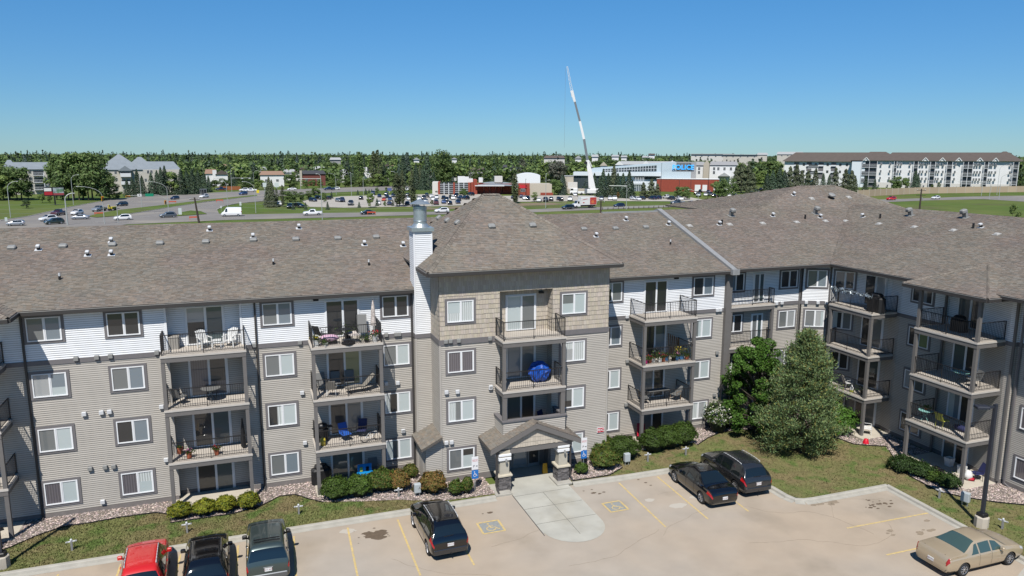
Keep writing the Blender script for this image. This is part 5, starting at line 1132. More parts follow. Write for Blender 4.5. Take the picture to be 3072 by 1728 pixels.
def access_sign(x, y, label):
    t = thing('parking_sign', label, 'parking sign', (x, y, LWN), 0)
    q = MB(); q.tube((0, 0, 0), (0, 0, 2.0), .03, n=8); q.build('post', M['metal'], t)
    bl = mat('sign_blue', (.015, .16, .50), .4); wh = mat('sign_white', (.75, .75, .76), .4)
    q = MB(); q.bbox(-.19, .19, -.05, -.03, .72, 1.22, .005); p = q.build('sign_plate', bl, t)
    s = MB(); z0 = .98
    def seg(pts, wd=.028):
        for (a, b_), (c, d) in zip(pts[:-1], pts[1:]): s.bar((a, -.055, z0 + b_), (c, -.055, z0 + d), .004, wd)
    seg([(-.03, .10), (-.015, -.0), (.06, -.0), (.09, -.08), (.12, -.07)]); seg([(-.025, .05), (.04, .05)], .02); seg([(-.04, .03), (-.09, -.03), (-.08, -.10), (-.02, -.13), (.05, -.10), (.065, -.06)], .022)
    s.add([(-.035 + .03 * math.cos(a), -.056, z0 + .15 + .03 * math.sin(a)) for a in np.linspace(0, 6.283, 9)[:-1]], [tuple(range(8))[::-1]]); s.build('wheelchair_symbol', wh, p)
    q = MB(); q.bbox(-.19, .19, -.05, -.03, 1.26, 2.0, .005); p = q.build('sign_plate', wh, t, label='white upper parking notice')
    inst('lettering', text_mesh('RESERVED\nPARKING', .07, mat('sign_red', (.5, .02, .03), .5), .001), p, (0, -.052, 1.78), rot=(math.pi / 2, 0, 0)); inst('lettering', text_mesh('P', .2, M['black'], .001), p, (-.06, -.052, 1.45), rot=(math.pi / 2, 0, 0)); q = MB(); q.bar((.05, -.053, 1.46), (.14, -.053, 1.46), .03, .03); q.build('arrow', M['black'], p)
access_sign(11.15, 37.15, 'accessible parking sign left of the entrance columns'); access_sign(18.0, 37.7, 'accessible parking sign right of the entrance columns')
# fire department connection sign and pipe on the tower
t = thing('fire_connection_sign', 'red FDC sign with white letters on the tower wall', 'sign', (19.59, OT - .02, 2.0)); q = MB(); q.box(-.24, .24, -.04, 0, -.17, .17); q.box(-.21, .21, -.05, -.041, -.14, .14, 1); p = q.build('sign_plate', [mat('sign_white', (.75, .75, .76), .4), mat('sign_red', (.5, .02, .03), .5)], t); inst('lettering', text_mesh('FDC', .21, mat('sign_white', (.75, .75, .76), .4), .002, .006), p, (0, -.054, 0), rot=(math.pi / 2, 0, 0))
t = thing('fire_connection', 'brass and grey twin hose connection low on the tower wall', 'fire connection', (19.55, OT, .62)); q = MB(); q.tube((0, 0, 0), (0, -.12, 0), .14, n=16); q.build('flange', M['metal'], t)
for s in (-.09, .09): q = MB(); q.tube((s, -.1, -.02), (s * 1.4, -.28, -.1), .055, n=10); q.build('hose_cap', M['ventgrey'], t)
def lamp_post(x, y, label, arm):
    t = thing('lamp_post', label, 'lamp post', (x, y, 0)); q = MB(); q.lathe([(.33, 0), (.33, .62), (.30, .66), (0, .66)], n=8); q.build('concrete_base', M['concpad'], t, smooth=False)
    q = MB(); q.bbox(-.20, .20, -.20, .20, .66, .84, .03); q.build('base_cover', M['black'], t); q = MB(); q.box(-.075, .075, -.075, .075, .84, 6.5); q.build('pole', mat('pole_black', (.028, .032, .045), .45), t)
    q = MB(); q.bar((0, 0, 6.35), (arm[0] * .45, arm[1] * .45, 6.35), .1, .1); q.build('arm', mat('pole_black', (.028, .032, .045), .45), t)
    q = MB(); q.bbox(-.3, .3, -.22, .22, 0, .13, .03); p = q.build('lamp_head', mat('pole_black', (.028, .032, .045), .45), t, loc=(arm[0] * .75, arm[1] * .75, 6.28), rz=math.atan2(arm[1], arm[0])); return t
lamp_post(33.95, 24.85, 'tall black lamp post on a concrete base by the gold sedan', (-.75, .35)); lamp_post(-11.15, 36.75, 'black lamp post on a concrete base at the bottom left', (-.2, -1))
t = thing('caution_board', 'yellow wet floor board leaning inside the entrance', 'caution board', (15.75, 38.2, .02)); q = MB(); q.add([(-.15, -.1, 0), (.15, -.1, 0), (.13, 0, .6), (-.13, 0, .6), (-.15, .1, 0), (.15, .1, 0)], [(0, 1, 2, 3), (5, 4, 3, 2), (0, 3, 4), (1, 5, 2)]); q.build('board', mat('caution_yellow', (.6, .33, .02), .5), t)
# ------------------------------------------------------------------ things on balconies and patios
F_ = {'blackm': mat('metal_black', (.02, .02, .022), .4, metal=.3), 'white': mat('plastic_white', (.72, .72, .70), .45), 'grey': mat('sling_grey', (.16, .16, .155), .7), 'beige': mat('sling_beige', (.24, .22, .19), .7),
      'blue': mat('cloth_blue', (.02, .10, .42), .6), 'red': mat('cloth_red', (.42, .01, .03), .6), 'navy': mat('cloth_navy', (.02, .025, .09), .7), 'wood': mat('wood_brown', (.26, .15, .07), .6, noise=.15), 'terra': mat('terracotta', (.42, .11, .05), .7),
      'pink': mat('cloth_pink', (.55, .35, .45), .7), 'teal': mat('plastic_teal', (.25, .50, .46), .5), 'lime': mat('plastic_lime', (.50, .52, .08), .5), 'sky': mat('toy_blue', (.01, .26, .62), .4), 'aqua': mat('toy_aqua', (.25, .62, .66), .4), 'plaid': mat('umbrella_plaid', (.50, .44, .40), .8, noise=.5, nscale=9), 'tarp': mat('tarp_blue', (.010, .07, .36), .3, noise=.25, nscale=3, bump=.8, bscale=5),
      'flower_r': mat('petals_red', (.6, .03, .05), .6), 'flower_p': mat('petals_pink', (.65, .25, .40), .6), 'flower_y': mat('petals_yellow', (.6, .45, .03), .6), 'magenta': mat('pot_magenta', (.55, .02, .20), .5), 'potblue': mat('pot_blue', (.08, .25, .5), .5), 'leaf': M['leaf_shrub'], 'silver': mat('tinsel_silver', (.40, .46, .50), .3, metal=.6)}
def chair(x, y, z, rz, frame, seat, label, h=.92, arms=True, name='patio_chair', recl=.18):
    t = thing(name, label, 'chair', (x, y, z), rz); f, s = F_[frame], F_[seat]
    for sx in (-.25, .25):
        for sy in (-.24, .24): q = MB(); q.tube((sx, sy, 0), (sx * .94, sy * .9, .42), .014, n=6); q.build('leg', f, t)
        if arms: q = MB(); q.path([(sx, -.24, .42), (sx * 1.08, -.22, .64), (sx * 1.08, .22, .64)], .014); q.build('armrest', f, t)
    q = MB(); q.bbox(-.26, .26, -.26, .24, .40, .44, .012); q.build('seat', s, t)
    q = MB(); a = Vector((0, .24, .42)); b = Vector((0, .24 + recl, h)); q.bar(a, b, .46, .02); q.path([(-.25, .24, .42), (-.25, .24 + recl, h), (.25, .24 + recl, h), (.25, .24, .42)], .014); q.build('backrest', s, t); return t
def slat_chair(x, y, z, rz, label):
    t = thing('slat_chair', label, 'chair', (x, y, z), rz); f = F_['white']
    for sx in (-.27, .27):
        for sy in (-.25, .22): q = MB(); q.bar((sx, sy, 0), (sx, sy, .55), .04, .05); q.build('leg', f, t)
        q = MB(); q.bar((sx, -.3, .56), (sx, .28, .56), .08, .025); q.build('armrest', f, t)
    for i in range(6): q = MB(); q.bar((-.26, -.25 + i * .09, .34 - i * .012), (.26, -.25 + i * .09, .34 - i * .012), .07, .02); q.build('slat', f, t)
    for i in range(6): x0 = -.21 + i * .084; q = MB(); q.bar((x0, .24, .28), (x0 * 1.1, .46, .92 - abs(x0) * .25), .065, .018); q.build('back_slat', f, t)
def table(x, y, z, r, h, top, leg, label, name='round_table'):
    t = thing(name, label, 'table', (x, y, z)); q = MB(); q.lathe([(0, h), (r, h), (r, h - .025), (0, h - .03)], n=20); q.build('table_top', F_[top], t)
    for a in range(3): q = MB(); q.path([(r * .55 * math.cos(a * 2.09 + .5), r * .55 * math.sin(a * 2.09 + .5), 0), (.04 * math.cos(a * 2.09), .04 * math.sin(a * 2.09), h * .5), (r * .6 * math.cos(a * 2.09 + .5), r * .6 * math.sin(a * 2.09 + .5), h - .03)], .012); q.build('leg', F_[leg], t)
def pot(x, y, z, r, h, pm, fl, label, plant=.3, name='flower_pot', cat='potted plant'):
    t = thing(name, label, cat, (x, y, z)); q = MB(); q.lathe([(0, 0), (r * .72, 0), (r, h), (r * 1.08, h), (r * 1.08, h - .03), (r * .95, h - .03), (0, h - .04)], n=14); q.build('pot', F_[pm], t, True, angle=40)
    rng = np.random.default_rng(int(abs(x * 97 + y * 31 + z * 7)) % 9999); n = 130; p = rng.normal(size=(n, 3)) * np.array([plant * .42, plant * .42, plant * .30]); p[:, 2] = np.abs(p[:, 2]) + h
    inst('foliage', leafmesh('foliage', [(leafcloud(p, .045, rng), 0, tints(n, rng))], [M['leaf_shrub']]), t)
    if fl:
        n = 34; p = rng.normal(size=(n, 3)) * np.array([plant * .36, plant * .36, plant * .15]); p[:, 2] = np.abs(p[:, 2]) + h + plant * .4
        inst('blossom', leafmesh('blossom', [(leafcloud(p, .042, rng), 0, np.ones((n, 3)))], [F_[fl]]), t)
def grill(x, y, z, rz, label, cover=True, s=1.0):
    t = thing('barbecue', label, 'barbecue', (x, y, z), rz); f = F_['blackm']
    if cover: q = MB(); q.bbox(-.55 * s, .55 * s, -.28, .28, 0.02, .92 * s, .12); q.bbox(-.36 * s, .36 * s, -.24, .24, .9 * s, 1.12 * s, .1); q.build('cover', M['black'], t)
    else:
        q = MB(); q.bbox(-.28, .28, -.22, .22, .25, .75, .04); q.build('cabinet', f, t); q = MB(); q.blob((0, 0, .86), (.3, .24, .2), n=12, k=8); q.build('lid', f, t, True); [MB().box(a, a + .25, -.18, .18, .76, .79).build('side_shelf', f, t) for a in (-.55, .3)]
    for sx in (-.24, .24): q = MB(); q.box(sx - .02, sx + .02, -.2, .2, 0, .26); q.build('leg', f, t)
def lounger(x, y, z, rz, label):
    t = thing('lounge_chair', label, 'lounge chair', (x, y, z), rz); q = MB(); pts = [(-.85, .30), (-.2, .36), (.15, .30), (.75, .92)]
    for (a, b), (c, d) in zip(pts[:-1], pts[1:]): q.bar((a, 0, b), (c, 0, d), .52, .02)
    q.build('sling', F_['beige'], t)
    q = MB()
    for s in (-.27, .27): q.path([(-.85, s, .30), (-.2, s, .36), (.15, s, .30), (.75, s, .92)], .016)
    q.build('frame', F_['blackm'], t)
    for a in (-.7, .05, .35):
        q = MB(); q.path([(a, -.27, .3), (a + .12, -.27, 0), (a + .12, .27, 0), (a, .27, .3)], .014); q.build('leg', F_['blackm'], t)
D4, D3, D2, D1 = 8.40, 5.55, 2.70, .145
# left balcony stack
slat_chair(-2.35, 41.2, D4, .5, 'white slatted chair left of two on the top left balcony'); slat_chair(-1.1, 41.25, D4, -.4, 'white slatted chair right of two on the top left balcony')
t = thing('side_table', 'small white slatted side table between the white chairs', 'table', (-1.75, 41.0, D4)); 
for i in range(5): q = MB(); q.bar((-.22, -.2 + i * .1, .42), (.22, -.2 + i * .1, .42), .08, .02); q.build('slat', F_['white'], t)
for sx in (-.2, .2):
    for sy in (-.18, .18): q = MB(); q.bar((sx, sy, 0), (sx, sy, .41), .035, .035); q.build('leg', F_['white'], t)
t = thing('storage_box', 'grey storage box in the left corner of the top left balcony', 'box', (-3.85, 41.6, D4)); q = MB(); q.bbox(-.25, .25, -.25, .25, 0, .62, .02); q.build('body', mat('box_greybrown', (.30, .28, .25), .7), t); q = MB(); q.bbox(-.27, .27, -.27, .27, .62, .67, .02); q.build('lid', mat('box_greybrown', (.30, .28, .25), .7), t)
chair(-3.7, 41.0, D3, 2.4, 'blackm', 'grey', 'black chair at the left end of the second highest left balcony'); table(-2.2, 41.0, D3, .5, .72, 'grey', 'blackm', 'round glass table on the second highest left balcony'); chair(-2.2, 41.6, D3, 0, 'blackm', 'grey', 'black chair behind the round glass table')
pot(-3.95, 41.35, D2, .16, .34, 'terra', None, 'terracotta pot against the wall in the corner', .1); pot(-3.45, 40.55, D2, .15, .3, 'terra', 'flower_p', 'terracotta pot of pink flowers, left of two at the rail', .3); pot(-2.1, 40.55, D2, .15, .3, 'terra', 'flower_r', 'terracotta pot of red and pink flowers by the rail post', .3)
t = thing('folded_umbrella', 'black folded patio umbrella standing at the right of the flower pot balcony', 'umbrella', (-.75, 41.0, D2)); q = MB(); q.lathe([(.02, 0), (.14, .15), (.10, 1.0), (.03, 1.7)], n=8); q.build('canopy', M['black'], t)
# second stack
chair(3.55, 40.6, D4, 2.2, 'blackm', 'blackm', 'black folding chair at the left of the busy top balcony'); t = thing('blanket_roll', 'pink and grey rolled blanket on the busy top balcony', 'blanket', (3.9, 40.0, D4)); q = MB(); q.blob((0, 0, .3), (.55, .25, .2), n=12, k=7, jit=.08); q.build('cloth', F_['pink'], t, True); q = MB(); q.box(-.4, .4, -.15, .15, 0, .16); q.build('stool', F_['blackm'], t)
table(4.75, 40.1, D4, .35, .72, 'blackm', 'blackm', 'small black bistro table at the rail of the busy top balcony'); chair(5.75, 40.5, D4, -.1, 'blackm', 'grey', 'tall black reclining chair on the busy top balcony', h=1.25, recl=.3)
chair(5.2, 39.9, D4, .2, 'blackm', 'plaid', 'low folding stool with striped seat beside the bistro table', h=.5, arms=False); t = thing('folded_umbrella', 'plaid folded umbrella upright in the rail corner', 'umbrella', (6.35, 40.4, D4)); q = MB(); q.tube((0, 0, 0), (0, 0, 2.2), .02); q.build('pole', F_['blackm'], t); q = MB(); q.lathe([(.17, .75), (.13, 1.2), (.09, 1.8), (.02, 2.15)], n=9); q.build('canopy', F_['plaid'], t)
pot(3.2, 39.65, D4, .17, .35, 'white', 'flower_y', 'white planter of yellow flowers at the left rail corner', .3); pot(3.65, 39.6, D4, .15, .15, 'white', None, 'dried grey plant left of the bistro table', .4); pot(5.85, 39.65, D4, .15, .15, 'blackm', None, 'bushy grey plant at the rail', .45); pot(6.3, 39.65, D4, .17, .35, 'white', 'flower_r', 'white planter of red flowers at the right rail corner', .4); pot(5.0, 40.9, D4, .2, .3, 'blackm', None, 'big leafy plant beside the open patio door', .7)
t = thing('ring_planter', 'flat black tub on the deck below the bistro table', 'tub', (4.85, 39.55, D4)); q = MB(); q.lathe([(0, .0), (.34, 0), (.36, .12), (.30, .14), (0, .08)], n=16); q.build('tub', M['black'], t)
for i, (x, r_) in enumerate(((3.5, .2), (4.25, 0), (5.0, -.1))): chair(x, 40.8, D3, r_, 'blackm', 'grey', ['left', 'middle', 'right'][i] + ' black chair of the row on the lounger balcony')
chair(3.9, 39.8, D3, 2.9, 'white', 'beige', 'pale plastic chair with arched back at the lounger balcony rail', name='plastic_chair'); lounger(5.5, 40.0, D3, .15, 'beige reclining lounger on the second highest middle balcony')
grill(3.4, 40.7, D2, .2, 'black barbecue with domed lid on the lower middle balcony', False); t = thing('gas_bottle', 'yellow gas bottle under the black barbecue', 'gas bottle', (3.35, 40.0, D2)); q = MB(); q.lathe([(0, 0), (.15, .02), (.16, .35), (.06, .45), (0, .46)], n=12); q.build('bottle', mat('bottle_yellow', (.5, .4, .04), .4), t, True)
chair(4.6, 40.3, D2, .3, 'blackm', 'blue', 'bright blue camping chair on the lower middle balcony', name='camping_chair'); chair(5.55, 40.6, D2, -.3, 'blackm', 'navy', 'dark blue camping chair on the lower middle balcony', name='camping_chair')
t = thing('bicycle', 'small black and white bicycle against the lower middle balcony rail', 'bicycle', (5.95, 39.7, D2), .15)
for s in (-.38, .38): q = MB(); q.lathe([(.24, -.015), (.26, 0), (.24, .015), (.22, 0), (.24, -.015)], (0, 0, 0), 18, axis='x'); o = q.build('wheel', M['black'], t); o.location = (s, 0, .26); o.rotation_euler.z = math.pi / 2
q = MB(); q.path([(-.38, 0, .26), (-.1, 0, .55), (.28, 0, .56), (.38, 0, .26)], .016); q.path([(-.38, 0, .26), (0, 0, .26), (.28, 0, .56)], .016); q.path([(-.1, 0, .55), (0, 0, .26)], .016); q.build('frame', F_['white'], t); q = MB(); q.bbox(-.2, 0, -.05, .05, .62, .67, .02); q.build('saddle', M['black'], t); q = MB(); q.path([(.28, 0, .56), (.3, 0, .72), (.26, -.22, .75)], .014); q.path([(.3, 0, .72), (.26, .22, .75)], .014); q.build('handlebar', M['black'], t)
t = thing('toy_table', 'bright blue toy play table on the ground floor patio', 'toy', (5.6, 40.2, D1)); q = MB(); q.bbox(-.45, .45, -.25, .25, .5, .58, .03); q.bbox(-.4, .4, .15, .22, .58, 1.0, .02); q.build('table_top', F_['sky'], t)
for s in (-.42, .42): q = MB(); q.bbox(s - .05, s + .05, -.25, .25, 0, .5, .02); q.build('leg', F_['aqua'], t)
for i, s in enumerate((-.2, .15)): q = MB(); q.bbox(s - .08, s + .08, .05, .12, .62, .86, .02); q.build('toy_tool', [F_['lime'], F_['leaf']][i], t)
chair(6.2, 40.9, D1, 0, 'blackm', 'grey', 'dark chair in the shade right of the blue toy table'); grill(3.25, 40.9, D1, 0, 'black covered barbecue in the corner of the cluttered ground patio'); pot(3.9, 39.7, D1, .16, .25, 'white', None, 'white pot at the cluttered patio edge', .2); pot(4.4, 39.8, D1, .14, .2, 'white', None, 'small white pot beside the toys', .15)
t = thing('toy_car', 'small white ride on toy behind the shrubs', 'toy', (4.7, 39.9, D1)); q = MB(); q.bbox(-.3, .3, -.15, .15, .1, .3, .05); q.build('body', F_['white'], t)
for sx in (-.2, .2):
    for sy in (-.15, .15): q = MB(); q.lathe([(0, -.03), (.09, -.03), (.09, .03), (0, .03)], (0, 0, 0), 10, axis='x'); o = q.build('wheel', M['black'], t); o.location = (sx, sy, .09); o.rotation_euler.z = 1.57
# tower
t = thing('tarp_bundle', 'bright blue tarpaulin bundle on the tower balcony', 'tarp', (15.45, 38.5, D3)); b = MB(); rr = random.Random(3)
n_, k__ = 26, 14; vs = [(0, 0, 0)]
for j in range(1, k__):
    ph = math.pi * j / k__
    for i in range(n_):
        a = 6.283 * i / n_; q_ = 1 + .14 * math.sin(i * 2.9 + j * .7) + rr.uniform(-.12, .12); vs.append((.62 * q_ * math.sin(ph) * math.cos(a) * (1 if ph > 1.5 else .9), .48 * q_ * math.sin(ph) * math.sin(a), .58 - .58 * math.cos(ph) + .06 * math.sin(a * 3)))
vs.append((-.15, 0, 1.25)); T_ = len(vs) - 1; fs = []
for i in range(n_): fs.append((0, 1 + (i + 1) % n_, 1 + i)); fs.append((T_, 1 + (k__ - 2) * n_ + i, 1 + (k__ - 2) * n_ + (i + 1) % n_))
for j in range(k__ - 2):
    for i in range(n_): fs.append((1 + j * n_ + i, 1 + j * n_ + (i + 1) % n_, 1 + (j + 1) * n_ + (i + 1) % n_, 1 + (j + 1) * n_ + i))
b.add(vs, fs); b.build('sheet', F_['tarp'], t)
chair(15.9, 38.6, D2, .6, 'blackm', 'navy', 'dark chair behind the siding parapet above the entrance')
# right of the tower
cols_ = ['magenta', 'terra', 'white', 'white', 'terra', 'potblue', 'leaf', 'potblue', 'potblue', 'terra']; fl_ = [None, 'flower_r', None, None, 'flower_r', None, None, 'flower_p', None, None]
pl_ = ['magenta pot leftmost on the plant filled balcony', 'terracotta pot with red figure beside the magenta pot', 'first white planter of the row on the plant filled balcony', 'second white planter of the row', 'brown pot in the middle of the plant row', 'blue pot right of the brown pot', 'green pot in the plant row', 'pale blue pot with pink flowers', 'pale blue pot at the right end of the row', 'terracotta pot in the right corner']
for i in range(10): pot(23.15 + i * .33, 39.75 + (i % 3) * .12, D3, .14, .26, cols_[i], fl_[i], pl_[i], .34)
t = thing('wooden_screen', 'leaning brown wooden screen in the corner of the plant filled balcony', 'screen', (25.6, 41.0, D3))
for i in range(6): q = MB(); q.bar((i * .11, 0 - i * .08, 0), (i * .10 - .05, .12 - i * .08, 1.45 - i * .05), .10, .02); q.build('plank', F_['wood'], t)
pot(25.9, 40.0, D3, .18, .3, 'potblue', 'flower_y', 'tall leafy plant before the wooden screen', .7); pot(24.6, 40.9, D3, .18, .3, 'blackm', None, 'leafy plant in shade by the patio door', .55)
t = thing('patio_table', 'long grey patio table on the lower right balcony', 'table', (24.6, 40.6, D2)); q = MB(); q.bbox(-.75, .75, -.32, .32, .70, .74, .01); q.build('table_top', F_['grey'], t)
for sx in (-.68, .68):
    for sy in (-.26, .26): q = MB(); q.box(sx - .02, sx + .02, sy - .02, sy + .02, 0, .7); q.build('leg', F_['blackm'], t)
chair(25.75, 40.3, D2, -1.2, 'wood', 'grey', 'wooden armed chair at the right of the long patio table'); chair(23.5, 40.4, D2, 1.4, 'blackm', 'grey', 'dark chair at the left of the long patio table')
chair(23.4, 40.5, D1, -.5, 'blackm', 'red', 'bright red camping chair on the ground patio right of the tower', name='camping_chair', recl=.25, h=1.0)
# right wing
grill(38.4, 36.9, D4, 1.57, 'large black covered barbecue on the garlanded balcony', s=1.1)
t = thing('garland', 'silver tinsel garland wound along the top right balcony rail', 'garland', (37.66, 38.3, D4 + 1.05)); rng = np.random.default_rng(4); n = 420; u = rng.uniform(-1.75, 1.8, n); p = np.stack([rng.normal(0, .05, n), u, .03 + .06 * np.sin(u * 9) + rng.normal(0, .05, n)], 1); inst('tinsel', leafmesh('tinsel', [(leafcloud(p, .07, rng), 0, tints(n, rng))], [F_['silver']]), t)
chair(38.3, 38.6, D2, 1.2, 'white', 'white', 'white chair among clutter on the lower wing balcony', name='plastic_chair'); t = thing('water_jug', 'white and yellow jug by the lower wing balcony rail', 'jug', (37.95, 37.9, D2)); q = MB(); q.lathe([(0, 0), (.13, 0), (.13, .3), (.05, .42), (.05, .48), (0, .48)], n=10); q.build('body', F_['white'], t, True, angle=40); q = MB(); q.lathe([(.131, 0), (.14, .0), (.14, .15), (.131, .15)], n=10); q.build('band', F_['lime'], t)
pot(38.2, 37.2, D2, .16, .25, 'blackm', None, 'dark leafy plant on the lower wing balcony', .5)
table(38.2, 30.2, D3, .45, .7, 'teal', 'blackm', 'round teal table on the near wing balcony, third floor'); chair(38.3, 29.5, D3, -1.9, 'blackm', 'grey', 'black wire chair at the corner of the near wing balcony')
table(37.9, 32.0, D2, .42, .68, 'teal', 'teal', 'round pale teal table with plants at the far end'); pot(37.9, 32.0, D2 + .68, .1, .12, 'terra', None, 'small plant standing on the pale teal table', .3); chair(38.0, 30.9, D2, 1.57, 'lime', 'lime', 'lime yellow chair on the near wing balcony', arms=False)
t = thing('rolled_rug', 'dark rolled rug beside the lime chair', 'rug', (38.4, 30.0, D2)); q = MB(); q.blob((0, 0, .18), (.2, .5, .18), n=10, k=6); q.build('roll', F_['navy'], t, True)
grill(38.6, 31.0, D4, 1.57, 'low black covered grill in the shade of the top near wing balcony', s=.85)
def planter(x, y, w_, h, label, m='white'):
    t = thing('planter_box', label, 'planter', (x, y, D1)); q = MB(); a = w_ / 2; q.add([(-a * .8, -a * .8, 0), (a * .8, -a * .8, 0), (a * .8, a * .8, 0), (-a * .8, a * .8, 0), (-a, -a, h), (a, -a, h), (a, a, h), (-a, a, h)], [(0, 3, 2, 1), (0, 1, 5, 4), (1, 2, 6, 5), (2, 3, 7, 6), (3, 0, 4, 7)]); q.box(-a * .93, a * .93, -a * .93, a * .93, h - .06, h - .04); q.build('tub', F_[m], t)
planter(38.9, 30.9, .42, .5, 'white tapered tub on the right wing patio, farther one'); planter(38.6, 29.8, .38, .48, 'white tapered tub on the right wing patio, nearer one'); planter(37.4, 30.5, .3, .3, 'black square pot by the junipers', 'blackm'); planter(37.3, 30.05, .3, .3, 'black square pot second along the patio edge', 'blackm')
chair(38.6, 28.9, D1, -1.9, 'blackm', 'navy', 'navy camp chair with towels on the right wing patio', name='camping_chair', recl=.25, h=.95); t = thing('towel_pile', 'white and red towels heaped beside the navy camp chair', 'towels', (38.15, 29.05, D1)); q = MB(); q.blob((0, 0, .3), (.25, .22, .28), n=10, k=7, jit=.15); q.build('towel', F_['white'], t, True); q = MB(); q.blob((.1, -.1, .1), (.25, .2, .12), n=8, k=5, jit=.2); q.build('cloth', F_['red'], t, True)
t = thing('bucket', 'upturned red bucket on the rocks beside the wing patio', 'bucket', (36.95, 35.35, LWN + .02)); q = MB(); q.lathe([(.17, 0), (.2, .02), (.13, .28), (.10, .31), (0, .32)], n=16); q.build('body', mat('bucket_red', (.6, .01, .03), .35), t, True, angle=50)
chair(38.3, 36.6, D1, .8, 'white', 'white', 'white plastic chair on the leafy wing patio', name='plastic_chair')
t = thing('covered_table', 'black covered table with grey sheet on the recessed balcony', 'table', (31.6, 41.35, D2)); q = MB(); q.bbox(-.7, .7, -.2, .2, 0, .75, .06); q.build('cover', M['black'], t); q = MB(); q.bbox(-.3, .5, -.22, .1, .75, .82, .02); q.build('sheet', F_['grey'], t)
grill(-12.1, 38.8, D1, .4, 'black lawn equipment standing at the bottom left patio', False)
# ------------------------------------------------------------------ roads and lots behind
def PX(i): return lambda x, y: (512 * (i - 1) + x / 5.03125, 400 + y / 5.03125)
r1, r2, r3, r4, r5, r6 = [PX(i) for i in range(1, 7)]
def pxsheet(name, pts, z, m): return sheet(name, [at(x, y) for x, y in pts], z, m)
pxsheet('road', [(-500, 760), (-300, 690), (0, 659), (85, 648.5), (211, 620.6), (298, 604.7), (403, 590.8), (512, 584.8), (578, 581), (651, 577), (796, 571), (1024, 563), (1170, 558), (1400, 553), (1400, 562), (1163, 571), (1024, 576), (900, 584), (800, 591), (796, 602.7), (711, 610.7), (671, 618.6), (651, 628.5), (657, 641), (730, 643),
                 (1024, 638), (1302, 635), (1586, 628.6), (1685, 624), (1788, 620.6), (2048, 614), (2282, 608), (2598, 599.7), (2798, 593.8), (2898, 589.8), (3072, 586.8), (3400, 582), (3400, 612), (3072, 604.7), (2948, 597.3), (2792, 600.7), (2620, 607.7), (2272, 615), (2048, 620), (1874, 625.5), (1794, 629), (1603, 636.5), (1300, 643.5), (1024, 651.5), (671, 660), (600, 663.5), (512, 667), (380, 673), (200, 700), (0, 760)], .0, M['asph'])
pxsheet('median', [(262, 650), (300, 640), (360, 630), (512, 613), (623, 599), (770, 585), (772, 588), (623, 605), (512, 621.5), (345, 649), (290, 653)], .12, M['field'])
pxsheet('traffic_island', [(528, 649), (621, 642.5), (603, 634.5), (572, 632), (542, 638)], .12, M['field'])
pxsheet('parking_lot_far', [(905, 602), (1024, 589), (1200, 584), (1500, 580), (1500, 612), (1300, 619), (1024, 623), (930, 621)], .03, mat('lot_pale', (.40, .37, .32), .9, coords='world', noise=.1, nscale=.2))
pxsheet('parking_lot_far', [(1480, 606), (1480, 588), (1700, 586), (2060, 590), (2120, 601), (2060, 604), (1800, 603)], .03, mat('lot_pale', (.40, .37, .32), .9, coords='world', noise=.1, nscale=.2))
pxsheet('dirt_strip', [(1250, 622), (1500, 612), (1700, 607), (1700, 613), (1500, 621), (1260, 630)], .02, mat('dirt', (.20, .15, .09), .95, coords='world', noise=.2, nscale=.4, noise2=(.1, (.10, .13, .03), .5, .62)))
pxsheet('median', [(1100, 573), (1300, 571), (1300, 579), (1024, 584), (905, 596), (930, 588)], .03, M['field'])
# painted road lines
lm = mat('road_white', (.5, .5, .48), .8)
def rline(pts, wd=.15):
    P = [at(x, y) for x, y in pts]; b = MB()
    for a, c in zip(P[:-1], P[1:]):
        d = (c - a).normalized(); n = Vector((-d.y, d.x, 0)) * wd / 2; b.quad(a - n + Vector((0, 0, .02)), c - n + Vector((0, 0, .02)), c + n + Vector((0, 0, .02)), a + n + Vector((0, 0, .02)))
    me = b.mesh('lane_line', lm); me.polygons[0].normal.z < 0 and me.flip_normals(); o = bpy.data.objects.new('lane_line', me); COL.objects.link(o); tag(o, kind='structure')
for seg in ([(330, 612), (300, 619)], [(400, 603), (370, 607)], [(470, 597), (440, 600)], [(560, 592), (530, 594)], [(640, 586), (610, 588)], [(450, 640), (480, 636)], [(520, 631), (550, 627)], [(600, 621), (640, 616)], [(690, 611), (730, 607)], [(250, 668), (330, 664)], [(340, 655), (360, 648)], [(420, 651), (560, 643)]): rline(seg, .22)
# kerb on the far side of the big road, as pale ribbons
def kerbline(pts, m='curb', wd=.3, z=.13):
    b = MB(); P = [at(x, y) for x, y in pts]
    for a, c in zip(P[:-1], P[1:]): b.bar((a.x, a.y, z / 2), (c.x, c.y, z / 2), wd, z)
    return b.build('kerb', M[m], kind='structure')
kerbline([(0, 662), (85, 649), (211, 621), (298, 605), (403, 591), (512, 585)]); kerbline([(345, 649.5), (512, 622), (623, 605.5), (771, 588)]); kerbline([(651, 628.5), (671, 618.6), (711, 610.7), (796, 602.7)]); kerbline([(905, 619.5), (1024, 621), (1260, 618)], wd=.5)

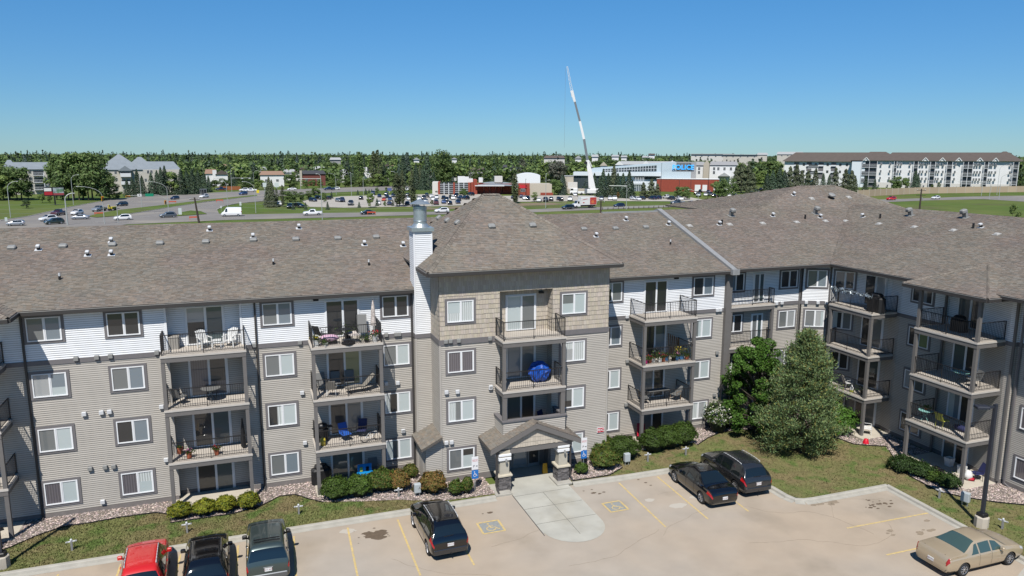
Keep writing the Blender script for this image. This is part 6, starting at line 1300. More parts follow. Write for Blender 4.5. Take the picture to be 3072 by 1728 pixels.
# ------------------------------------------------------------------ distant vehicles
fm_ = {}
def far_mesh(kind):
    if kind in fm_: return fm_[kind]
    L, st, ax, rw, rwin, wsh, sw = SHAPES[kind]; body = car_body_mesh(kind, 1, 1, False, [P_['white'], M['dark']])
    g_ = MB(); across(kind, wsh[0], wsh[1], 6.75, .02, 3, g_)
    if kind != 'van': across(kind, rwin[0], rwin[1], 6.75, .02, 3, g_)
    for s in (1, -1):
        patch(kind, sw[0], sw[5] + .1, 5.05, 5.95, s, .02, 5, 2, sa=.2, sb=-.3, mb=g_) if kind != 'van' else patch(kind, 4.0, 4.75, 5.0, 5.9, s, .02, 3, 2, sb=-.2, mb=g_)
    wsm = MB(); wsm.lathe([(0, -.13), (rw, -.13), (rw, .13), (rw * .66, .13)], (0, 0, 0), 14, axis='x'); wsm.lathe([(rw * .66, .12), (0, .135)], (0, 0, 0), 10, axis='x', m=1)
    lt = MB()
    for s in (1, -1): patch(kind, .02, .2, 4.0, 5.3, s, .02, 2, 2, mb=lt, m=0); patch(kind, L - .35, L - .05, 4.2, 5.6, s, .02, 2, 2, mb=lt, m=1)
    hw = max(s[3] for s in st)
    fm_[kind] = (body, g_.mesh('windows', CG, True), wsm.mesh('wheel', [TYRE, RIM]), lt.mesh('lights', [TL_, HL_]), L, ax, rw, hw)
    j = MB()     # joined version for the lots
    me = body.copy(); nb_ = len(me.polygons); bm = bmesh.new(); bm.from_mesh(me)
    for m2, ix in ((fm_[kind][1], 1), (fm_[kind][3], 2)):
        k0 = len(bm.faces); bm.from_mesh(m2); bm.faces.ensure_lookup_table()
        for f in bm.faces[k0:]: f.material_index = ix if ix == 1 else (2 + f.material_index)
    for a in ax:
        for s in (1, -1):
            k0 = len(bm.faces); v0 = len(bm.verts); bm.from_mesh(fm_[kind][2]); bm.faces.ensure_lookup_table(); bm.verts.ensure_lookup_table()
            for f in bm.faces[k0:]: f.material_index = 1 if f.material_index == 0 else 4
            for v in bm.verts[v0:]: v.co = Vector((v.co.x * s + s * (hw - .13), v.co.y + a - L / 2, v.co.z + rw))
    me = bpy.data.meshes.new('distant_car'); bm.to_mesh(me); bm.free()
    for mm in (P_['white'], CG, TL_, HL_, RIM): me.materials.append(mm)
    fm_[kind] += (me,); return fm_[kind]
def road_car(xc, yb, kind, col, toward, label, cat='car', name='moving_car', z=0.0, group=None):
    """toward: photo point the vehicle heads to"""
    p = at(xc, yb); q = at(*toward); d = (q - p); rz = math.atan2(-d.x, d.y); body, gl, wh, lt, L, ax, rw, hw = far_mesh(kind)[:8]
    n = Vector((p.x, p.y, 0)).normalized(); p = p + n * .9
    t = thing(name, label, cat, (p.x, p.y, z), rz, group); o = inst('body', body, t); o.material_slots[0].link = 'OBJECT'; o.material_slots[0].material = P_[col]; inst('window', gl, t); inst('lights', lt, t)
    for a in ax:
        for s in (1, -1): inst('wheel', wh, t, (s * (hw - .13), a - L / 2, rw), 0 if s > 0 else math.pi)
    return t
LEFT1 = (-600, 700)
def L_(xc, yb, dx=-100, dy=8): return (xc + dx, yb + dy)
RC = [(r1, 240, 1398, 'hatch', 'silver', (-100, 3), 'silver crossover leftmost at the junction'), (r1, 730, 1325, 'suv', 'white', (-100, 8), 'white and dark crossover half hidden behind the green SUV'), (r1, 820, 1375, 'suv', 'darkgreen', (-100, 6), 'dark green SUV beside the grey lamp pole'), (r1, 890, 1240, 'pickup', 'maroon', (-100, 14), 'maroon pickup waiting behind the grey pole'),
      (r1, 1165, 1230, 'suv', 'white', (-100, 14), 'white SUV coming down the boulevard behind the silver sedan'), (r1, 1215, 1300, 'sedan', 'silver', (-100, 2), 'silver sedan below the first traffic signal'), (r1, 1500, 1180, 'pickup', 'silver', (-100, 12), 'silver pickup towing a trailer'), (r1, 1845, 1100, 'suv', 'black', (-100, 10), 'black SUV following the trailer'), (r1, 1855, 1312, 'suv', 'white', (-100, 4), 'white crossover in the middle of the junction'),
      (r2, -40, 1275, 'suv', 'grey', (-100, 4), 'grey crossover left of the wooden pole'), (r2, 65, 1000, 'hatch', 'navy', (-100, 9), 'navy minivan on the boulevard'), (r2, 505, 975, 'suv', 'white', (-100, 9), 'white SUV on the boulevard by the shelter'), (r2, 1095, 930, 'suv', 'blue', (-100, 8), 'blue grey SUV on the boulevard bend'), (r2, 765, 862, 'pickup', 'navy', (-100, 2), 'dark pickup by the orange fence'),
      (r2, 1105, 875, 'suv', 'white', (-100, 2), 'white pickup like SUV, left of two white ones'), (r2, 1210, 882, 'pickup', 'white', (-100, 2), 'white pickup, right of two white ones at the bend'), (r2, 1830, 858, 'sedan', 'white', (-100, 2), 'white sedan on the upper road'), (r2, 2395, 860, 'pickup', 'navy', (-100, 2), 'navy pickup on the upper road'), (r2, 2495, 852, 'hatch', 'white', (-100, 2), 'small white car behind the navy pickup'),
      (r2, 920, 1255, 'van', 'white', (-100, 2), 'tall white cargo van on the near road'), (r2, 2145, 1240, 'pickup', 'white', (-100, 2.5), 'white crew cab pickup on the near road'), (r3, 400, 1228, 'sedan', 'black', (-100, 2.5), 'black sedan with red front end on the near road'), (r3, 1515, 1198, 'suv', 'white', (-100, 3), 'white crossover about to pass behind the tower roof'), (r4, 845, 1148, 'suv', 'black', (-100, 4), 'black SUV beside the box truck'),
      (r4, 1615, 1118, 'hatch', 'navy', (-100, 3), 'dark blue minivan right of the box truck'), (r4, 2500, 1080, 'pickup', 'grey', (-100, 3), 'grey pickup behind the guard rail'), (r5, 130, 1078, 'sedan', 'blue', (-100, 3), 'blue sedan following the grey pickup'), (r5, 1270, 1040, 'suv', 'white', (-100, 3), 'white SUV left of the hip roof'), (r6, 570, 1010, 'suv', 'red', (-100, 4), 'red SUV on the right hand road'), (r6, 1240, 993, 'hatch', 'white', (-100, 4), 'white hatchback on the right hand road')]
for fn, x, y, kd, c, d, lb in RC:
    px, py = fn(x, y); road_car(px, py, kd, c, (px + d[0], py + d[1]), lb, {'pickup': 'pickup', 'van': 'van'}.get(kd, 'car'))
# trailer with yellow machine
p = at(*r1(1700, 1165)); q = at(*r1(1600, 1177)); rz = math.atan2(-(q - p).x, (q - p).y); t = thing('trailer', 'low trailer carrying a small yellow machine', 'trailer', p, rz)
b = MB(); b.box(-1, 1, -2.5, 2.5, .5, .65); b.build('deck', M['dark'], t); b = MB(); b.bbox(-.7, .7, -1.5, 1.2, .7, 1.3, .1); b.bar((0, 1.0, 1.2), (0, 1.9, 1.9), .25); b.bar((0, 1.9, 1.9), (0, 2.3, .9), .2); b.build('machine', mat('machine_yellow', (.45, .38, .03), .5), t)
for s in (-1, 1):
    for y in (-.6, .4): inst('wheel', far_mesh('hatch')[2], t, (s * .98, y, .33))
# box truck
px, py = r4(1090, 1128); p = at(px, py); q = at(px - 100, py + 3); rz = math.atan2(-(q - p).x, (q - p).y); t = thing('box_truck', 'white box truck with red rear panel on the near road', 'truck', p, rz)
b = MB(); b.bbox(-1.2, 1.2, -4.3, 2.0, 1.2, 3.9, .03); bx = b.build('cargo_box', F_['white'], t); [MB().box(a, a + .01, -4.2, -1.6, 1.3, 3.8).build('red_panel', mat('panel_red', (.45, .05, .04), .5), bx) for a in (1.205, -1.215)]
b = MB(); b.blob((-1.22, -2.7, 2.2), (.01, .6, .6), n=10, k=6); b.blob((1.22, -2.7, 2.2), (.01, .6, .6), n=10, k=6); b.build('panel_emblem', mat('panel_orange', (.6, .16, .06), .5), bx); b = MB(); b.bar((-1.22, 1.4, 3.0), (-1.22, -.6, 3.3), .02, .16); b.bar((-1.22, 1.3, 2.0), (-1.22, .6, 2.0), .02, .3); b.build('stripe', mat('panel_red', (.45, .05, .04), .5), bx)
b = MB(); b.add([(-1.05, 2.1, .7), (1.05, 2.1, .7), (1.05, 4.6, .7), (-1.05, 4.6, .7), (-1.05, 2.1, 2.7), (1.05, 2.1, 2.7), (1.0, 3.1, 2.7), (-1.0, 3.1, 2.7), (-1.0, 3.6, 1.75), (1.0, 3.6, 1.75), (-.9, 4.6, 1.5), (.9, 4.6, 1.5)], [(0, 3, 2, 1), (0, 1, 5, 4), (4, 5, 6, 7), (7, 6, 9, 8), (8, 9, 11, 10), (10, 11, 2, 3), (1, 2, 11, 9, 6, 5), (0, 4, 7, 8, 10, 3)]); cb = b.build('cab', P_['white'], t); b = MB(); b.box(-1.07, -1.03, 2.5, 3.2, 1.7, 2.5); b.box(1.03, 1.07, 2.5, 3.2, 1.7, 2.5); b.quad((-.9, 3.17, 2.62), (.9, 3.17, 2.62), (.9, 3.6, 1.82), (-.9, 3.6, 1.82)); b.build('window', CG, cb)
b = MB(); b.box(-.5, .5, -4.2, 4.3, .6, 1.15); b.build('chassis', M['dark'], t)
for y in (3.7, -2.6):
    for s in (1, -1):
        w2 = MB(); w2.lathe([(0, -.15), (.5, -.15), (.5, .15), (.33, .15)], (0, 0, 0), 16, axis='x'); w2.lathe([(.33, .14), (0, .12)], (0, 0, 0), 12, axis='x', m=1); w2.build('wheel', [TYRE, F_['white']], t, loc=(s * .95, y, .5))
# parked rows
cn = ['white', 'black', 'charcoal', 'silver', 'navy', 'grey', 'white', 'black', 'charcoal', 'maroon', 'blue', 'tan', 'white', 'darkgreen', 'orange', 'navy']
LOT = [(r3, x, y, c) for x, y, c in [(300, 1000, 'black'), (15, 1035, 'navy'), (145, 1085, 'charcoal'), (460, 960, 'white'), (480, 930, 'navy'), (575, 965, 'navy'), (645, 1020, 'orange'), (680, 935, 'black'), (690, 975, 'black'), (735, 1015, 'blue'), (560, 1075, 'white'), (725, 1085, 'navy'), (785, 960, 'navy'), (900, 935, 'white'), (940, 975, 'charcoal'), (1000, 960, 'charcoal'), (1020, 1010, 'white'), (1000, 1085, 'navy'), (1170, 1020, 'white'), (1130, 1080, 'black'), (1250, 1000, 'charcoal'), (1290, 965, 'charcoal'), (1275, 1055, 'silver'), (1360, 975, 'white'), (1385, 1015, 'white'), (1440, 985, 'white'), (1430, 1040, 'white'), (1430, 1080, 'maroon'), (1545, 990, 'black'), (1545, 1060, 'blue'), (1640, 1075, 'black'), (1650, 985, 'charcoal'), (1685, 1000, 'white'), (1735, 965, 'black'), (1760, 1060, 'navy'), (1770, 1020, 'charcoal'), (1875, 1000, 'black'), (1950, 940, 'black'), (990, 870, 'white'), (1590, 1030, 'charcoal'), (1800, 985, 'navy')]]
LOT += [(r2, x, y, c) for x, y, c in [(2150, 1030, 'navy'), (2240, 1000, 'black'), (2370, 1000, 'charcoal'), (2545, 1035, 'silver'), (1640, 1090, 'white'), (1800, 1130, 'black'), (1940, 1120, 'black')]]
LOT += [(r4, x, y, c) for x, y, c in [(20, 985, 'navy'), (140, 975, 'navy'), (240, 1005, 'black'), (190, 1000, 'white'), (410, 1035, 'white'), (505, 1030, 'charcoal'), (590, 1020, 'charcoal'), (700, 1010, 'charcoal'), (745, 1020, 'black'), (880, 1020, 'white'), (950, 945, 'white'), (1350, 1010, 'silver'), (1480, 1005, 'white'), (1550, 1010, 'white'), (1835, 1005, 'white'), (1890, 1010, 'white'), (1955, 1000, 'charcoal'), (2030, 975, 'charcoal'), (2120, 1000, 'navy'), (2200, 995, 'navy'), (2340, 990, 'white'), (2400, 1005, 'charcoal'), (2530, 1010, 'white')]]
LOT += [(r5, x, y, c) for x, y, c in [(195, 925, 'black'), (240, 955, 'silver'), (270, 895, 'black'), (345, 945, 'white'), (390, 905, 'navy'), (420, 945, 'charcoal'), (470, 960, 'black'), (540, 985, 'black'), (700, 965, 'white'), (790, 955, 'white'), (730, 925, 'silver'), (940, 960, 'charcoal'), (1130, 900, 'navy'), (1200, 945, 'black'), (1260, 960, 'navy'), (1180, 870, 'black'), (600, 990, 'black')]]
for i, (fn, x, y, c) in enumerate(LOT):
    px, py = fn(x, y); p = at(px, py); kd = rnd.choice(('suv', 'suv', 'sedan', 'pickup', 'hatch')); me = far_mesh(kd)[8]; az = math.atan2(p.x, p.y)
    o = inst('distant_car', me, None, (p.x, p.y, .03), -az + rnd.choice((0, math.pi)) + rnd.uniform(-.12, .12) + (.5 if x > 1800 else 0)); o.material_slots[0].link = 'OBJECT'; o.material_slots[0].material = P_[c]
    where = {r2: 'beside the tree island', r3: 'in the far shopping lot', r4: 'in the lot around the mobile crane', r5: 'in the lot below the red brick building'}[fn]
    tag(o, '%s %s parked %s' % (c.replace('darkgreen', 'dark green'), {'suv': 'SUV', 'sedan': 'sedan', 'pickup': 'pickup', 'hatch': 'hatchback'}[kd], where), 'car', '%s %s cars %s' % (c, kd, where))

# ------------------------------------------------------------------ buildings behind
class Blk:
    """building standing square to the line of sight; local x right, y away, px -> metres at its front"""
    def __init__(s, name, label, xc, yb, cat='building', group=None, yaw=0.0, d=None):
        s.p = at(xc, yb)
        if d: s.p = dist_at(xc, d); s.p.z = terr(s.p.x, s.p.y)
        s.az = math.atan2(s.p.x, s.p.y); s.xc = xc; s.yb = yb; s.d = math.hypot(s.p.x, s.p.y); s.t = thing(name, label, cat, s.p, -s.az + yaw, group)
    def X(s, x):
        v = ray(x, s.yb); a = math.atan2(v[0], v[1]) - s.az; return s.d * math.tan(a)
    def Z(s, y): return zat(s.p, s.xc, y) - s.p.z
    def box(s, name, x0, x1, y0, y1, m, d0=0, d1=8, parent=None, kind=None):
        b = MB(); b.box(s.X(x0), s.X(x1), d0, d1, max(s.Z(y1), 0), s.Z(y0)); return b.build(name, m, parent or s.t, kind=kind)
    def gable(s, name, x0, x1, ye, yr, m, d=9, over=.5, hip=0.25, d0=0, cross=False):
        a, c = s.X(x0) - over, s.X(x1) + over; ze, zr = s.Z(ye), s.Z(yr); w_ = c - a; h = hip * w_ * .5; b = MB(); y0, y1 = d0 - over, d + over; ym = (y0 + y1) / 2
        if cross: xm = (a + c) / 2; b.add([(a, y0, ze), (c, y0, ze), (c, y1, ze), (a, y1, ze), (xm, y0, zr), (xm, y1, zr)], [(0, 4, 5, 3), (1, 2, 5, 4), (0, 1, 4), (2, 3, 5), (0, 3, 2, 1)])
        else: b.add([(a, y0, ze), (c, y0, ze), (c, y1, ze), (a, y1, ze), (a + h, ym, zr), (c - h, ym, zr)], [(0, 1, 5, 4), (2, 3, 4, 5), (1, 2, 5), (3, 0, 4), (0, 3, 2, 1)])
        return b.build(name, m, s.t)
W_ = {'cream': mat('wall_cream', (.52, .49, .43), .8, noise=.06, nscale=.5), 'white': mat('wall_white', (.72, .72, .71), .8, noise=.05, nscale=.5), 'off': mat('wall_offwhite', (.60, .58, .54), .8), 'brick': mat('wall_brick', (.28, .055, .032), .85, noise=.12, nscale=1), 'beige': mat('wall_beige', (.46, .41, .33), .85), 'greyw': mat('wall_grey', (.30, .30, .30), .8), 'panel': mat('wall_metal_panel', (.46, .54, .58), .5, noise=.03), 'panelw': mat('wall_white_panel', (.66, .71, .74), .5),
      'rgrey': mat('roof_bluegrey', (.215, .245, .27), .9, noise=.08, nscale=.5), 'rbrown': mat('roof_brown', (.100, .080, .068), .9, noise=.08, nscale=.5), 'rdark': mat('roof_dark', (.05, .052, .058), .9), 'rtan': mat('roof_tan', (.27, .17, .12), .9), 'rpale': mat('roof_pale', (.36, .37, .37), .85), 'glass': glass('glass_far', (.03, .045, .05)), 'glassb': glass('glass_black', (.008, .01, .011)), 'steel': mat('steel_pale', (.55, .58, .6), .5), 'win': glass('win_far', (.04, .045, .05)), 'rail': mat('rail_white', (.68, .70, .72), .6), 'orange': mat('fence_orange', (.30, .10, .035), .85), 'brickd': mat('wall_brick_dark', (.16, .05, .04), .85)}
def wins(B, pts, w_=7, h=8, m='win', frame=True):
    ww, hh = abs(B.X(B.xc + w_) - B.X(B.xc)), abs(B.Z(B.yb - h) - B.Z(B.yb)); f = MB(); f.box(-ww / 2 - .08, ww / 2 + .08, -.12, 0, -hh / 2 - .08, hh / 2 + .08); fm = f.mesh('window', W_['rail']); g2 = MB(); g2.box(-ww / 2, -.04, -.16, -.11, -hh / 2, hh / 2); g2.box(.04, ww / 2, -.16, -.11, -hh / 2, hh / 2); gm = g2.mesh('pane', W_[m])
    for x, y in pts: o = inst('window', fm, B.t, (B.X(x), 0, B.Z(y))); inst('pane', gm, o)
def balc(B, x0, x1, ys, dark=True, depth=1.6):
    """slab, dark patio door and white railing at each level, ys = (rail top, rail bottom)"""
    a, c = B.X(x0), B.X(x1)
    for yt, yb_ in ys:
        b = MB(); z1, z0 = B.Z(yt), B.Z(yb_); b.box(a, c, -depth, 0, z0 - .15, z0); p = b.build('balcony', W_['rail'], B.t); b = MB(); b.box(a, c, -depth, -depth + .05, z1 - .1, z1); n = max(int((c - a) / .5), 2)
        for i in range(n + 1): x = a + (c - a) * i / n; b.box(x - .03, x + .03, -depth, -depth + .04, z0, z1 - .1)
        b.build('railing', W_['rail'], p); g2 = MB(); g2.box(a + .2, c - .2, -.08, -.01, z0, z0 + 2.1); g2.build('patio_door', W_['win'], p)
# left apartments, bluish roofs
B = Blk('apartment_block', 'cream apartment wing with blue grey roof at the far left', 95, 583); B.box('wall', 45, 168, 508, 592, W_['cream'], 0, 14); B.gable('roof', 22, 168, 508, 487, W_['rgrey'], 14); B.gable('roof', 15, 60, 508, 480, W_['rgrey'], 14, hip=.8)
balc(B, 105, 139, [(518, 526), (539, 547), (561, 569)]); wins(B, [(96, 515), (150, 515), (98, 536), (153, 536), (98, 557), (100, 577), (153, 557)], 8, 8)
for x in (137,): b = MB(); b.bar((B.X(x), -1.6, 0), (B.X(x), -1.6, B.Z(519)), .25); b.build('post', W_['rail'], B.t)
B = Blk('apartment_block', 'cream apartment block with big blue grey hip roofs behind the poplars', 400, 580); B.box('wall', 300, 545, 509, 590, W_['cream'], 0, 18); B.gable('roof', 300, 430, 509, 463, W_['rgrey'], 18, hip=.95); B.gable('roof', 380, 475, 509, 471, W_['rgrey'], 18, hip=.9, d0=2); B.gable('roof', 430, 545, 509, 485, W_['rgrey'], 18, hip=.3, d0=1)
b = MB(); x0, x1 = B.X(365), B.X(398); b.box(x0, x1, -2, 0, 0, B.Z(511)); b.build('stair_bay', W_['cream'], B.t); b = MB(); b.add([(x0 - .8, -2.6, B.Z(512)), (x1 + .8, -2.6, B.Z(512)), ((x0 + x1) / 2, -2.6, B.Z(497)), (x0 - .8, 4, B.Z(512)), (x1 + .8, 4, B.Z(512)), ((x0 + x1) / 2, 6, B.Z(497))], [(0, 1, 2), (0, 2, 5, 3), (1, 4, 5, 2)]); b.build('gable_roof', W_['rgrey'], B.t)
for yy in ((519, 529), (543, 552)): 
    b = MB(); b.box(x0 + .2, x1 - .2, -3.2, -2, B.Z(yy[1]) - .15, B.Z(yy[1])); b.box(x0 + .2, x1 - .2, -3.2, -3.1, B.Z(yy[1]), B.Z(yy[0])); p = b.build('balcony', W_['rail'], B.t); b = MB(); b.box(x0 + .5, x1 - .5, -2.04, -2.0, B.Z(yy[1]), B.Z(yy[1]) + 2.1); b.build('patio_door', W_['win'], p)
wins(B, [(352, 516), (449, 515), (459, 515), (353, 537), (353, 563), (440, 540)], 6, 8)
# houses among the trees
HS = [(130, 565, 0), ]
def house(label, x0, x1, yb, ye, yr, wall_, roof_, gabled=False, chim=None, d=9, win=True, group=None):
    xc = (x0 + x1) / 2; p0 = at(xc, yb); B = Blk('house', label, xc, yb, 'house', group); B.box('wall', x0, x1, ye, yb, W_[wall_], 0, d); B.gable('roof', x0, x1, ye, yr, W_[roof_], d, .6, .2, 0, gabled)
    if chim: B.box('chimney', chim[0], chim[1], chim[2], yb, W_[chim[3]] if len(chim) > 3 else W_['white'], -.8, .2)
    if win: wins(B, [(x0 + (x1 - x0) * f, (ye + yb) / 2 - 1) for f in (.25, .72)], max((x1 - x0) * .10, 3), min((yb - ye) * .3, 6))
    return B
H2 = [('white house with brown roofs and a tall white chimney', r2, 540, 700, 800, 610, 545, 'white', 'rtan', 0, (645, 705, 555)), ('white gabled house wing beside the tall chimney', r2, 700, 870, 800, 620, 560, 'white', 'rbrown', 1, None), ('long white two storey house with tan roof by the junction', r2, 1360, 1715, 800, 628, 570, 'white', 'rtan', 0, None), ('house with broad dark brown gable behind the white signs', r2, 1850, 2180, 700, 590, 500, 'off', 'rbrown', 1, None), ('low brick and cream house with dark roof', r2, 1960, 2340, 790, 615, 562, 'brickd', 'rdark', 0, (1955, 1990, 560, 'beige')),
      ('pale roofed house behind the spruce', r2, 1040, 1110, 620, 560, 515, 'off', 'rpale', 0, None), ('flat pale roofed house between the spruces', r2, 1310, 1450, 620, 545, 508, 'off', 'rpale', 0, None), ('white house with pale roof right of the tan one', r2, 1700, 1880, 700, 590, 545, 'white', 'rpale', 0, None), ('pale roofed bungalow behind the brown gable', r2, 2160, 2340, 600, 545, 498, 'off', 'rpale', 0, None), ('far grey roof among the poplars', r2, 2420, 2576, 500, 400, 365, 'greyw', 'rpale', 0, None),
      ('white chimneyed house behind the poplars', r3, -30, 100, 740, 610, 555, 'greyw', 'rdark', 0, (20, 80, 545)), ('white house glimpsed between poplars and spruces', r3, 335, 460, 720, 580, 515, 'white', 'rdark', 1, (345, 395, 510)), ('white and purple gabled house in the trees', r3, 630, 760, 560, 500, 465, 'off', 'rbrown', 1, None), ('small white house behind blue spruces', r3, 1030, 1110, 600, 510, 470, 'white', 'rdark', 1, None), ('white house high on the rise behind the spruces', r3, 1100, 1180, 470, 400, 365, 'white', 'rpale', 1, None), ('brown roofed house above the shop', r3, 1710, 1850, 580, 510, 465, 'greyw', 'rbrown', 0, None),
      ('long brown roofed bungalow above the shop signs', r3, 1880, 2170, 660, 560, 520, 'greyw', 'rbrown', 0, None), ('white gabled house at the tree tops', r3, 1670, 1745, 420, 390, 365, 'white', 'rpale', 1, None), ('dark roofed house right of the bungalow', r3, 2440, 2600, 600, 520, 475, 'greyw', 'rdark', 0, None), ('white gabled roof at the edge of the dark house', r4, 65, 160, 590, 515, 470, 'white', 'rdark', 1, None), ('far brown roofed house row', r4, 480, 790, 420, 375, 335, 'off', 'rbrown', 0, None), ('white trimmed house in the distance left of the crane', r4, 500, 600, 640, 545, 505, 'off', 'rbrown', 1, None),
      ('white house under the crane boom', r4, 950, 1040, 420, 380, 335, 'white', 'rpale', 1, None), ('pale house far behind the crane', r4, 1200, 1290, 380, 355, 320, 'white', 'rpale', 0, None), ('white far house above the police roof', r4, 1500, 1600, 380, 350, 325, 'white', 'rpale', 0, None), ('second white far house above the police roof', r4, 1640, 1720, 385, 360, 335, 'white', 'rpale', 0, None), ('white far house left of the bushy rise', r4, 1960, 2060, 400, 365, 340, 'white', 'rpale', 0, None), ('far white house on the horizon', r4, 2050, 2140, 340, 325, 305, 'white', 'rbrown', 0, None)]
HT = []
for lb, fn, a, c, yb_, ye_, yr_, wl, rf, gb2, ch_ in H2:
    x0, y_ = fn(a, yb_); x1 = fn(c, 0)[0]; ch2 = None
    if ch_: ch2 = (fn(ch_[0], 0)[0], fn(ch_[1], 0)[0], fn(0, ch_[2])[1]) + tuple(ch_[3:])
    # ground under far houses lies on the rise; keep them within the belt by using a nominal distance
    yb2 = max(y_, 543)
    if y_ < 543:
        for _ in range(3): HT.append((rnd.uniform(x0 - 4, x1 + 4), yb2 + 2.5, fn(0, ye_)[1] + rnd.uniform(4, 9)))
    house(lb, x0, x1, yb2, fn(0, ye_)[1], fn(0, yr_)[1], wl, rf, bool(gb2), ch2)
# orange yard fence, bus shelter
B = Blk('yard_fence', 'orange brown wooden yard fence by the junction', 700, 570, 'fence')
for i in range(15):
    x = r2(725 + i * 22, 0)[0]; b = MB(); b.box(B.X(x), B.X(x + 4.1), 0, .06, 0, 1.9); b.build('panel', W_['orange'], B.t)
B = Blk('bus_shelter', 'glass bus shelter on the far kerb', 608, 584.5, 'bus shelter'); b = MB()
for x in (600.5, 606, 612, 620): b.bar((B.X(x), 0, 0), (B.X(x), 0, 2.5), .1); b.bar((B.X(x), 1.4, 0), (B.X(x), 1.4, 2.5), .1)
b.build('frame', W_['greyw'], B.t); b = MB(); b.box(B.X(600), B.X(621), -.2, 1.6, 2.5, 2.65); b.build('roof', W_['rgrey'], B.t); b = MB(); b.box(B.X(601), B.X(620), 1.38, 1.4, .4, 2.4); b.build('pane', W_['glass'], B.t)
# shopping building: glazed grid, brick, canopy
ya = 583.0
B = Blk('shop_building', 'brick shop with black glazed grid and white rooftop units', 1370, ya); S3 = lambda x: r3(x, 0)[0]; Y = lambda y: 400 + y / 5.03125
B.box('end_wall', S3(1375), S3(1460), Y(742), ya, W_['off'], 0, 16); B.box('glazing', S3(1490), S3(1915), Y(745), ya, W_['glassb'], .2, 16); B.box('brick_pier', S3(1460), S3(1490), Y(740), ya, W_['brick'], -.2, 16); B.box('brick_pier', S3(1690), S3(1716), Y(740), ya, W_['brick'], -.3, .3); B.box('brick_pier', S3(1915), S3(1950), Y(745), ya, W_['brick'], -.3, 16); B.box('brick_pier', S3(1960), S3(1992), Y(740), ya, W_['brick'], -.1, 16); B.box('brick_pier', S3(1996), S3(2050), Y(705), ya, W_['brick'], -.6, 16)
for x in (1552, 1622, 1775, 1850): b = MB(); b.bar((B.X(S3(x)), -.1, 0), (B.X(S3(x)), -.1, B.Z(Y(745))), .35); b.build('mullion', W_['steel'], B.t)
for y in (768, 798, 828, 858, 888): b = MB(); b.bar((B.X(S3(1490)), -.12, B.Z(Y(y))), (B.X(S3(1915)), -.12, B.Z(Y(y))), .18); b.build('transom', W_['steel'], B.t)
for a, c, y0 in ((1760, 1870, 655), (1870, 1928, 662), (1928, 1990, 690), (2080, 2140, 675), (2320, 2440, 650)): B.box('rooftop_unit', S3(a), S3(c), Y(y0), Y(746), W_['white'] if a != 2320 else W_['off'], 4, 9)
B = Blk('shop_building', 'brick shop with curved grey canopy beyond the tower ridge', 1500, ya)
B.box('wall', S3(2050), S3(2576), Y(765), ya, W_['brick'], 3, 18); b = MB()
n_ = 10
for i in range(n_):
    a0, a1 = i / n_, (i + 1) / n_; xa, xb = B.X(S3(2020)), B.X(S3(2640)); f = lambda t_: B.Z(Y(788)) + (B.Z(Y(738)) - B.Z(Y(788))) * math.sin(math.pi * min(t_ * .8 + .1, 1))
    b.quad((xa + (xb - xa) * a0, -2, B.Z(Y(790))), (xa + (xb - xa) * a1, -2, B.Z(Y(790))), (xa + (xb - xa) * a1, 9, f(a1)), (xa + (xb - xa) * a0, 9, f(a0)))
b.build('canopy_roof', W_['rgrey'], B.t); b = MB(); b.box(B.X(S3(2020)), B.X(S3(2460)), -2.2, -2, B.Z(Y(795)), B.Z(Y(783))); b.build('canopy_edge', W_['white'], B.t)
for x in (2060, 2150, 2240, 2330, 2420): b = MB(); b.bar((B.X(S3(x)), 3, B.Z(Y(880))), (B.X(S3(x)), -1.5, B.Z(Y(795))), .4); b.bar((B.X(S3(x)), 3, 0), (B.X(S3(x)), 3, B.Z(Y(800))), .8); b.build('canopy_bracket', W_['brickd'], B.t)
S4 = lambda x: r4(x, 0)[0]
B = Blk('shop_building', 'red brick shop with sign and beige side wall', 1590, 586); B.box('brick_wall', S4(90), S4(268), Y(765), 586, W_['brick'], 0, 12); B.box('beige_wall', S4(270), S4(600), Y(766), 586, W_['beige'], .5, 14); B.box('sign_board', S4(105), S4(225), Y(780), Y(828), mat('sign_red', (.5, .02, .03), .5), -.3, 0)
o = inst('lettering', text_mesh('COOKIES', 1.2, F_['white'], .02), B.t, (B.X(S4(165)), -.35, B.Z(Y(800))), rot=(math.pi / 2, 0, 0)) if 0 else None
wins(B, [(S4(165), Y(860))], 12, 8); B.box('brick_band', S4(430), S4(620), Y(895), Y(935), W_['brick'], .3, .6)
B = Blk('fabric_hall', 'white domed fabric hall behind the shops', 1583, 566, 'hall'); b = MB(); x0, x1 = B.X(S4(50)), B.X(S4(425)); zt_, zb_ = B.Z(Y(600)), 0
n_ = 14; ring = [(x0 + (x1 - x0) * i / n_, B.Z(Y(660)) + (zt_ - B.Z(Y(660))) * math.sin(math.pi * (i / n_ * .86 + .07)) ** .7) for i in range(n_ + 1)]
vs = [(x, 0, z) for x, z in ring] + [(x, 14, z) for x, z in ring] + [(x0, 0, 0), (x1, 0, 0), (x0, 14, 0), (x1, 14, 0)]; k_ = n_ + 1
b.add(vs, [(i, i + 1, k_ + i + 1, k_ + i) for i in range(n_)] + [tuple([2 * k_, 2 * k_ + 1] + list(range(n_, -1, -1)))] + [(2 * k_, 0, k_, 2 * k_ + 2), (2 * k_ + 1, 2 * k_ + 3, 2 * k_ - 1, n_)]); b.build('fabric_cover', mat('fabric_white', (.78, .79, .82), .6), B.t)
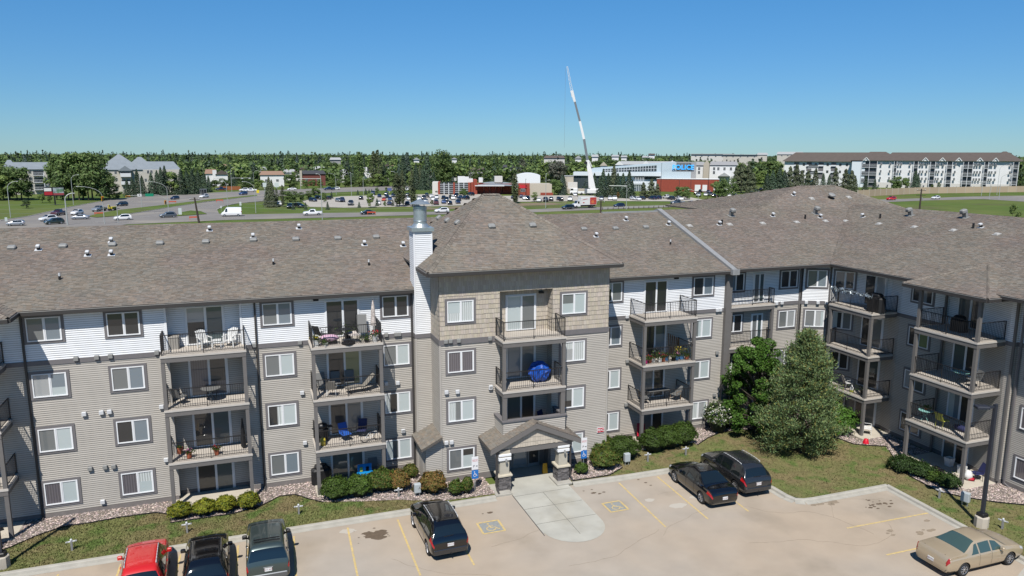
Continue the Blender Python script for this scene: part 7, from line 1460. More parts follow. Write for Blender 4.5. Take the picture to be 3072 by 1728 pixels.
B = Blk('service_building', 'beige block building left of the crane', 1715, 580); B.box('wall', S4(790), S4(925), Y(652), 580, W_['beige'], 4, 14); B.box('wall', S4(840), S4(985), Y(742), 580, W_['off'], 0, 6); B.box('wall', S4(840), S4(1130), Y(832), 582, W_['beige'], -4, 0); B.box('roof', S4(780), S4(930), Y(646), Y(652), W_['rpale'], 3.8, 14.2)
# police station
S5 = lambda x: r5(x, 0)[0]
B = Blk('police_station', 'long pale metal police station with sloping roof and blue sign', 1900, 572); zf = lambda y: B.Z(Y(y))
xa, xb = B.X(S4(1190)), B.X(S4(2470)); b = MB(); zl0, zl1, zb_ = zf(535), zf(432), zf(600)
b.add([(xa, 0, 0), (xb, 0, 0), (xb, 0, zl1), (xa, 0, zl0), (xa, 25, 0), (xb, 25, 0), (xb, 25, zl1), (xa, 25, zl0)], [(0, 1, 2, 3), (3, 2, 6, 7), (1, 5, 6, 2), (0, 3, 7, 4)]); b.build('wall', W_['panel'], B.t)
b = MB(); ga, gc = B.X(S4(1360)), B.X(S4(2170)); b.add([(ga, -.1, zf(585)), (gc, -.1, zf(572)), (gc, -.1, zf(482)), (ga, -.1, zf(545))], [(0, 1, 2, 3)]); b.build('glazing', W_['glass'], B.t)
for i in range(1, 20):
    t_ = i / 20; x = ga + (gc - ga) * t_; b = MB(); b.bar((x, -.15, zf(585 - 13 * t_)), (x, -.15, zf(545 - 63 * t_)), .22); b.build('mullion', W_['steel'], B.t)
b = MB(); b.bar((ga, -.15, zf(565)), (gc, -.15, zf(527)), .2); b.build('transom', W_['steel'], B.t)
B.box('canopy_band', S4(930), S4(2240), Y(585), Y(640), W_['panelw'], -4, 4); B.box('wall', S4(930), S4(1340), Y(640), 572, W_['glass'], -3, 2); B.box('lower_wall', S4(1700), S4(2240), Y(640), 572, W_['panelw'], -2, 2); B.box('glazing', S4(1840), S4(2220), Y(650), Y(690), W_['glassb'], -2.3, -2)
B.box('grey_block', S4(2465), S5(188), Y(432), 572, W_['greyw'], -1, 22); B.box('sign_field', S4(2470), S5(110), Y(445), Y(570), mat('sign_field_dark', (.09, .10, .11), .5), -1.2, -1); B.box('end_wall', S4(2240), S5(110), Y(572), 572, W_['panel'], -1.6, -1)
for i in range(9): x = B.X(S4(2470) + i * 4.2); b = MB(); b.bar((x, -1.3, zf(568)), (x, -1.3, zf(436)), .2); b.build('mullion', W_['greyw'], B.t)
blu = mat('sign_police_blue', (.03, .35, .85), .4, emit=.3)
o = inst('lettering', text_mesh('POLICE', 3.4, blu, .1, .06), B.t, (B.X(2046), -1.6, B.Z(501.5)), rot=(math.pi / 2, 0, 0))
for x in (1855, 1880, 1905, 1930, 1955, 1980): b = MB(); b.bar((B.X(S4(x)), -6, zf(900)), (B.X(S4(x)), -6, zf(660)), .3); b.build('entrance_post', W_['steel'], B.t)
b = MB(); b.box(B.X(S4(1820)), B.X(S4(2010)), -6.5, -2, zf(765), zf(745)); b.build('entrance_canopy', W_['steel'], B.t)
B = Blk('brick_garage', 'red brick garage building in front of the police station', 2060, 575.5); B.box('wall', S4(2180), S5(540), Y(690), 575.5, W_['brick'], 0, 12); B.box('parapet', S4(2175), S5(545), Y(686), Y(692), W_['white'], -.2, 12.2)
for a, c in ((180, 265), (295, 365), (465, 492)): B.box('garage_door', S5(a), S5(c), Y(775), 573, W_['white'], -.2, 0)
B.box('brick_pilaster', S5(115), S5(125), Y(695), 575, W_['brickd'], -.3, 0); B.box('brick_pilaster', S5(-60), S5(-50), Y(695), 575, W_['brickd'], -.3, 0)
# white flats behind the police
B = Blk('apartment_block', 'white three storey flats with grey roofs right of the police sign', 2150, 569); B.box('wall', S5(175), S5(800), Y(485), 569, W_['white'], 0, 14); B.gable('roof', S5(175), S5(300), Y(485), Y(430), W_['greyw'], 14, hip=.1); B.gable('roof', S5(395), S5(810), Y(480), Y(425), W_['greyw'], 14, hip=.1)
b = MB(); x0, x1 = B.X(S5(298)), B.X(S5(392)); b.add([(x0, -1.5, 0), (x1, -1.5, 0), (x1, -1.5, zf(465)), ((x0 + x1) / 2, -1.5, B.Z(Y(398))), (x0, -1.5, B.Z(Y(470))), (x0, 8, 0), (x1, 8, 0), (x1, 8, B.Z(Y(470))), ((x0 + x1) / 2, 8, B.Z(Y(398))), (x0, 8, B.Z(Y(470)))], [(0, 1, 2, 3, 4), (4, 3, 8, 9), (3, 2, 7, 8), (1, 6, 7, 2), (0, 4, 9, 5)]); b.build('gable_bay', W_['beige'], B.t)
wins(B, [(S5(x), Y(532)) for x in (235, 460, 523, 615, 712)] + [(S5(x), Y(590)) for x in (235, 460)], 6, 8)
B.gable('porch_roof', S5(540), S5(690), Y(645), Y(590), W_['rpale'], 3, d0=-3, cross=True)
for i, (a, c, yt_) in enumerate(((1330, 1420, 430), (1560, 1660, 418), (1960, 2060, 415), (2370, 2440, 405))):
    B2 = Blk('gable_roof_house', ['tan gabled roof at the left end behind the police roof', 'white peaked roof above the left police glazing', 'white peaked roof above the middle of the glazing', 'white peaked roof near the police sign'][i], (S4(a) + S4(c)) / 2, 560, 'house'); B2.box('wall', S4(a), S4(c), Y(yt_ + 60), 560, W_['white'], 0, 10); B2.gable('roof', S4(a), S4(c), Y(yt_ + 60), Y(yt_), W_['white' if i else 'beige'], 10, cross=True)
B2 = Blk('long_roof_building', 'long pale roofed building behind the police station', 1960, 560); B2.box('wall', S4(1640), S4(2460), Y(475), 560, W_['off'], 12, 24); B2.gable('roof', S4(1600), S4(2470), Y(478), Y(425), W_['rpale'], 24, d0=12, hip=.05)
# far right flats
B = Blk('apartment_block', 'long four storey white apartment block with brown roof at the right', 2700, 564); yb_ = 566
SR = [(2368, 2550), (2550, 2588), (2588, 3050)]
B.box('wall', 2345, 2550, 486, yb_, W_['white'], 6, 24); [B.box('recess_shade_panel', x, x + 15, 489, 540, mat('recess_shade', (.16, .155, .16), .9), 5.8, 6) for x in (2374, 2412, 2448, 2486)]; [B.box('balcony_rail', x, x + 15, y, y + 4, W_['rail'], 5.0, 5.2) for x in (2374, 2412, 2448, 2486) for y in (497, 517)]; [B.box('window', x, x + 7, y, y + 8, W_['win'], 5.9, 6.02) for x in (2400, 2436, 2472, 2510, 2530) for y in (492, 514)]; B.box('wall', 2550, 2590, 484, yb_ + 4, W_['panelw'], 0, 24); B.box('wall', 2588, 3050, 482, yb_ + 2, W_['white'], 1, 24); B.box('base_course', 2588, 3050, 548, yb_ + 2, W_['off'], .8, 1)  # flat dark panels carry the balcony shade in their colour
B.gable('roof', 2340, 2660, 486, 457, W_['rbrown'], 24, hip=.22, d0=5); B.gable('roof', 2548, 2700, 482, 455, W_['rbrown'], 24, hip=.7); B.gable('roof', 2640, 3055, 482, 457, W_['rbrown'], 24, hip=.15); B.gable('roof', 2960, 3060, 482, 454, W_['rbrown'], 24, hip=.9)
S6 = lambda x: r6(x, 0)[0]
for x0, x1 in ((100, 330), (585, 625), (880, 945), (1130, 1205), (1380, 1460), (1625, 1770), (1940, 2000), (2375, 2455)):
    b = MB(); z1 = B.Z(Y(425)); b.box(B.X(S6(x0)), B.X(S6(x1)), .7, .98, 0, z1); b.build('recess_shade_panel', mat('recess_shade', (.16, .155, .16), .9), B.t)  # dark panel on the wall, recess shade put into its colour
    balc(B, S6(x0), S6(x1), [(Y(478), Y(518)), (Y(592), Y(635)), (Y(705), Y(745))], depth=.6)
    for x in ((x0, (x0 + x1) / 2, x1) if x1 - x0 > 100 else (x0, x1)): b = MB(); b.bar((B.X(S6(x)), -.5, 0), (B.X(S6(x)), -.5, z1), .22); b.build('post', W_['rail'], B.t)
for x in (160, 1048, 1302, 1548, 1865, 2100):
    b = MB(); a0, a1 = B.X(S6(x - 48)), B.X(S6(x + 48)); b.add([(a0, -1, B.Z(Y(415))), (a1, -1, B.Z(Y(415))), ((a0 + a1) / 2, -1, B.Z(Y(365))), (a0, 9, B.Z(Y(415))), (a1, 9, B.Z(Y(415))), ((a0 + a1) / 2, 9, B.Z(Y(365)))], [(0, 2, 5, 3), (1, 4, 5, 2)]); b.build('gable_roof', W_['rbrown'], B.t)
    b = MB(); b.add([(a0 + .4, -.8, B.Z(Y(415))), (a1 - .4, -.8, B.Z(Y(415))), ((a0 + a1) / 2, -.8, B.Z(Y(372)))], [(0, 1, 2)]); b.bar((a0, -1.1, B.Z(Y(415))), ((a0 + a1) / 2, -1.1, B.Z(Y(365))), .35); b.bar((a1, -1.1, B.Z(Y(415))), ((a0 + a1) / 2, -1.1, B.Z(Y(365))), .35); b.build('gable_trim', W_['white'], B.t)
wp = [(S6(x), Y(y)) for x in (390, 525, 650, 690, 825, 980, 1020, 1080, 1225, 1262, 1325, 1505, 1800, 1840, 1885, 2025, 2060, 2115, 2335) for y in (465, 575, 680)] + [(S6(x), Y(795)) for x in (375, 510, 1055, 1770, 2005)]
wins(B, wp, 4.5, 7); balc(B, 2420, 2450, [(500, 507), (520, 527)]); 
B3 = Blk('far_apartments', 'low pale flats on the skyline left of the white block', 2185, 545, d=690); B3.box('wall', S5(110), S5(760), Y(318), 545, W_['off'], 0, 12); B3.box('roof', S5(105), S5(765), Y(308), Y(318), W_['rpale'], -1, 13); wins(B3, [(S5(x), Y(345)) for x in (180, 270, 370, 480, 580, 690)], 4, 3.5)
B3 = Blk('far_apartments', 'second low pale flats on the skyline with grey end roof', 2240, 548, d=660); B3.box('wall', S5(590), S5(1250), Y(325), 548, W_['cream'], 0, 12); B3.gable('roof', S5(1100), S5(1262), Y(325), Y(292), W_['rpale'], 12); B3.box('roof', S5(585), S5(1105), Y(318), Y(325), W_['rpale'], -1, 13); wins(B3, [(S5(x), Y(350)) for x in (640, 740, 850, 960, 1060)], 4, 3.5)
B3 = Blk('far_apartments', 'pale flats with long grey roof beside the spruces on the skyline', 2365, 548, d=640); B3.box('wall', S5(1400), S5(1790), Y(318), 548, W_['cream'], 0, 12); B3.gable('roof', S5(1395), S5(1795), Y(318), Y(278), W_['rpale'], 12, hip=.1); wins(B3, [(S5(x), Y(335)) for x in (1470, 1560, 1660, 1740)], 4, 3)
# noise fence, guard rail
t = thing('boundary_fence', 'tan panel fence along the grass below the white block', 'fence', at(2760, 581)); pts = [(2572, 592), (2640, 587), (2760, 581), (2920, 578.5), (3072, 576), (3200, 574)]
tanf = mat('fence_tan', (.42, .33, .23), .85, randv=.10); b0 = None; fp = MB(); fp.box(-.5, .5, -.06, .06, 0, 1); fpm = fp.mesh('fence_panel', tanf); po = MB(); po.box(-.15, .15, -.15, .15, 0, 1.08); pom = po.mesh('post', W_['beige'])
for (xa, ya_), (xb, yb2) in zip(pts[:-1], pts[1:]):
    A, C = at(xa, ya_), at(xb, yb2); n = max(int((C - A).length / 5), 1); d = (C - A) / n; hh = 3.1
    for i in range(n):
        m_ = A + d * (i + .5) - t.location; inst('fence_panel', fpm, t, m_, math.atan2(d.y, d.x), scale=(d.length * .98, 1, hh)); inst('post', pom, t, A + d * i - t.location, math.atan2(d.y, d.x), scale=(1, 1, hh))
t = thing('guard_rail', 'low steel guard rail along the near road', 'guard rail', at(2100, 618)); A, C = at(1808, 629), at(2290, 613); n = 34; d = (C - A) / n; rl = MB(); rl.bar(A - t.location + Vector((0, 0, .62)), C - t.location + Vector((0, 0, .62)), .08, .30); rl.build('rail', mat('rail_steel', (.40, .39, .36), .6), t)
po = MB(); po.box(-.09, .09, -.09, .09, 0, .78); pom = po.mesh('post', M['bark'])
for i in range(n + 1): inst('post', pom, t, A + d * i - t.location)

# ------------------------------------------------------------------ poles, lamps, signals, signs
gp = mat('pole_galvanised', (.44, .46, .44), .5, metal=.2)
def slamp(px, py, ytop, xarm, label, r=.12, m=None):
    p = at(px, py); h = zat(p, px, ytop); k_ = 1 / ppm(p); az = math.atan2(p.x, p.y); t = thing('street_lamp', label, 'street lamp', p, -az); L = (xarm - px) * k_; m = m or gp; b = MB()
    hs = h - min(abs(L) * .8, 2.6)
    b.tube((0, 0, 0), (0, 0, hs), r, r * .7, 8)
    if abs(L) > .6:
        pts = [(L * (1 - math.cos(a)), 0, hs + (h - hs) * math.sin(a)) for a in np.linspace(0, math.pi / 2, 7)]; b.path(pts, r * .6, 6)
    else: b.tube((0, 0, hs), (0, 0, h), r * .7)
    b.build('pole', m, t); b = MB(); b.bbox(L - .35 if L < 0 else L - .1, L + .1 if L < 0 else L + .35, -.15, .15, h - .1, h + .08, .03); b.build('lamp_head', m, t); return t, p, k_
LMP = [(r1, 160, 1272, 725, 265, 'curved street lamp at the far left verge'), (r1, 1110, 1078, 625, 1190, 'tall curved lamp before the big leafy trees'), (r1, 1020, 1380, 905, 1120, 'thick grey curved pole beside the dark green SUV'), (r1, 1580, 1368, 795, 1310, 'curved lamp carrying the left traffic signal'), (r1, 2145, 1122, 580, 2215, 'curved lamp on the median before the spruces'), (r1, 2545, 1185, 725, 2320, 'curved lamp carrying the right traffic signal'), (r1, 1785, 1358, 1060, 1785, 'short straight post in front of the white crossover'),
       (r2, 862, 1108, 675, 715, 'curved lamp behind the cargo van'), (r2, 1287, 1205, 725, 1140, 'curved lamp on the grass right of the van'), (r2, 925, 885, 520, 965, 'pole with twin lamps by the orange fence'), (r2, 1258, 810, 560, 1320, 'curved lamp before the tan roofed house'), (r2, 2500, 930, 600, 2410, 'curved lamp on the upper road by the poplars'), (r2, 1590, 700, 515, 1530, 'curved lamp tip above the tan roof'), (r2, 2290, 1305, 610, 2240, 'tall straight pole right of the pickup'), (r2, 1965, 850, 600, 1965, 'pole behind the white sedan'), (r2, 1420, 960, 810, 1420, 'sign pole at the corner of the island'),
       (r3, 155, 945, 590, 150, 'slender pole in the planted median'), (r3, 335, 935, 665, 345, 'pole with orange flag top at the lot edge'), (r3, 840, 1100, 575, 780, 'curved lamp amid the poplars'), (r3, 1330, 900, 640, 1330, 'thin dark pole left of the glazed shop'), (r3, 1800, 640, 550, 1780, 'lamp above the glazed shop roof'), (r3, 2175, 700, 530, 2175, 'pale pole behind the canopy shop'), (r3, 2285, 905, 730, 2285, 'black pole before the canopy'),
       (r4, 508, 1128, 610, 508, 'tall grey pole on the verge before the beige wall'), (r4, 205, 940, 690, 205, 'dark pole at the brick shop'), (r4, 990, 960, 700, 990, 'dark pole left of the crane truck'), (r4, 2243, 900, 455, 2243, 'tall dark pole before the police wall'), (r4, 1725, 1150, 800, 1700, 'grey pole with mast arm by the guard rail'),
       (r5, 226, 1170, 850, 90, 'pale curved lamp at the guard rail'), (r5, 378, 1000, 450, 385, 'tall black pole before the garage doors'), (r5, 870, 970, 690, 870, 'dark pole with white box among the pines'), (r5, 2342, 820, 515, 2365, 'slim lamp above the hip roof ridge'), (r6, 2165, 930, 465, 2265, 'tall curved lamp at the far right fence'), (r6, 2195, 995, 620, 2265, 'lower curved lamp at the far right road'), (r6, 1930, 945, 740, 1930, 'signal pole left at the far right road'), (r6, 2050, 995, 745, 2050, 'signal pole right at the far right road')]
lamps = {}
for fn, x, y, yt_, xa_, lb in LMP:
    px, py = fn(x, y); t, p, k_ = slamp(px, py, fn(0, yt_)[1], fn(xa_, 0)[0], lb, .2 if x == 1020 else .10, M['black'] if 'dark pole' in lb or 'black pole' in lb or 'dark pole' in lb else None); lamps[lb] = (t, p, k_, px)
def arm(lb, fn, xe, ye, m=gp, r=.08, lampx=()):
    t, p, k_, px = lamps[lb]; z = zat(p, px, fn(0, ye)[1]); L = (fn(xe, 0)[0] - px) * k_; b = MB(); b.tube((0, 0, z), (L, 0, z + .05), r); b.build('mast_arm', m, t)
    for x in lampx: l_ = (fn(x, 0)[0] - px) * k_; b = MB(); b.bbox(l_ - .5, l_ + .5, -.2, .2, z - .35, z - .1, .05); b.build('lamp_head', W_['steel'], t)
    return t, p, k_, px, z
arm('pole with twin lamps by the orange fence', r2, 1185, 675, lampx=(1070, 1170)); arm('tall straight pole right of the pickup', r2, 1965, 685); arm('grey pole with mast arm by the guard rail', r4, 1465, 795, r=.12); arm('signal pole left at the far right road', r6, 1690, 742); arm('signal pole right at the far right road', r6, 1690, 742)
sy = mat('signal_yellow', (.60, .30, .01), .4)
def signal(px, py, lb_owner, label, horiz=False, depth=-.3):
    t0, p, k_, px0 = lamps[lb_owner]; az = math.atan2(p.x, p.y); z = zat(p, px, py); L = (px - px0) * k_; pos = p + Vector((math.cos(az) * L, -math.sin(az) * L, z)); t = thing('traffic_signal', label, 'traffic signal', pos, -az)
    b = MB(); w_, h_ = (1.3, .55) if horiz else (.62, 1.3); b.box(-w_ / 2, w_ / 2, -.22, -.18, -h_ / 2, h_ / 2); b.build('backboard', sy, t); b = MB(); b.box(-w_ / 2 + .13, w_ / 2 - .13, -.45, -.22, -h_ / 2 + .13, h_ / 2 - .13); b.build('housing', M['black'], t)
    for i, c in enumerate(('red', 'amber', 'green')):
        b = MB(); d = (.34 - .34 * i); b.lathe([(0, 0), (.11, 0)], n=10); o = b.build('lens', mat('lens_' + c, {'red': (.4, .02, .01), 'amber': (.12, .07, .01), 'green': (.01, .06, .04)}[c], .3), t); o.location = (d if horiz else 0, -.46, 0 if horiz else d); o.rotation_euler.x = math.pi / 2
lb1, lb2 = 'curved lamp carrying the left traffic signal', 'curved lamp carrying the right traffic signal'
signal(*r1(1582, 985), lb1, 'yellow backed traffic signal on the left curved lamp'); signal(*r1(2514, 1040), lb2, 'yellow backed traffic signal on the right curved lamp')
t, p, k_, px0 = lamps[lb2]; b = MB(); z0 = zat(p, px0, r1(0, 975)[1]); z1 = zat(p, px0, r1(0, 925)[1]); X_ = lambda x: (r1(x, 0)[0] - px0) * k_
b.path([(0, 0, z0 - .6), (X_(2490), 0, z0 + .1), (X_(2440), 0, z1 - .1), (X_(2370), 0, z1), (X_(2060), 0, z1 - .1)], .08); b.build('mast_arm', gp, t)
signal(r1(2065, 950)[0], r1(0, 950)[1], lb2, 'horizontal yellow backed signal on the mast arm', True)
b = MB(); b.box(X_(2275), X_(2375), -.3, -.25, z1 - .45, z1 + .45); b.build('street_name_sign', mat('sign_green', (.01, .24, .13), .4), t); b = MB(); b.box(X_(2180), X_(2230), -.3, -.25, z1 - .4, z1 + .4); b.build('route_sign', F_['white'], t); b = MB(); b.box(X_(2195), X_(2215), -.32, -.305, z1 - .1, z1 + .2); b.build('symbol', M['black'], t)
# billboards and small signs
def board(px0, px1, y0, y1, ybase, label, mats_, name='billboard', cat='billboard', legs=True):
    xc = (px0 + px1) / 2; p = at(xc, ybase); B = Blk(name, label, xc, ybase, cat); x0, x1 = B.X(px0), B.X(px1); z0, z1 = B.Z(y1), B.Z(y0); b = MB(); b.box(x0, x1, 0, .4, z0, z1); b.build('board', mats_[0], B.t)
    if legs: b = MB(); b.bar(((x0 + x1) / 2, .2, 0), ((x0 + x1) / 2, .2, z0), min(.5, (x1 - x0) * .15)); b.build('post', M['black'] if z1 - z0 > 2 else gp, B.t)
    return B, x0, x1, z0, z1
B, x0, x1, z0, z1 = board(135, 197, 561, 588, 615, 'black double billboard with red panel and photo panel', [M['black']])
for a, c, y0, y1, mm in ((.03, .38, .55, .9, F_['white']), (.03, .42, .12, .5, mat('panel_red2', (.42, .02, .03), .5)), (.46, .97, .08, .92, mat('print_grey', (.30, .33, .36), .6, noise=.5, nscale=.6, noise2=(.5, (.1, .2, .12), .5, .6)))): b = MB(); b.box(x0 + (x1 - x0) * a, x0 + (x1 - x0) * c, -.06, -.01, z0 + (z1 - z0) * y0, z0 + (z1 - z0) * y1); b.build('poster', mm, B.t)
b = MB(); b.box(x0 + (x1 - x0) * .46, x0 + (x1 - x0) * .97, -.1, -.07, z0 + (z1 - z0) * .1, z0 + (z1 - z0) * .32); b.build('poster_stripe', mat('panel_dull_red', (.3, .05, .06), .6), B.t)
wsg = [(r2, 1400, 1458, 745, 812, 960, 'white square sign on a pole, left of the poplars'), (r2, 1575, 1640, 745, 812, 960, 'white sign half hidden by the poplars'), (r2, 120, 170, 1128, 1230, 1232, 'pale boxed notice on the traffic island'), (r3, 698, 760, 825, 870, 900, 'small blue and white sign at the shop lot'), (r1, 75, 115, 1270, 1330, 1335, 'pale utility cabinet at the far left corner'), (r2, 1040, 1070, 1035, 1090, 1105, 'pale green sign panel behind the van'), (r2, 755, 775, 1095, 1130, 1180, 'white keep right plate on the island')]
for fn, a, c, y0, y1, yb2, lb in wsg: board(fn(a, 0)[0], fn(c, 0)[0], fn(0, y0)[1], fn(0, y1)[1], fn(0, yb2)[1], lb, [mat('sign_bluepale', (.1, .12, .3), .5) if 'blue' in lb else mat('sign_pale', (.55, .60, .58), .5)], 'road_sign' if 'cabinet' not in lb else 'utility_cabinet', 'sign' if 'cabinet' not in lb else 'cabinet')
B, x0, x1, z0, z1 = board(770, 778, 570, 579, 584, 'round yellow warning sign at the boulevard bend', [mat('sign_yellow', (.7, .55, .02), .5)], 'road_sign', 'sign')
orr = mat('barrier_orange', (.55, .07, .02), .6)
for i, (fn, x, y, lb) in enumerate(((r1, 1500, 1245, 'orange barrier posts beside the pickup'), (r2, 30, 1065, 'orange work barrier on the boulevard median'), (r2, 740, 1042, 'small orange sign on the median'), (r2, 358, 1310, 'orange marker by the wooden pole'), (r3, 455, 1232, 'orange barrier in front of the black sedan'))):
    px, py = fn(x, y); p = at(px, py); B = Blk('work_barrier', lb, px, py, 'barrier'); b = MB(); b.box(-1.2, -1.1, -.05, .05, 0, 1.1); b.box(1.1, 1.2, -.05, .05, 0, 1.1); b.build('leg', orr, B.t); b = MB(); b.box(-1.3, 1.3, -.08, .02, .7, 1.05); b.build('board', orr, B.t)
# wooden power poles and wires
wd_ = mat('pole_wood', (.055, .042, .032), .9, noise=.2)
def ppole(px, py, ytop, label, arms=1, lean=0.0):
    p = at(px, py); h = zat(p, px, ytop); az = math.atan2(p.x, p.y); t = thing('power_pole', label, 'power pole', p, -az); b = MB(); b.tube((0, 0, 0), (lean, 0, h), .3, .2, 9); b.build('pole', wd_, t)
    for i in range(arms): z = h - .5 - i * 1.6 * (arms > 1); b = MB(); b.bar((lean - 1.3, 0, z), (lean + 1.3, 0, z), .14); b.build('crossarm', wd_, t)
    for s in (-1.1, 0.0, 1.1): b = MB(); b.lathe([(.0, 0), (.08, 0), (.1, .12), (.05, .25), (0, .26)], (lean + s, 0, h - .43), 8); b.build('insulator', W_['steel'], t)
    return p, h
pA, hA = ppole(597, 668, 592, 'dark wooden pole behind the roof, left of the van', 1, -.7); pB, hB = ppole(1802, 640, 602, 'short dark wooden pole behind the middle roof'); pC, hC = ppole(2757, 645, 566, 'wooden pole with cross arms behind the right roof', 2)
b = MB(); b.lathe([(0, 0), (.25, 0), (.25, .8), (0, .85)], n=12); t = thing('transformer', 'grey transformer can hung on the right wooden pole', 'transformer', pC + Vector((.4, -.2, hC - 3.6))); b.build('can', M['ventgrey'], t)
wm2 = mat('wire_grey', (.28, .28, .27), .6)
def wire(a, c, sag, label):
    pts = [a.lerp(c, i / 24) - Vector((0, 0, sag * 4 * (i / 24) * (1 - i / 24))) for i in range(25)]; o_ = pts[0].copy(); b = MB(); b.path([q - o_ for q in pts], .022, 4); t = thing('overhead_wire', label, 'wire', o_, 0, 'overhead power wires'); b.build('strand', wm2, t)
la = at(-260, 720) ; 
for i, (za, lb) in enumerate(((0, 'upper'), (-1.0, 'middle'), (-2.0, 'lower'))):
    wire(Vector((la.x, la.y, hA + 1.0 + za)), pA + Vector((-.5, 0, hA + za)), 1.0, lb + ' overhead wire left of the dark wooden pole'); wire(pA + Vector((0, 0, hA + za)), pB + Vector((0, 0, hB + .5 + za)), 2.0, lb + ' overhead wire between the left and middle wooden poles')

# ------------------------------------------------------------------ mobile crane
px, py = 1782, 585; p = at(px, py); k_ = 1 / ppm(p); az = math.atan2(p.x, p.y); t = thing('mobile_crane', 'white mobile crane with its long boom raised above the shops', 'crane', p, -az)
CX = lambda x: (x - px) * k_; CZ = lambda y: zat(p, px, y); cw = mat('crane_white', (.74, .74, .73), .5); cg = mat('crane_grey', (.16, .18, .20), .5)
b = MB(); b.bbox(CX(S4(880)), CX(S4(1330)), -1.4, 1.4, .8, 1.6, .1); b.build('carrier', cw, t); b = MB(); b.bbox(CX(S4(880)), CX(S4(1000)), -1.3, 1.3, 1.6, 3.2, .2); b.build('driver_cab', cw, t); b = MB(); b.box(CX(S4(885)), CX(S4(930)), -1.35, -1.28, 2.2, 3.0); b.build('window', CG, t)
for i in range(6): b = MB(); b.lathe([(0, -.2), (.62, -.2), (.62, .2), (0, .2)], (0, 0, 0), 14, axis='x'); o = b.build('wheel', TYRE, t); o.location = (CX(S4(900 + i * 75)), -1.2, .62); o.rotation_euler.z = 1.57
b = MB(); b.bbox(CX(S4(1110)), CX(S4(1372)), -1.5, 1.5, CZ(Y(900)), CZ(Y(842)), .2); b.bbox(CX(S4(1255)), CX(S4(1345)), -1.3, 1.3, CZ(Y(870)), CZ(Y(832)), .2); b.build('superstructure', cw, t); b = MB(); b.bbox(CX(S4(1095)), CX(S4(1140)), -1.55, .2, CZ(Y(895)), CZ(Y(838)), .15); b.build('operator_cab', cg, t)
b = MB(); b.box(CX(S4(1130)), CX(S4(1380)), -1.0, 1.0, CZ(Y(915)), CZ(Y(898))); b.build('slew_ring', cg, t)
bs = [(S4(1225), Y(840), 1.7), (S4(1145), Y(410), 1.35), ((1697 + 0), 198, 0)]
def seg(x0, y0, x1, y1, w0, w1, m, name, y=0):
    a, c = Vector((CX(x0), y, CZ(y0))), Vector((CX(x1), y, CZ(y1))); d = (c - a).normalized(); n = Vector((-d.z, 0, d.x)); b = MB(); vs = []
    for q, w_ in ((a, w0), (c, w1)): vs += [q - n * w_ / 2 + Vector((0, -w_ * .4, 0)), q + n * w_ / 2 + Vector((0, -w_ * .4, 0)), q + n * w_ / 2 + Vector((0, w_ * .4, 0)), q - n * w_ / 2 + Vector((0, w_ * .4, 0))]
    b.add(vs, [(3, 2, 1, 0), (4, 5, 6, 7), (0, 1, 5, 4), (1, 2, 6, 5), (2, 3, 7, 6), (3, 0, 4, 7)]); return b.build(name, m, t)
ov = 1.1925
seg(S4(1222), Y(850), S4(1160), Y(540), 2.6, 1.9, cw, 'boom_base'); seg(S4(1160), Y(540), S4(1130), Y(405), 1.9, 1.5, cw, 'boom_section'); seg(S4(1130), Y(405), 1467 * ov, 350 * ov, 1.15, 1.1, cg, 'boom_section'); seg(1467 * ov, 350 * ov, 1456 * ov, 305 * ov, 1.05, 1.0, cw, 'boom_section'); seg(1456 * ov, 305 * ov, 1443 * ov, 256 * ov, .95, .9, cg, 'boom_section'); seg(1443 * ov, 256 * ov, 1435 * ov, 228 * ov, 1.0, 1.4, cw, 'boom_head')
# lattice jib
A, C = Vector((CX(1438 * ov), 0, CZ(244 * ov))), Vector((CX(1423 * ov), 0, CZ(166 * ov))); b = MB(); d = C - A; nn = Vector((-d.z, 0, d.x)).normalized(); n_ = 16
for s in (-1, 1):
    for y in (-.4, .4): b.tube(A + nn * .55 * s + Vector((0, y, 0)), C + nn * .25 * s + Vector((0, y * .5, 0)), .07, n=5)
for i in range(n_):
    f0, f1 = i / n_, (i + 1) / n_; w0, w1 = .55 - .3 * f0, .55 - .3 * f1; s = 1 if i % 2 else -1
    for y in (-.4, .4): b.tube(A + d * f0 + nn * w0 * s + Vector((0, y * (1 - f0 * .5), 0)), A + d * f1 - nn * w1 * s + Vector((0, y * (1 - f1 * .5), 0)), .05, n=4)
b.build('lattice_jib', cw, t); seg(S4(1165), Y(830), S4(1148), Y(560), .5, .45, cw, 'lift_cylinder', -1.2)
b = MB(); b.lathe([(0, -.5), (.75, -.5), (.75, .5), (0, .5)], (0, 0, 0), 16, axis='x'); o = b.build('hose_reel', M['black'], t); o.location = (CX(S4(1105)), -1, CZ(Y(445))); o.rotation_euler.z = 1.57
seg(S4(1160), Y(415), S4(1200), Y(510), .35, .3, cw, 'pendant_arm', -.8); b = MB(); b.tube((CX(1419 * ov), 0, CZ(170 * ov)), (CX(1419 * ov), 0, CZ(372 * ov)), .05, n=4); b.build('hoist_rope', cg, t)

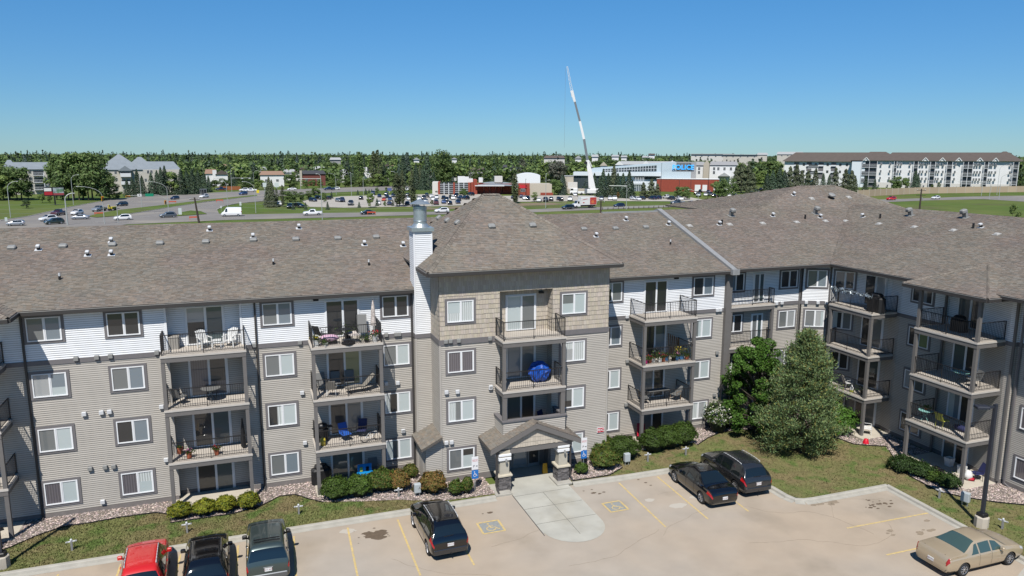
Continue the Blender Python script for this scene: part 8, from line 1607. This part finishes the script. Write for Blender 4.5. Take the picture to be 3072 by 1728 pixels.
# ------------------------------------------------------------------ trees
def tree_arrays(kind, seed, n):
    rng = np.random.default_rng(seed)
    if kind == 'round':
        c = []; k_ = 17
        for i in range(k_):
            a = rng.uniform(0, 6.28); z = rng.uniform(.17, .86); r = .30 * math.sin(math.pi * min((z - .02) / .94, 1)) ** .6 * rng.uniform(.3, 1.0); c.append((r * math.cos(a), r * math.sin(a), z, rng.uniform(.10, .17)))
        c = np.array(c); ix = rng.integers(0, k_, n); d = rng.normal(size=(n, 3)); d /= np.linalg.norm(d, axis=1)[:, None]; O_ = d; P = c[ix, :3] + d * (c[ix, 3] * rng.uniform(.5, 1.05, n))[:, None] * np.array([1, 1, .85]); sz = .026
    elif kind == 'spruce':
        z = .04 + .96 * rng.uniform(0, 1, n) ** 1.35; w_ = 15; lay = (z * w_) % 1; r = (.29 * (1 - z) ** .8 + .008) * (.55 + .55 * (1 - lay)) * rng.uniform(.25, 1.0, n) ** .45; a = rng.uniform(0, 6.28, n); r *= 1 + .18 * np.sin(a * 5 + np.floor(z * w_) * 2.1); P = np.stack([r * np.cos(a), r * np.sin(a), z - r * .22], 1); sz = .023; O_ = np.stack([np.cos(a), np.sin(a), .45 + 0 * z], 1)
    elif kind == 'poplar':
        z = rng.uniform(.08, 1, n); r = .075 * np.sin(np.pi * np.clip(z, .1, .98)) ** .5 * rng.uniform(.3, 1.1, n); a = rng.uniform(0, 6.28, n); P = np.stack([r * np.cos(a) + .02 * np.sin(z * 9), r * np.sin(a), z], 1); sz = .016; O_ = np.stack([np.cos(a), np.sin(a), .3 + 0 * z], 1)
    else:
        z = .08 + .92 * rng.uniform(0, 1, n) ** 1.2; lay = np.sin(z * 32 + 2) * .22 + .85; r = .26 * (1 - z) ** .55 * lay * rng.uniform(.25, 1.0, n) ** .5; a = rng.uniform(0, 6.28, n); r *= 1 + .25 * np.sin(a * 3 + z * 20); P = np.stack([r * np.cos(a), r * np.sin(a), z], 1); sz = .024; O_ = np.stack([np.cos(a), np.sin(a), .4 + 0 * z], 1)
    return P, sz, rng, O_
TM = {}
def tree_meshes(kind, leaf, var, hi=True):
    k_ = (kind, leaf, var, hi)
    if k_ in TM: return TM[k_]
    n = {'round': 2600, 'spruce': 2400, 'poplar': 1100, 'pine': 2200}[kind]; n = n if hi else n // 4; P, sz, rng, O_ = tree_arrays(kind, var * 17 + len(kind), n); sz *= 1 if hi else 1.9
    V = leafcloud(P, sz, rng, O_, up=.45); T = tints(n, rng, .75, 1.25); cr = leafmesh('crown', [(V, 0, T)], [M[leaf]])
    tr = MB(); tr.tube((0, 0, 0), (0, 0, .55 if kind == 'round' else .9), .018 if kind != 'poplar' else .012, .004, 6)
    if kind == 'round':
        for i in range(5): a = i * 1.3; tr.tube((0, 0, .25 + .04 * i), (.2 * math.cos(a), .2 * math.sin(a), .6), .008, .002, 4)
    TM[k_] = (cr, tr.mesh('trunk', M['bark'] if kind != 'poplar' else M['barkpale'])); return TM[k_]
tcount = 0
def tree(px, py, ytop, kind='round', leaf='far_leaf', label=None, group=None, wide=1.0):
    global tcount
    p = at(px, py); h = zat(p, px, ytop); v = rnd.randrange(4); cr, tr = tree_meshes(kind, leaf, v); nm = {'round': 'leafy_tree', 'spruce': 'spruce_tree', 'poplar': 'poplar_tree', 'pine': 'pine_tree'}[kind]
    t = thing(nm, label, 'tree', p, rnd.uniform(0, 6.28), group); t.scale = (h * wide, h * wide, h); inst('crown', cr, t); inst('trunk', tr, t); tcount += 1
G1 = [(r1, [(0, 1000, 420, 'round', 'far_leaf_light', 1.3), (150, 1000, 470, 'round', 'far_leaf', 1.2), (260, 990, 600, 'round', 'far_leaf_light', 1.3), (330, 1010, 480, 'round', 'far_leaf', 1.2), (430, 1010, 700, 'round', 'far_leaf_dark', 1.2), (60, 1010, 620, 'round', 'far_leaf_light', 1.5), (640, 1050, 900, 'round', 'far_leaf_light', 1.2), (760, 1050, 930, 'round', 'far_leaf', 1.2), (400, 1130, 1000, 'round', 'far_leaf_dark', 1.6),
       (950, 1000, 280, 'round', 'far_leaf', .95), (1120, 1010, 250, 'round', 'far_leaf', 1.0), (1260, 1005, 235, 'round', 'far_leaf', .95), (1400, 1010, 240, 'round', 'far_leaf', .95), (860, 1000, 430, 'round', 'far_leaf', .9), (1040, 1010, 420, 'round', 'far_leaf_dark', 1.0), (1540, 1010, 520, 'round', 'far_leaf_dark', 1.0), (1650, 1005, 540, 'round', 'far_leaf', 1.0), (1340, 1010, 450, 'round', 'far_leaf_dark', 1.1), (1200, 1010, 480, 'round', 'far_leaf_dark', 1.1), (1780, 1000, 840, 'round', 'far_leaf', 1.3),
       (1930, 950, 690, 'spruce', 'far_spruce', 1.1), (2010, 950, 660, 'spruce', 'far_spruce', 1.0), (2090, 950, 540, 'spruce', 'far_spruce', .9), (2160, 950, 640, 'spruce', 'far_spruce', 1.1), (2300, 940, 590, 'spruce', 'far_spruce', 1.0), (2390, 935, 560, 'spruce', 'far_spruce', 1.0), (2450, 935, 510, 'spruce', 'far_spruce', .9), (2510, 930, 490, 'spruce', 'far_spruce', .9)]),
      (r2, [(20, 925, 560, 'round', 'far_leaf_light', 1.2), (90, 925, 600, 'spruce', 'far_spruce', 1.0), (170, 925, 540, 'spruce', 'far_spruce', 1.0), (260, 920, 560, 'spruce', 'far_spruce', 1.0), (340, 918, 540, 'spruce', 'far_spruce', 1.0), (430, 905, 560, 'spruce', 'far_spruce', 1.0), (520, 890, 600, 'spruce', 'far_spruce', 1.1), (580, 880, 640, 'spruce', 'far_spruce', 1.0), (660, 850, 690, 'round', 'far_leaf_dark', 1.4), (760, 850, 670, 'round', 'far_leaf', 1.4), (860, 850, 690, 'round', 'far_leaf_dark', 1.4), (960, 850, 560, 'spruce', 'far_spruce', 1.1), (1100, 850, 660, 'round', 'far_leaf_dark', 1.4), (1200, 850, 680, 'round', 'far_leaf_dark', 1.3), (1290, 850, 680, 'round', 'far_leaf_light', 1.2), (1390, 850, 690, 'round', 'far_leaf_light', 1.2),
       (1130, 800, 590, 'round', 'far_leaf_light', 1.2), (1270, 760, 430, 'spruce', 'far_bluespruce', 1.0), (1790, 840, 600, 'round', 'far_leaf', 1.2), (1860, 840, 680, 'round', 'far_leaf', 1.2), (2030, 830, 700, 'round', 'far_leaf', 1.5), (2150, 825, 690, 'round', 'far_leaf', 1.5), (2270, 825, 680, 'round', 'far_leaf_light', 1.4), (2400, 820, 660, 'round', 'far_leaf_light', 1.4), (2520, 820, 650, 'round', 'far_leaf', 1.4),
       (1500, 1110, 660, 'spruce', 'far_pine', .9), (1540, 1115, 700, 'spruce', 'far_pine', .8), (1460, 1080, 800, 'spruce', 'far_pine', .9), (1610, 1090, 830, 'poplar', 'far_poplar', 1.4), (1690, 1110, 780, 'poplar', 'far_poplar', 1.4), (1560, 1100, 900, 'round', 'far_pine', 1.0), (1760, 1060, 860, 'round', 'far_leaf', 1.6), (1880, 1030, 860, 'round', 'far_leaf', 1.6), (1960, 1020, 880, 'round', 'far_leaf_dark', 1.5), (2080, 1000, 860, 'round', 'far_leaf', 1.5), (2180, 990, 800, 'round', 'far_leaf', 1.3), (1850, 1150, 1040, 'spruce', 'far_spruce', 1.2), (2040, 1150, 1040, 'spruce', 'far_spruce', 1.2), (2370, 1150, 1030, 'spruce', 'far_spruce', 1.2), (2310, 1040, 880, 'round', 'far_leaf', .9), (2430, 985, 880, 'spruce', 'far_spruce', 1.2)]),
      (r3, [(60, 810, 620, 'round', 'far_leaf', 1.5), (180, 808, 640, 'round', 'far_leaf_dark', 1.5), (310, 808, 640, 'round', 'far_leaf_light', 1.5), (430, 806, 650, 'round', 'far_leaf_light', 1.5), (560, 806, 600, 'round', 'far_leaf_light', 1.4), (700, 805, 620, 'round', 'far_leaf', 1.4), (800, 800, 600, 'round', 'far_leaf', 1.3), (280, 800, 280, 'poplar', 'far_leaf', 2.0), (490, 800, 270, 'poplar', 'far_poplar', 1.6), (570, 800, 250, 'poplar', 'far_poplar', 1.5), (650, 790, 450, 'spruce', 'far_spruce', .9), (880, 790, 470, 'spruce', 'far_bluespruce', 1.1), (940, 790, 320, 'spruce', 'far_spruce', 1.0), (1000, 780, 290, 'spruce', 'far_bluespruce', 1.0), (1060, 790, 560, 'round', 'far_leaf_light', 1.2), (1040, 800, 660, 'round', 'far_leaf_light', 1.3), (1130, 850, 450, 'spruce', 'far_spruce', .9), (1230, 860, 520, 'spruce', 'far_spruce', .8), (1300, 850, 280, 'spruce', 'far_spruce', .9), (1190, 830, 480, 'spruce', 'far_pine', .9), (1400, 820, 560, 'spruce', 'far_spruce', .9), (1480, 750, 560, 'round', 'far_leaf_light', 1.2), (1570, 740, 580, 'round', 'far_leaf_light', 1.2), (1660, 730, 450, 'spruce', 'far_bluespruce', .9), (1510, 760, 230, 'round', 'far_leaf', 1.0), (1590, 760, 300, 'round', 'far_leaf', 1.0),
       (840, 1105, 600, 'poplar', 'far_poplar', 1.8), (880, 1100, 660, 'poplar', 'far_poplar', 1.5), (935, 1105, 560, 'poplar', 'far_poplar', 1.3), (1065, 1108, 540, 'poplar', 'far_poplar', 1.2), (1110, 1105, 840, 'poplar', 'far_leaf', 2.4), (1080, 1105, 800, 'poplar', 'far_poplar', 2.2), (445, 1120, 890, 'round', 'far_leaf_light', 1.0), (540, 1100, 980, 'spruce', 'far_spruce', 1.2), (270, 1120, 1030, 'spruce', 'far_spruce', 1.3), (780, 1100, 1000, 'spruce', 'far_spruce', 1.1), (250, 930, 850, 'spruce', 'far_spruce', 1.2), (370, 920, 830, 'spruce', 'far_spruce', 1.2), (420, 910, 840, 'spruce', 'far_spruce', 1.2), (460, 910, 840, 'spruce', 'far_spruce', 1.2), (540, 905, 810, 'round', 'far_leaf', 1.1), (680, 890, 810, 'round', 'far_leaf', 1.0), (660, 1100, 1020, 'round', 'far_leaf', 1.1), (1370, 1090, 1010, 'round', 'far_poplar', 1.1), (1440, 920, 850, 'round', 'far_poplar', 1.4), (1820, 950, 820, 'round', 'far_leaf', 1.5), (1880, 960, 860, 'round', 'far_leaf', 1.3), (1650, 1000, 920, 'poplar', 'far_pine', 2)]),
      (r4, [(65, 1060, 700, 'poplar', 'far_poplar', 2.2), (40, 1055, 600, 'poplar', 'far_poplar', 1.6), (340, 1030, 880, 'round', 'far_leaf_light', 1.1), (640, 930, 680, 'round', 'far_leaf', 1.2), (700, 930, 690, 'round', 'far_leaf', 1.2), (780, 920, 640, 'spruce', 'far_spruce', 1.1), (750, 930, 620, 'spruce', 'far_bluespruce', .9), (1110, 860, 600, 'spruce', 'far_spruce', 1.3), (1070, 850, 690, 'round', 'far_leaf_dark', 1.1), (1240, 900, 600, 'spruce', 'far_spruce', 1.0), (1370, 960, 540, 'spruce', 'far_spruce', .9), (1320, 960, 640, 'spruce', 'far_spruce', 1.0), (1450, 965, 600, 'spruce', 'far_spruce', 1.0), (1530, 965, 470, 'spruce', 'far_pine', .9), (1590, 970, 600, 'spruce', 'far_spruce', 1.0), (1670, 975, 600, 'spruce', 'far_spruce', 1.1), (1760, 980, 560, 'spruce', 'far_spruce', 1.0), (1810, 970, 700, 'spruce', 'far_spruce', 1.0), (1980, 975, 740, 'pine', 'far_pine', 1.3), (2100, 980, 690, 'pine', 'far_pine', 1.4), (2190, 985, 760, 'pine', 'far_pine', 1.3), (2480, 990, 790, 'round', 'far_leaf', 1.2), (2560, 990, 800, 'round', 'far_leaf', 1.2), (700, 760, 390, 'round', 'far_grey', 1.3), (640, 760, 430, 'round', 'far_grey', 1.2), (150, 700, 390, 'poplar', 'far_grey', 3), (1600, 985, 880, 'round', 'leaf_rust', .8)]),
      (r5, [(30, 1000, 790, 'round', 'far_leaf', 1.3), (480, 680, 590, 'round', 'far_leaf_light', 1.2), (520, 985, 700, 'round', 'far_leaf', 1.2), (620, 985, 660, 'round', 'far_leaf', 1.2), (720, 960, 660, 'round', 'far_leaf', 1.1), (800, 900, 500, 'pine', 'far_pine', 1.1), (880, 900, 450, 'pine', 'far_pine', 1.1), (980, 900, 470, 'pine', 'far_pine', 1.1), (1050, 930, 600, 'pine', 'far_pine', 1.2), (1180, 850, 540, 'round', 'far_leaf_light', 1.2), (960, 980, 820, 'pine', 'far_pine', 1.2), (1080, 985, 830, 'round', 'far_bluespruce', 1.2), (1260, 985, 600, 'spruce', 'far_spruce', 1.1), (1340, 985, 560, 'spruce', 'far_spruce', 1.1), (1440, 980, 520, 'spruce', 'far_spruce', 1.1), (1520, 960, 560, 'spruce', 'far_spruce', 1.1), (1600, 930, 500, 'pine', 'far_pine', 1.0), (1700, 920, 470, 'pine', 'far_pine', 1.0), (1780, 900, 560, 'pine', 'far_pine', 1.1), (1880, 880, 560, 'pine', 'far_pine', 1.1), (1990, 880, 520, 'spruce', 'far_pine', 1.0), (2110, 870, 600, 'spruce', 'far_spruce', 1.0), (2200, 870, 620, 'spruce', 'far_spruce', 1.0), (2290, 880, 520, 'pine', 'far_pine', 1.0), (2440, 900, 540, 'pine', 'far_pine', 1.1), (2530, 920, 560, 'pine', 'far_pine', 1.1), (1400, 700, 400, 'round', 'far_leaf_light', 1.3)]),
      (r6, [(10, 960, 640, 'spruce', 'far_pine', 1.0), (175, 890, 640, 'spruce', 'far_spruce', 1.0), (315, 885, 680, 'spruce', 'far_spruce', 1.0), (620, 855, 650, 'round', 'far_leaf', 1.3), (700, 855, 640, 'round', 'far_leaf', 1.3), (780, 850, 660, 'round', 'far_leaf', 1.2), (920, 850, 560, 'spruce', 'far_spruce', 1.2), (960, 845, 620, 'spruce', 'far_spruce', 1.2), (1190, 835, 770, 'round', 'far_leaf', 1.2), (1290, 835, 720, 'round', 'far_leaf', 1.2), (1420, 835, 580, 'pine', 'far_pine', 1.1), (1470, 835, 500, 'spruce', 'far_spruce', 1.3), (1570, 830, 460, 'spruce', 'far_pine', 1.0), (1650, 830, 730, 'round', 'far_leaf_dark', 1.4), (1880, 825, 760, 'pine', 'far_pine', 1.1), (2160, 825, 640, 'pine', 'far_pine', 1.1), (2240, 825, 530, 'pine', 'far_pine', 1.2), (2420, 820, 680, 'pine', 'far_pine', 1.3), (2520, 820, 560, 'round', 'far_pine', 1.1), (2400, 1270, 1050, 'round', 'far_leaf_light', .8), (2490, 1290, 1170, 'round', 'far_leaf_light', 1.2)])]
kn = {'round': 'leafy tree', 'spruce': 'conical spruce', 'poplar': 'slender poplar', 'pine': 'rough pine'}; ln = {'far_leaf': 'mid green', 'far_leaf_light': 'bright green', 'far_leaf_dark': 'dark green', 'far_spruce': 'dark', 'far_bluespruce': 'blue green', 'far_grey': 'silvery', 'far_poplar': 'thin olive', 'far_pine': 'brownish green', 'leaf_rust': 'rust brown'}
wh = {id(r1): 'around the left junction and cream flats', id(r2): 'between the boulevard and the houses', id(r3): 'round the far shopping lot', id(r4): 'near the crane and police station', id(r5): 'behind the tall hip roof', id(r6): 'before the white apartment block'}
for fn, L in G1:
    for x, y, yt_, kd, lf, wd2 in L:
        px, py = fn(x, y); tree(px, max(py, 548), fn(0, yt_)[1], kd, lf, '%s %s %s' % (ln[lf], kn[kd], wh[id(fn)]), '%s %ss %s' % (ln[lf], kn[kd], wh[id(fn)]), wd2)
for _ in range(30): HT.append((rnd.uniform(1930, 2335), 549 + rnd.uniform(0, 4), rnd.uniform(477, 500)))
for x, y, yt_ in HT: tree(x, y, yt_, 'round', rnd.choice(('far_leaf', 'far_leaf_dark', 'far_leaf_light')), 'leafy tree standing before the far houses and flats', 'leafy trees before the far houses and flats', 1.5)
# belt of single trees filling the suburb, then the far wood
skyl = lambda x: np.interp(x, [0, 150, 400, 700, 1000, 1500, 1800, 1950, 2300, 3072], [461, 460, 462, 461, 459, 458, 460, 465, 466, 466])
zones = [(0, 500, 'left'), (500, 1000, 'middle left'), (1000, 1550, 'middle'), (1550, 2050, 'middle right'), (2050, 3072, 'right')]
for i in range(150):
    px = rnd.uniform(-40, 2060) if i < 130 else rnd.uniform(2060, 3100); d = rnd.uniform(545, 700); p = dist_at(px, d); kd = rnd.choice(('round', 'round', 'round', 'spruce', 'spruce')); lf = {'round': rnd.choice(('far_leaf', 'far_leaf', 'far_leaf_light', 'far_leaf_dark')), 'spruce': rnd.choice(('far_spruce', 'far_spruce', 'far_bluespruce'))}[kd]
    h = rnd.uniform(9, 16) if kd == 'round' else rnd.uniform(11, 18); p.z = terr(p.x, p.y) - .3
    if 2300 < px < 3072: continue
    if px > 1900: h *= .55
    v = rnd.randrange(4); cr, tr = tree_meshes(kd, lf, v, False); z = [q[2] for q in zones if q[0] <= max(px, 0) < q[1] or q[1] == 3072][0]
    o = inst({'round': 'leafy_tree', 'spruce': 'spruce_tree'}[kd], cr, None, p, rnd.uniform(0, 6.28), scale=(h * (1.15 if kd == 'round' else .9),) * 2 + (h,)); tag(o, '%s %s in the %s part of the distant suburb belt' % (ln[lf], kn[kd], z), 'tree', '%s %ss of the %s suburb belt' % (ln[lf], kn[kd], z))
rng = np.random.default_rng(77); GS = {m_: [] for m_ in range(4)}
for i in range(4600):
    px = rng.uniform(-150, 3230); d = 500 + 900 * rng.uniform() ** 1.3; p = dist_at(px, d); kd = rng.choice(['round', 'spruce'], p=[.72, .28]); h = rng.uniform(8, 14.5) if kd == 'round' else rng.uniform(9, 17)
    if 2330 < px < 3060 and d < 620: continue
    top = (float(skyl(px)) - 465) / 3; k_ = d / FPX
    z0 = terr(p.x, p.y); lim = H - top * k_ + (rng.uniform(-1, 4.5) if kd == 'spruce' else rng.uniform(-3.5, 2.6)); h = min(h, max(lim - z0, 5)) if px > 1900 or z0 + h > lim else h
    n = 40; 
    if kd == 'round': dd = rng.normal(size=(n, 3)); dd /= np.linalg.norm(dd, axis=1)[:, None]; P = dd * np.array([h * .36, h * .36, h * .38]) * rng.uniform(.5, 1.1, (n, 1)); P[:, 2] += h * .58; s = h * .095
    else: z = rng.uniform(0.05, 1, n); r = h * .2 * (1 - z); a = rng.uniform(0, 6.28, n); P = np.stack([r * np.cos(a), r * np.sin(a), z * h], 1); s = h * .07; dd = np.stack([np.cos(a), np.sin(a), 0 * a + .4], 1)
    P += np.array([p.x, p.y, z0]); GS[(3 if rng.uniform() < .8 else 2) if kd == 'spruce' else int(rng.choice([0, 1, 2], p=[.5, .25, .25]))].append((leafcloud(P, s, rng, dd, up=.45), rng.uniform(.72, 1.3) * tints(n, rng, .8, 1.2)))
gsx = [(np.concatenate([g_[0] for g_ in v_]), k_, np.concatenate([g_[1] for g_ in v_])) for k_, v_ in GS.items() if v_]
o = inst('distant_woods', leafmesh('distant_woods', gsx, [M['far_leaf'], M['far_leaf_light'], M['far_leaf_dark'], M['far_spruce']])); tag(o, 'band of suburb trees running along the whole horizon', 'woods', None, 'stuff')
# small pale roofs between the far trees
for i in range(46):
    px = rnd.uniform(20, 2300); d = rnd.uniform(575, 800); p = dist_at(px, d); p.z = terr(p.x, p.y) + rnd.uniform(0, 2.0); az = math.atan2(p.x, p.y); b = MB(); w_ = rnd.uniform(8, 15); hh = rnd.uniform(3, 5.5)
    t = thing('distant_house', None, 'house', p, -az + rnd.uniform(-.4, .4)); z = [q[2] for q in zones if q[0] <= px < q[1] or q[1] == 3072][0]; wl = rnd.choice(('white', 'off', 'cream', 'beige')); rf = rnd.choice(('rpale', 'rbrown', 'rgrey', 'rdark', 'rtan'))
    nmr = {'rpale': 'pale', 'rbrown': 'brown', 'rgrey': 'blue grey', 'rdark': 'dark', 'rtan': 'tan'}[rf]; tag(t, '%s walled house with %s roof half hidden in the %s suburb trees' % ({'off': 'off white'}.get(wl, wl), nmr, z), None, '%s houses with %s roofs in the %s suburb' % (wl, nmr, z))
    b.box(-w_ / 2, w_ / 2, 0, 9, -3, hh); b.build('wall', W_[wl], t); b = MB(); b.add([(-w_ / 2 - .5, -.5, hh), (w_ / 2 + .5, -.5, hh), (w_ / 2 + .5, 9.5, hh), (-w_ / 2 - .5, 9.5, hh), (-w_ / 2 + .5, 4.5, hh + 2.2), (w_ / 2 - .5, 4.5, hh + 2.2)], [(0, 1, 5, 4), (2, 3, 4, 5), (1, 2, 5), (3, 0, 4), (0, 3, 2, 1)]); b.build('roof', W_[rf], t)
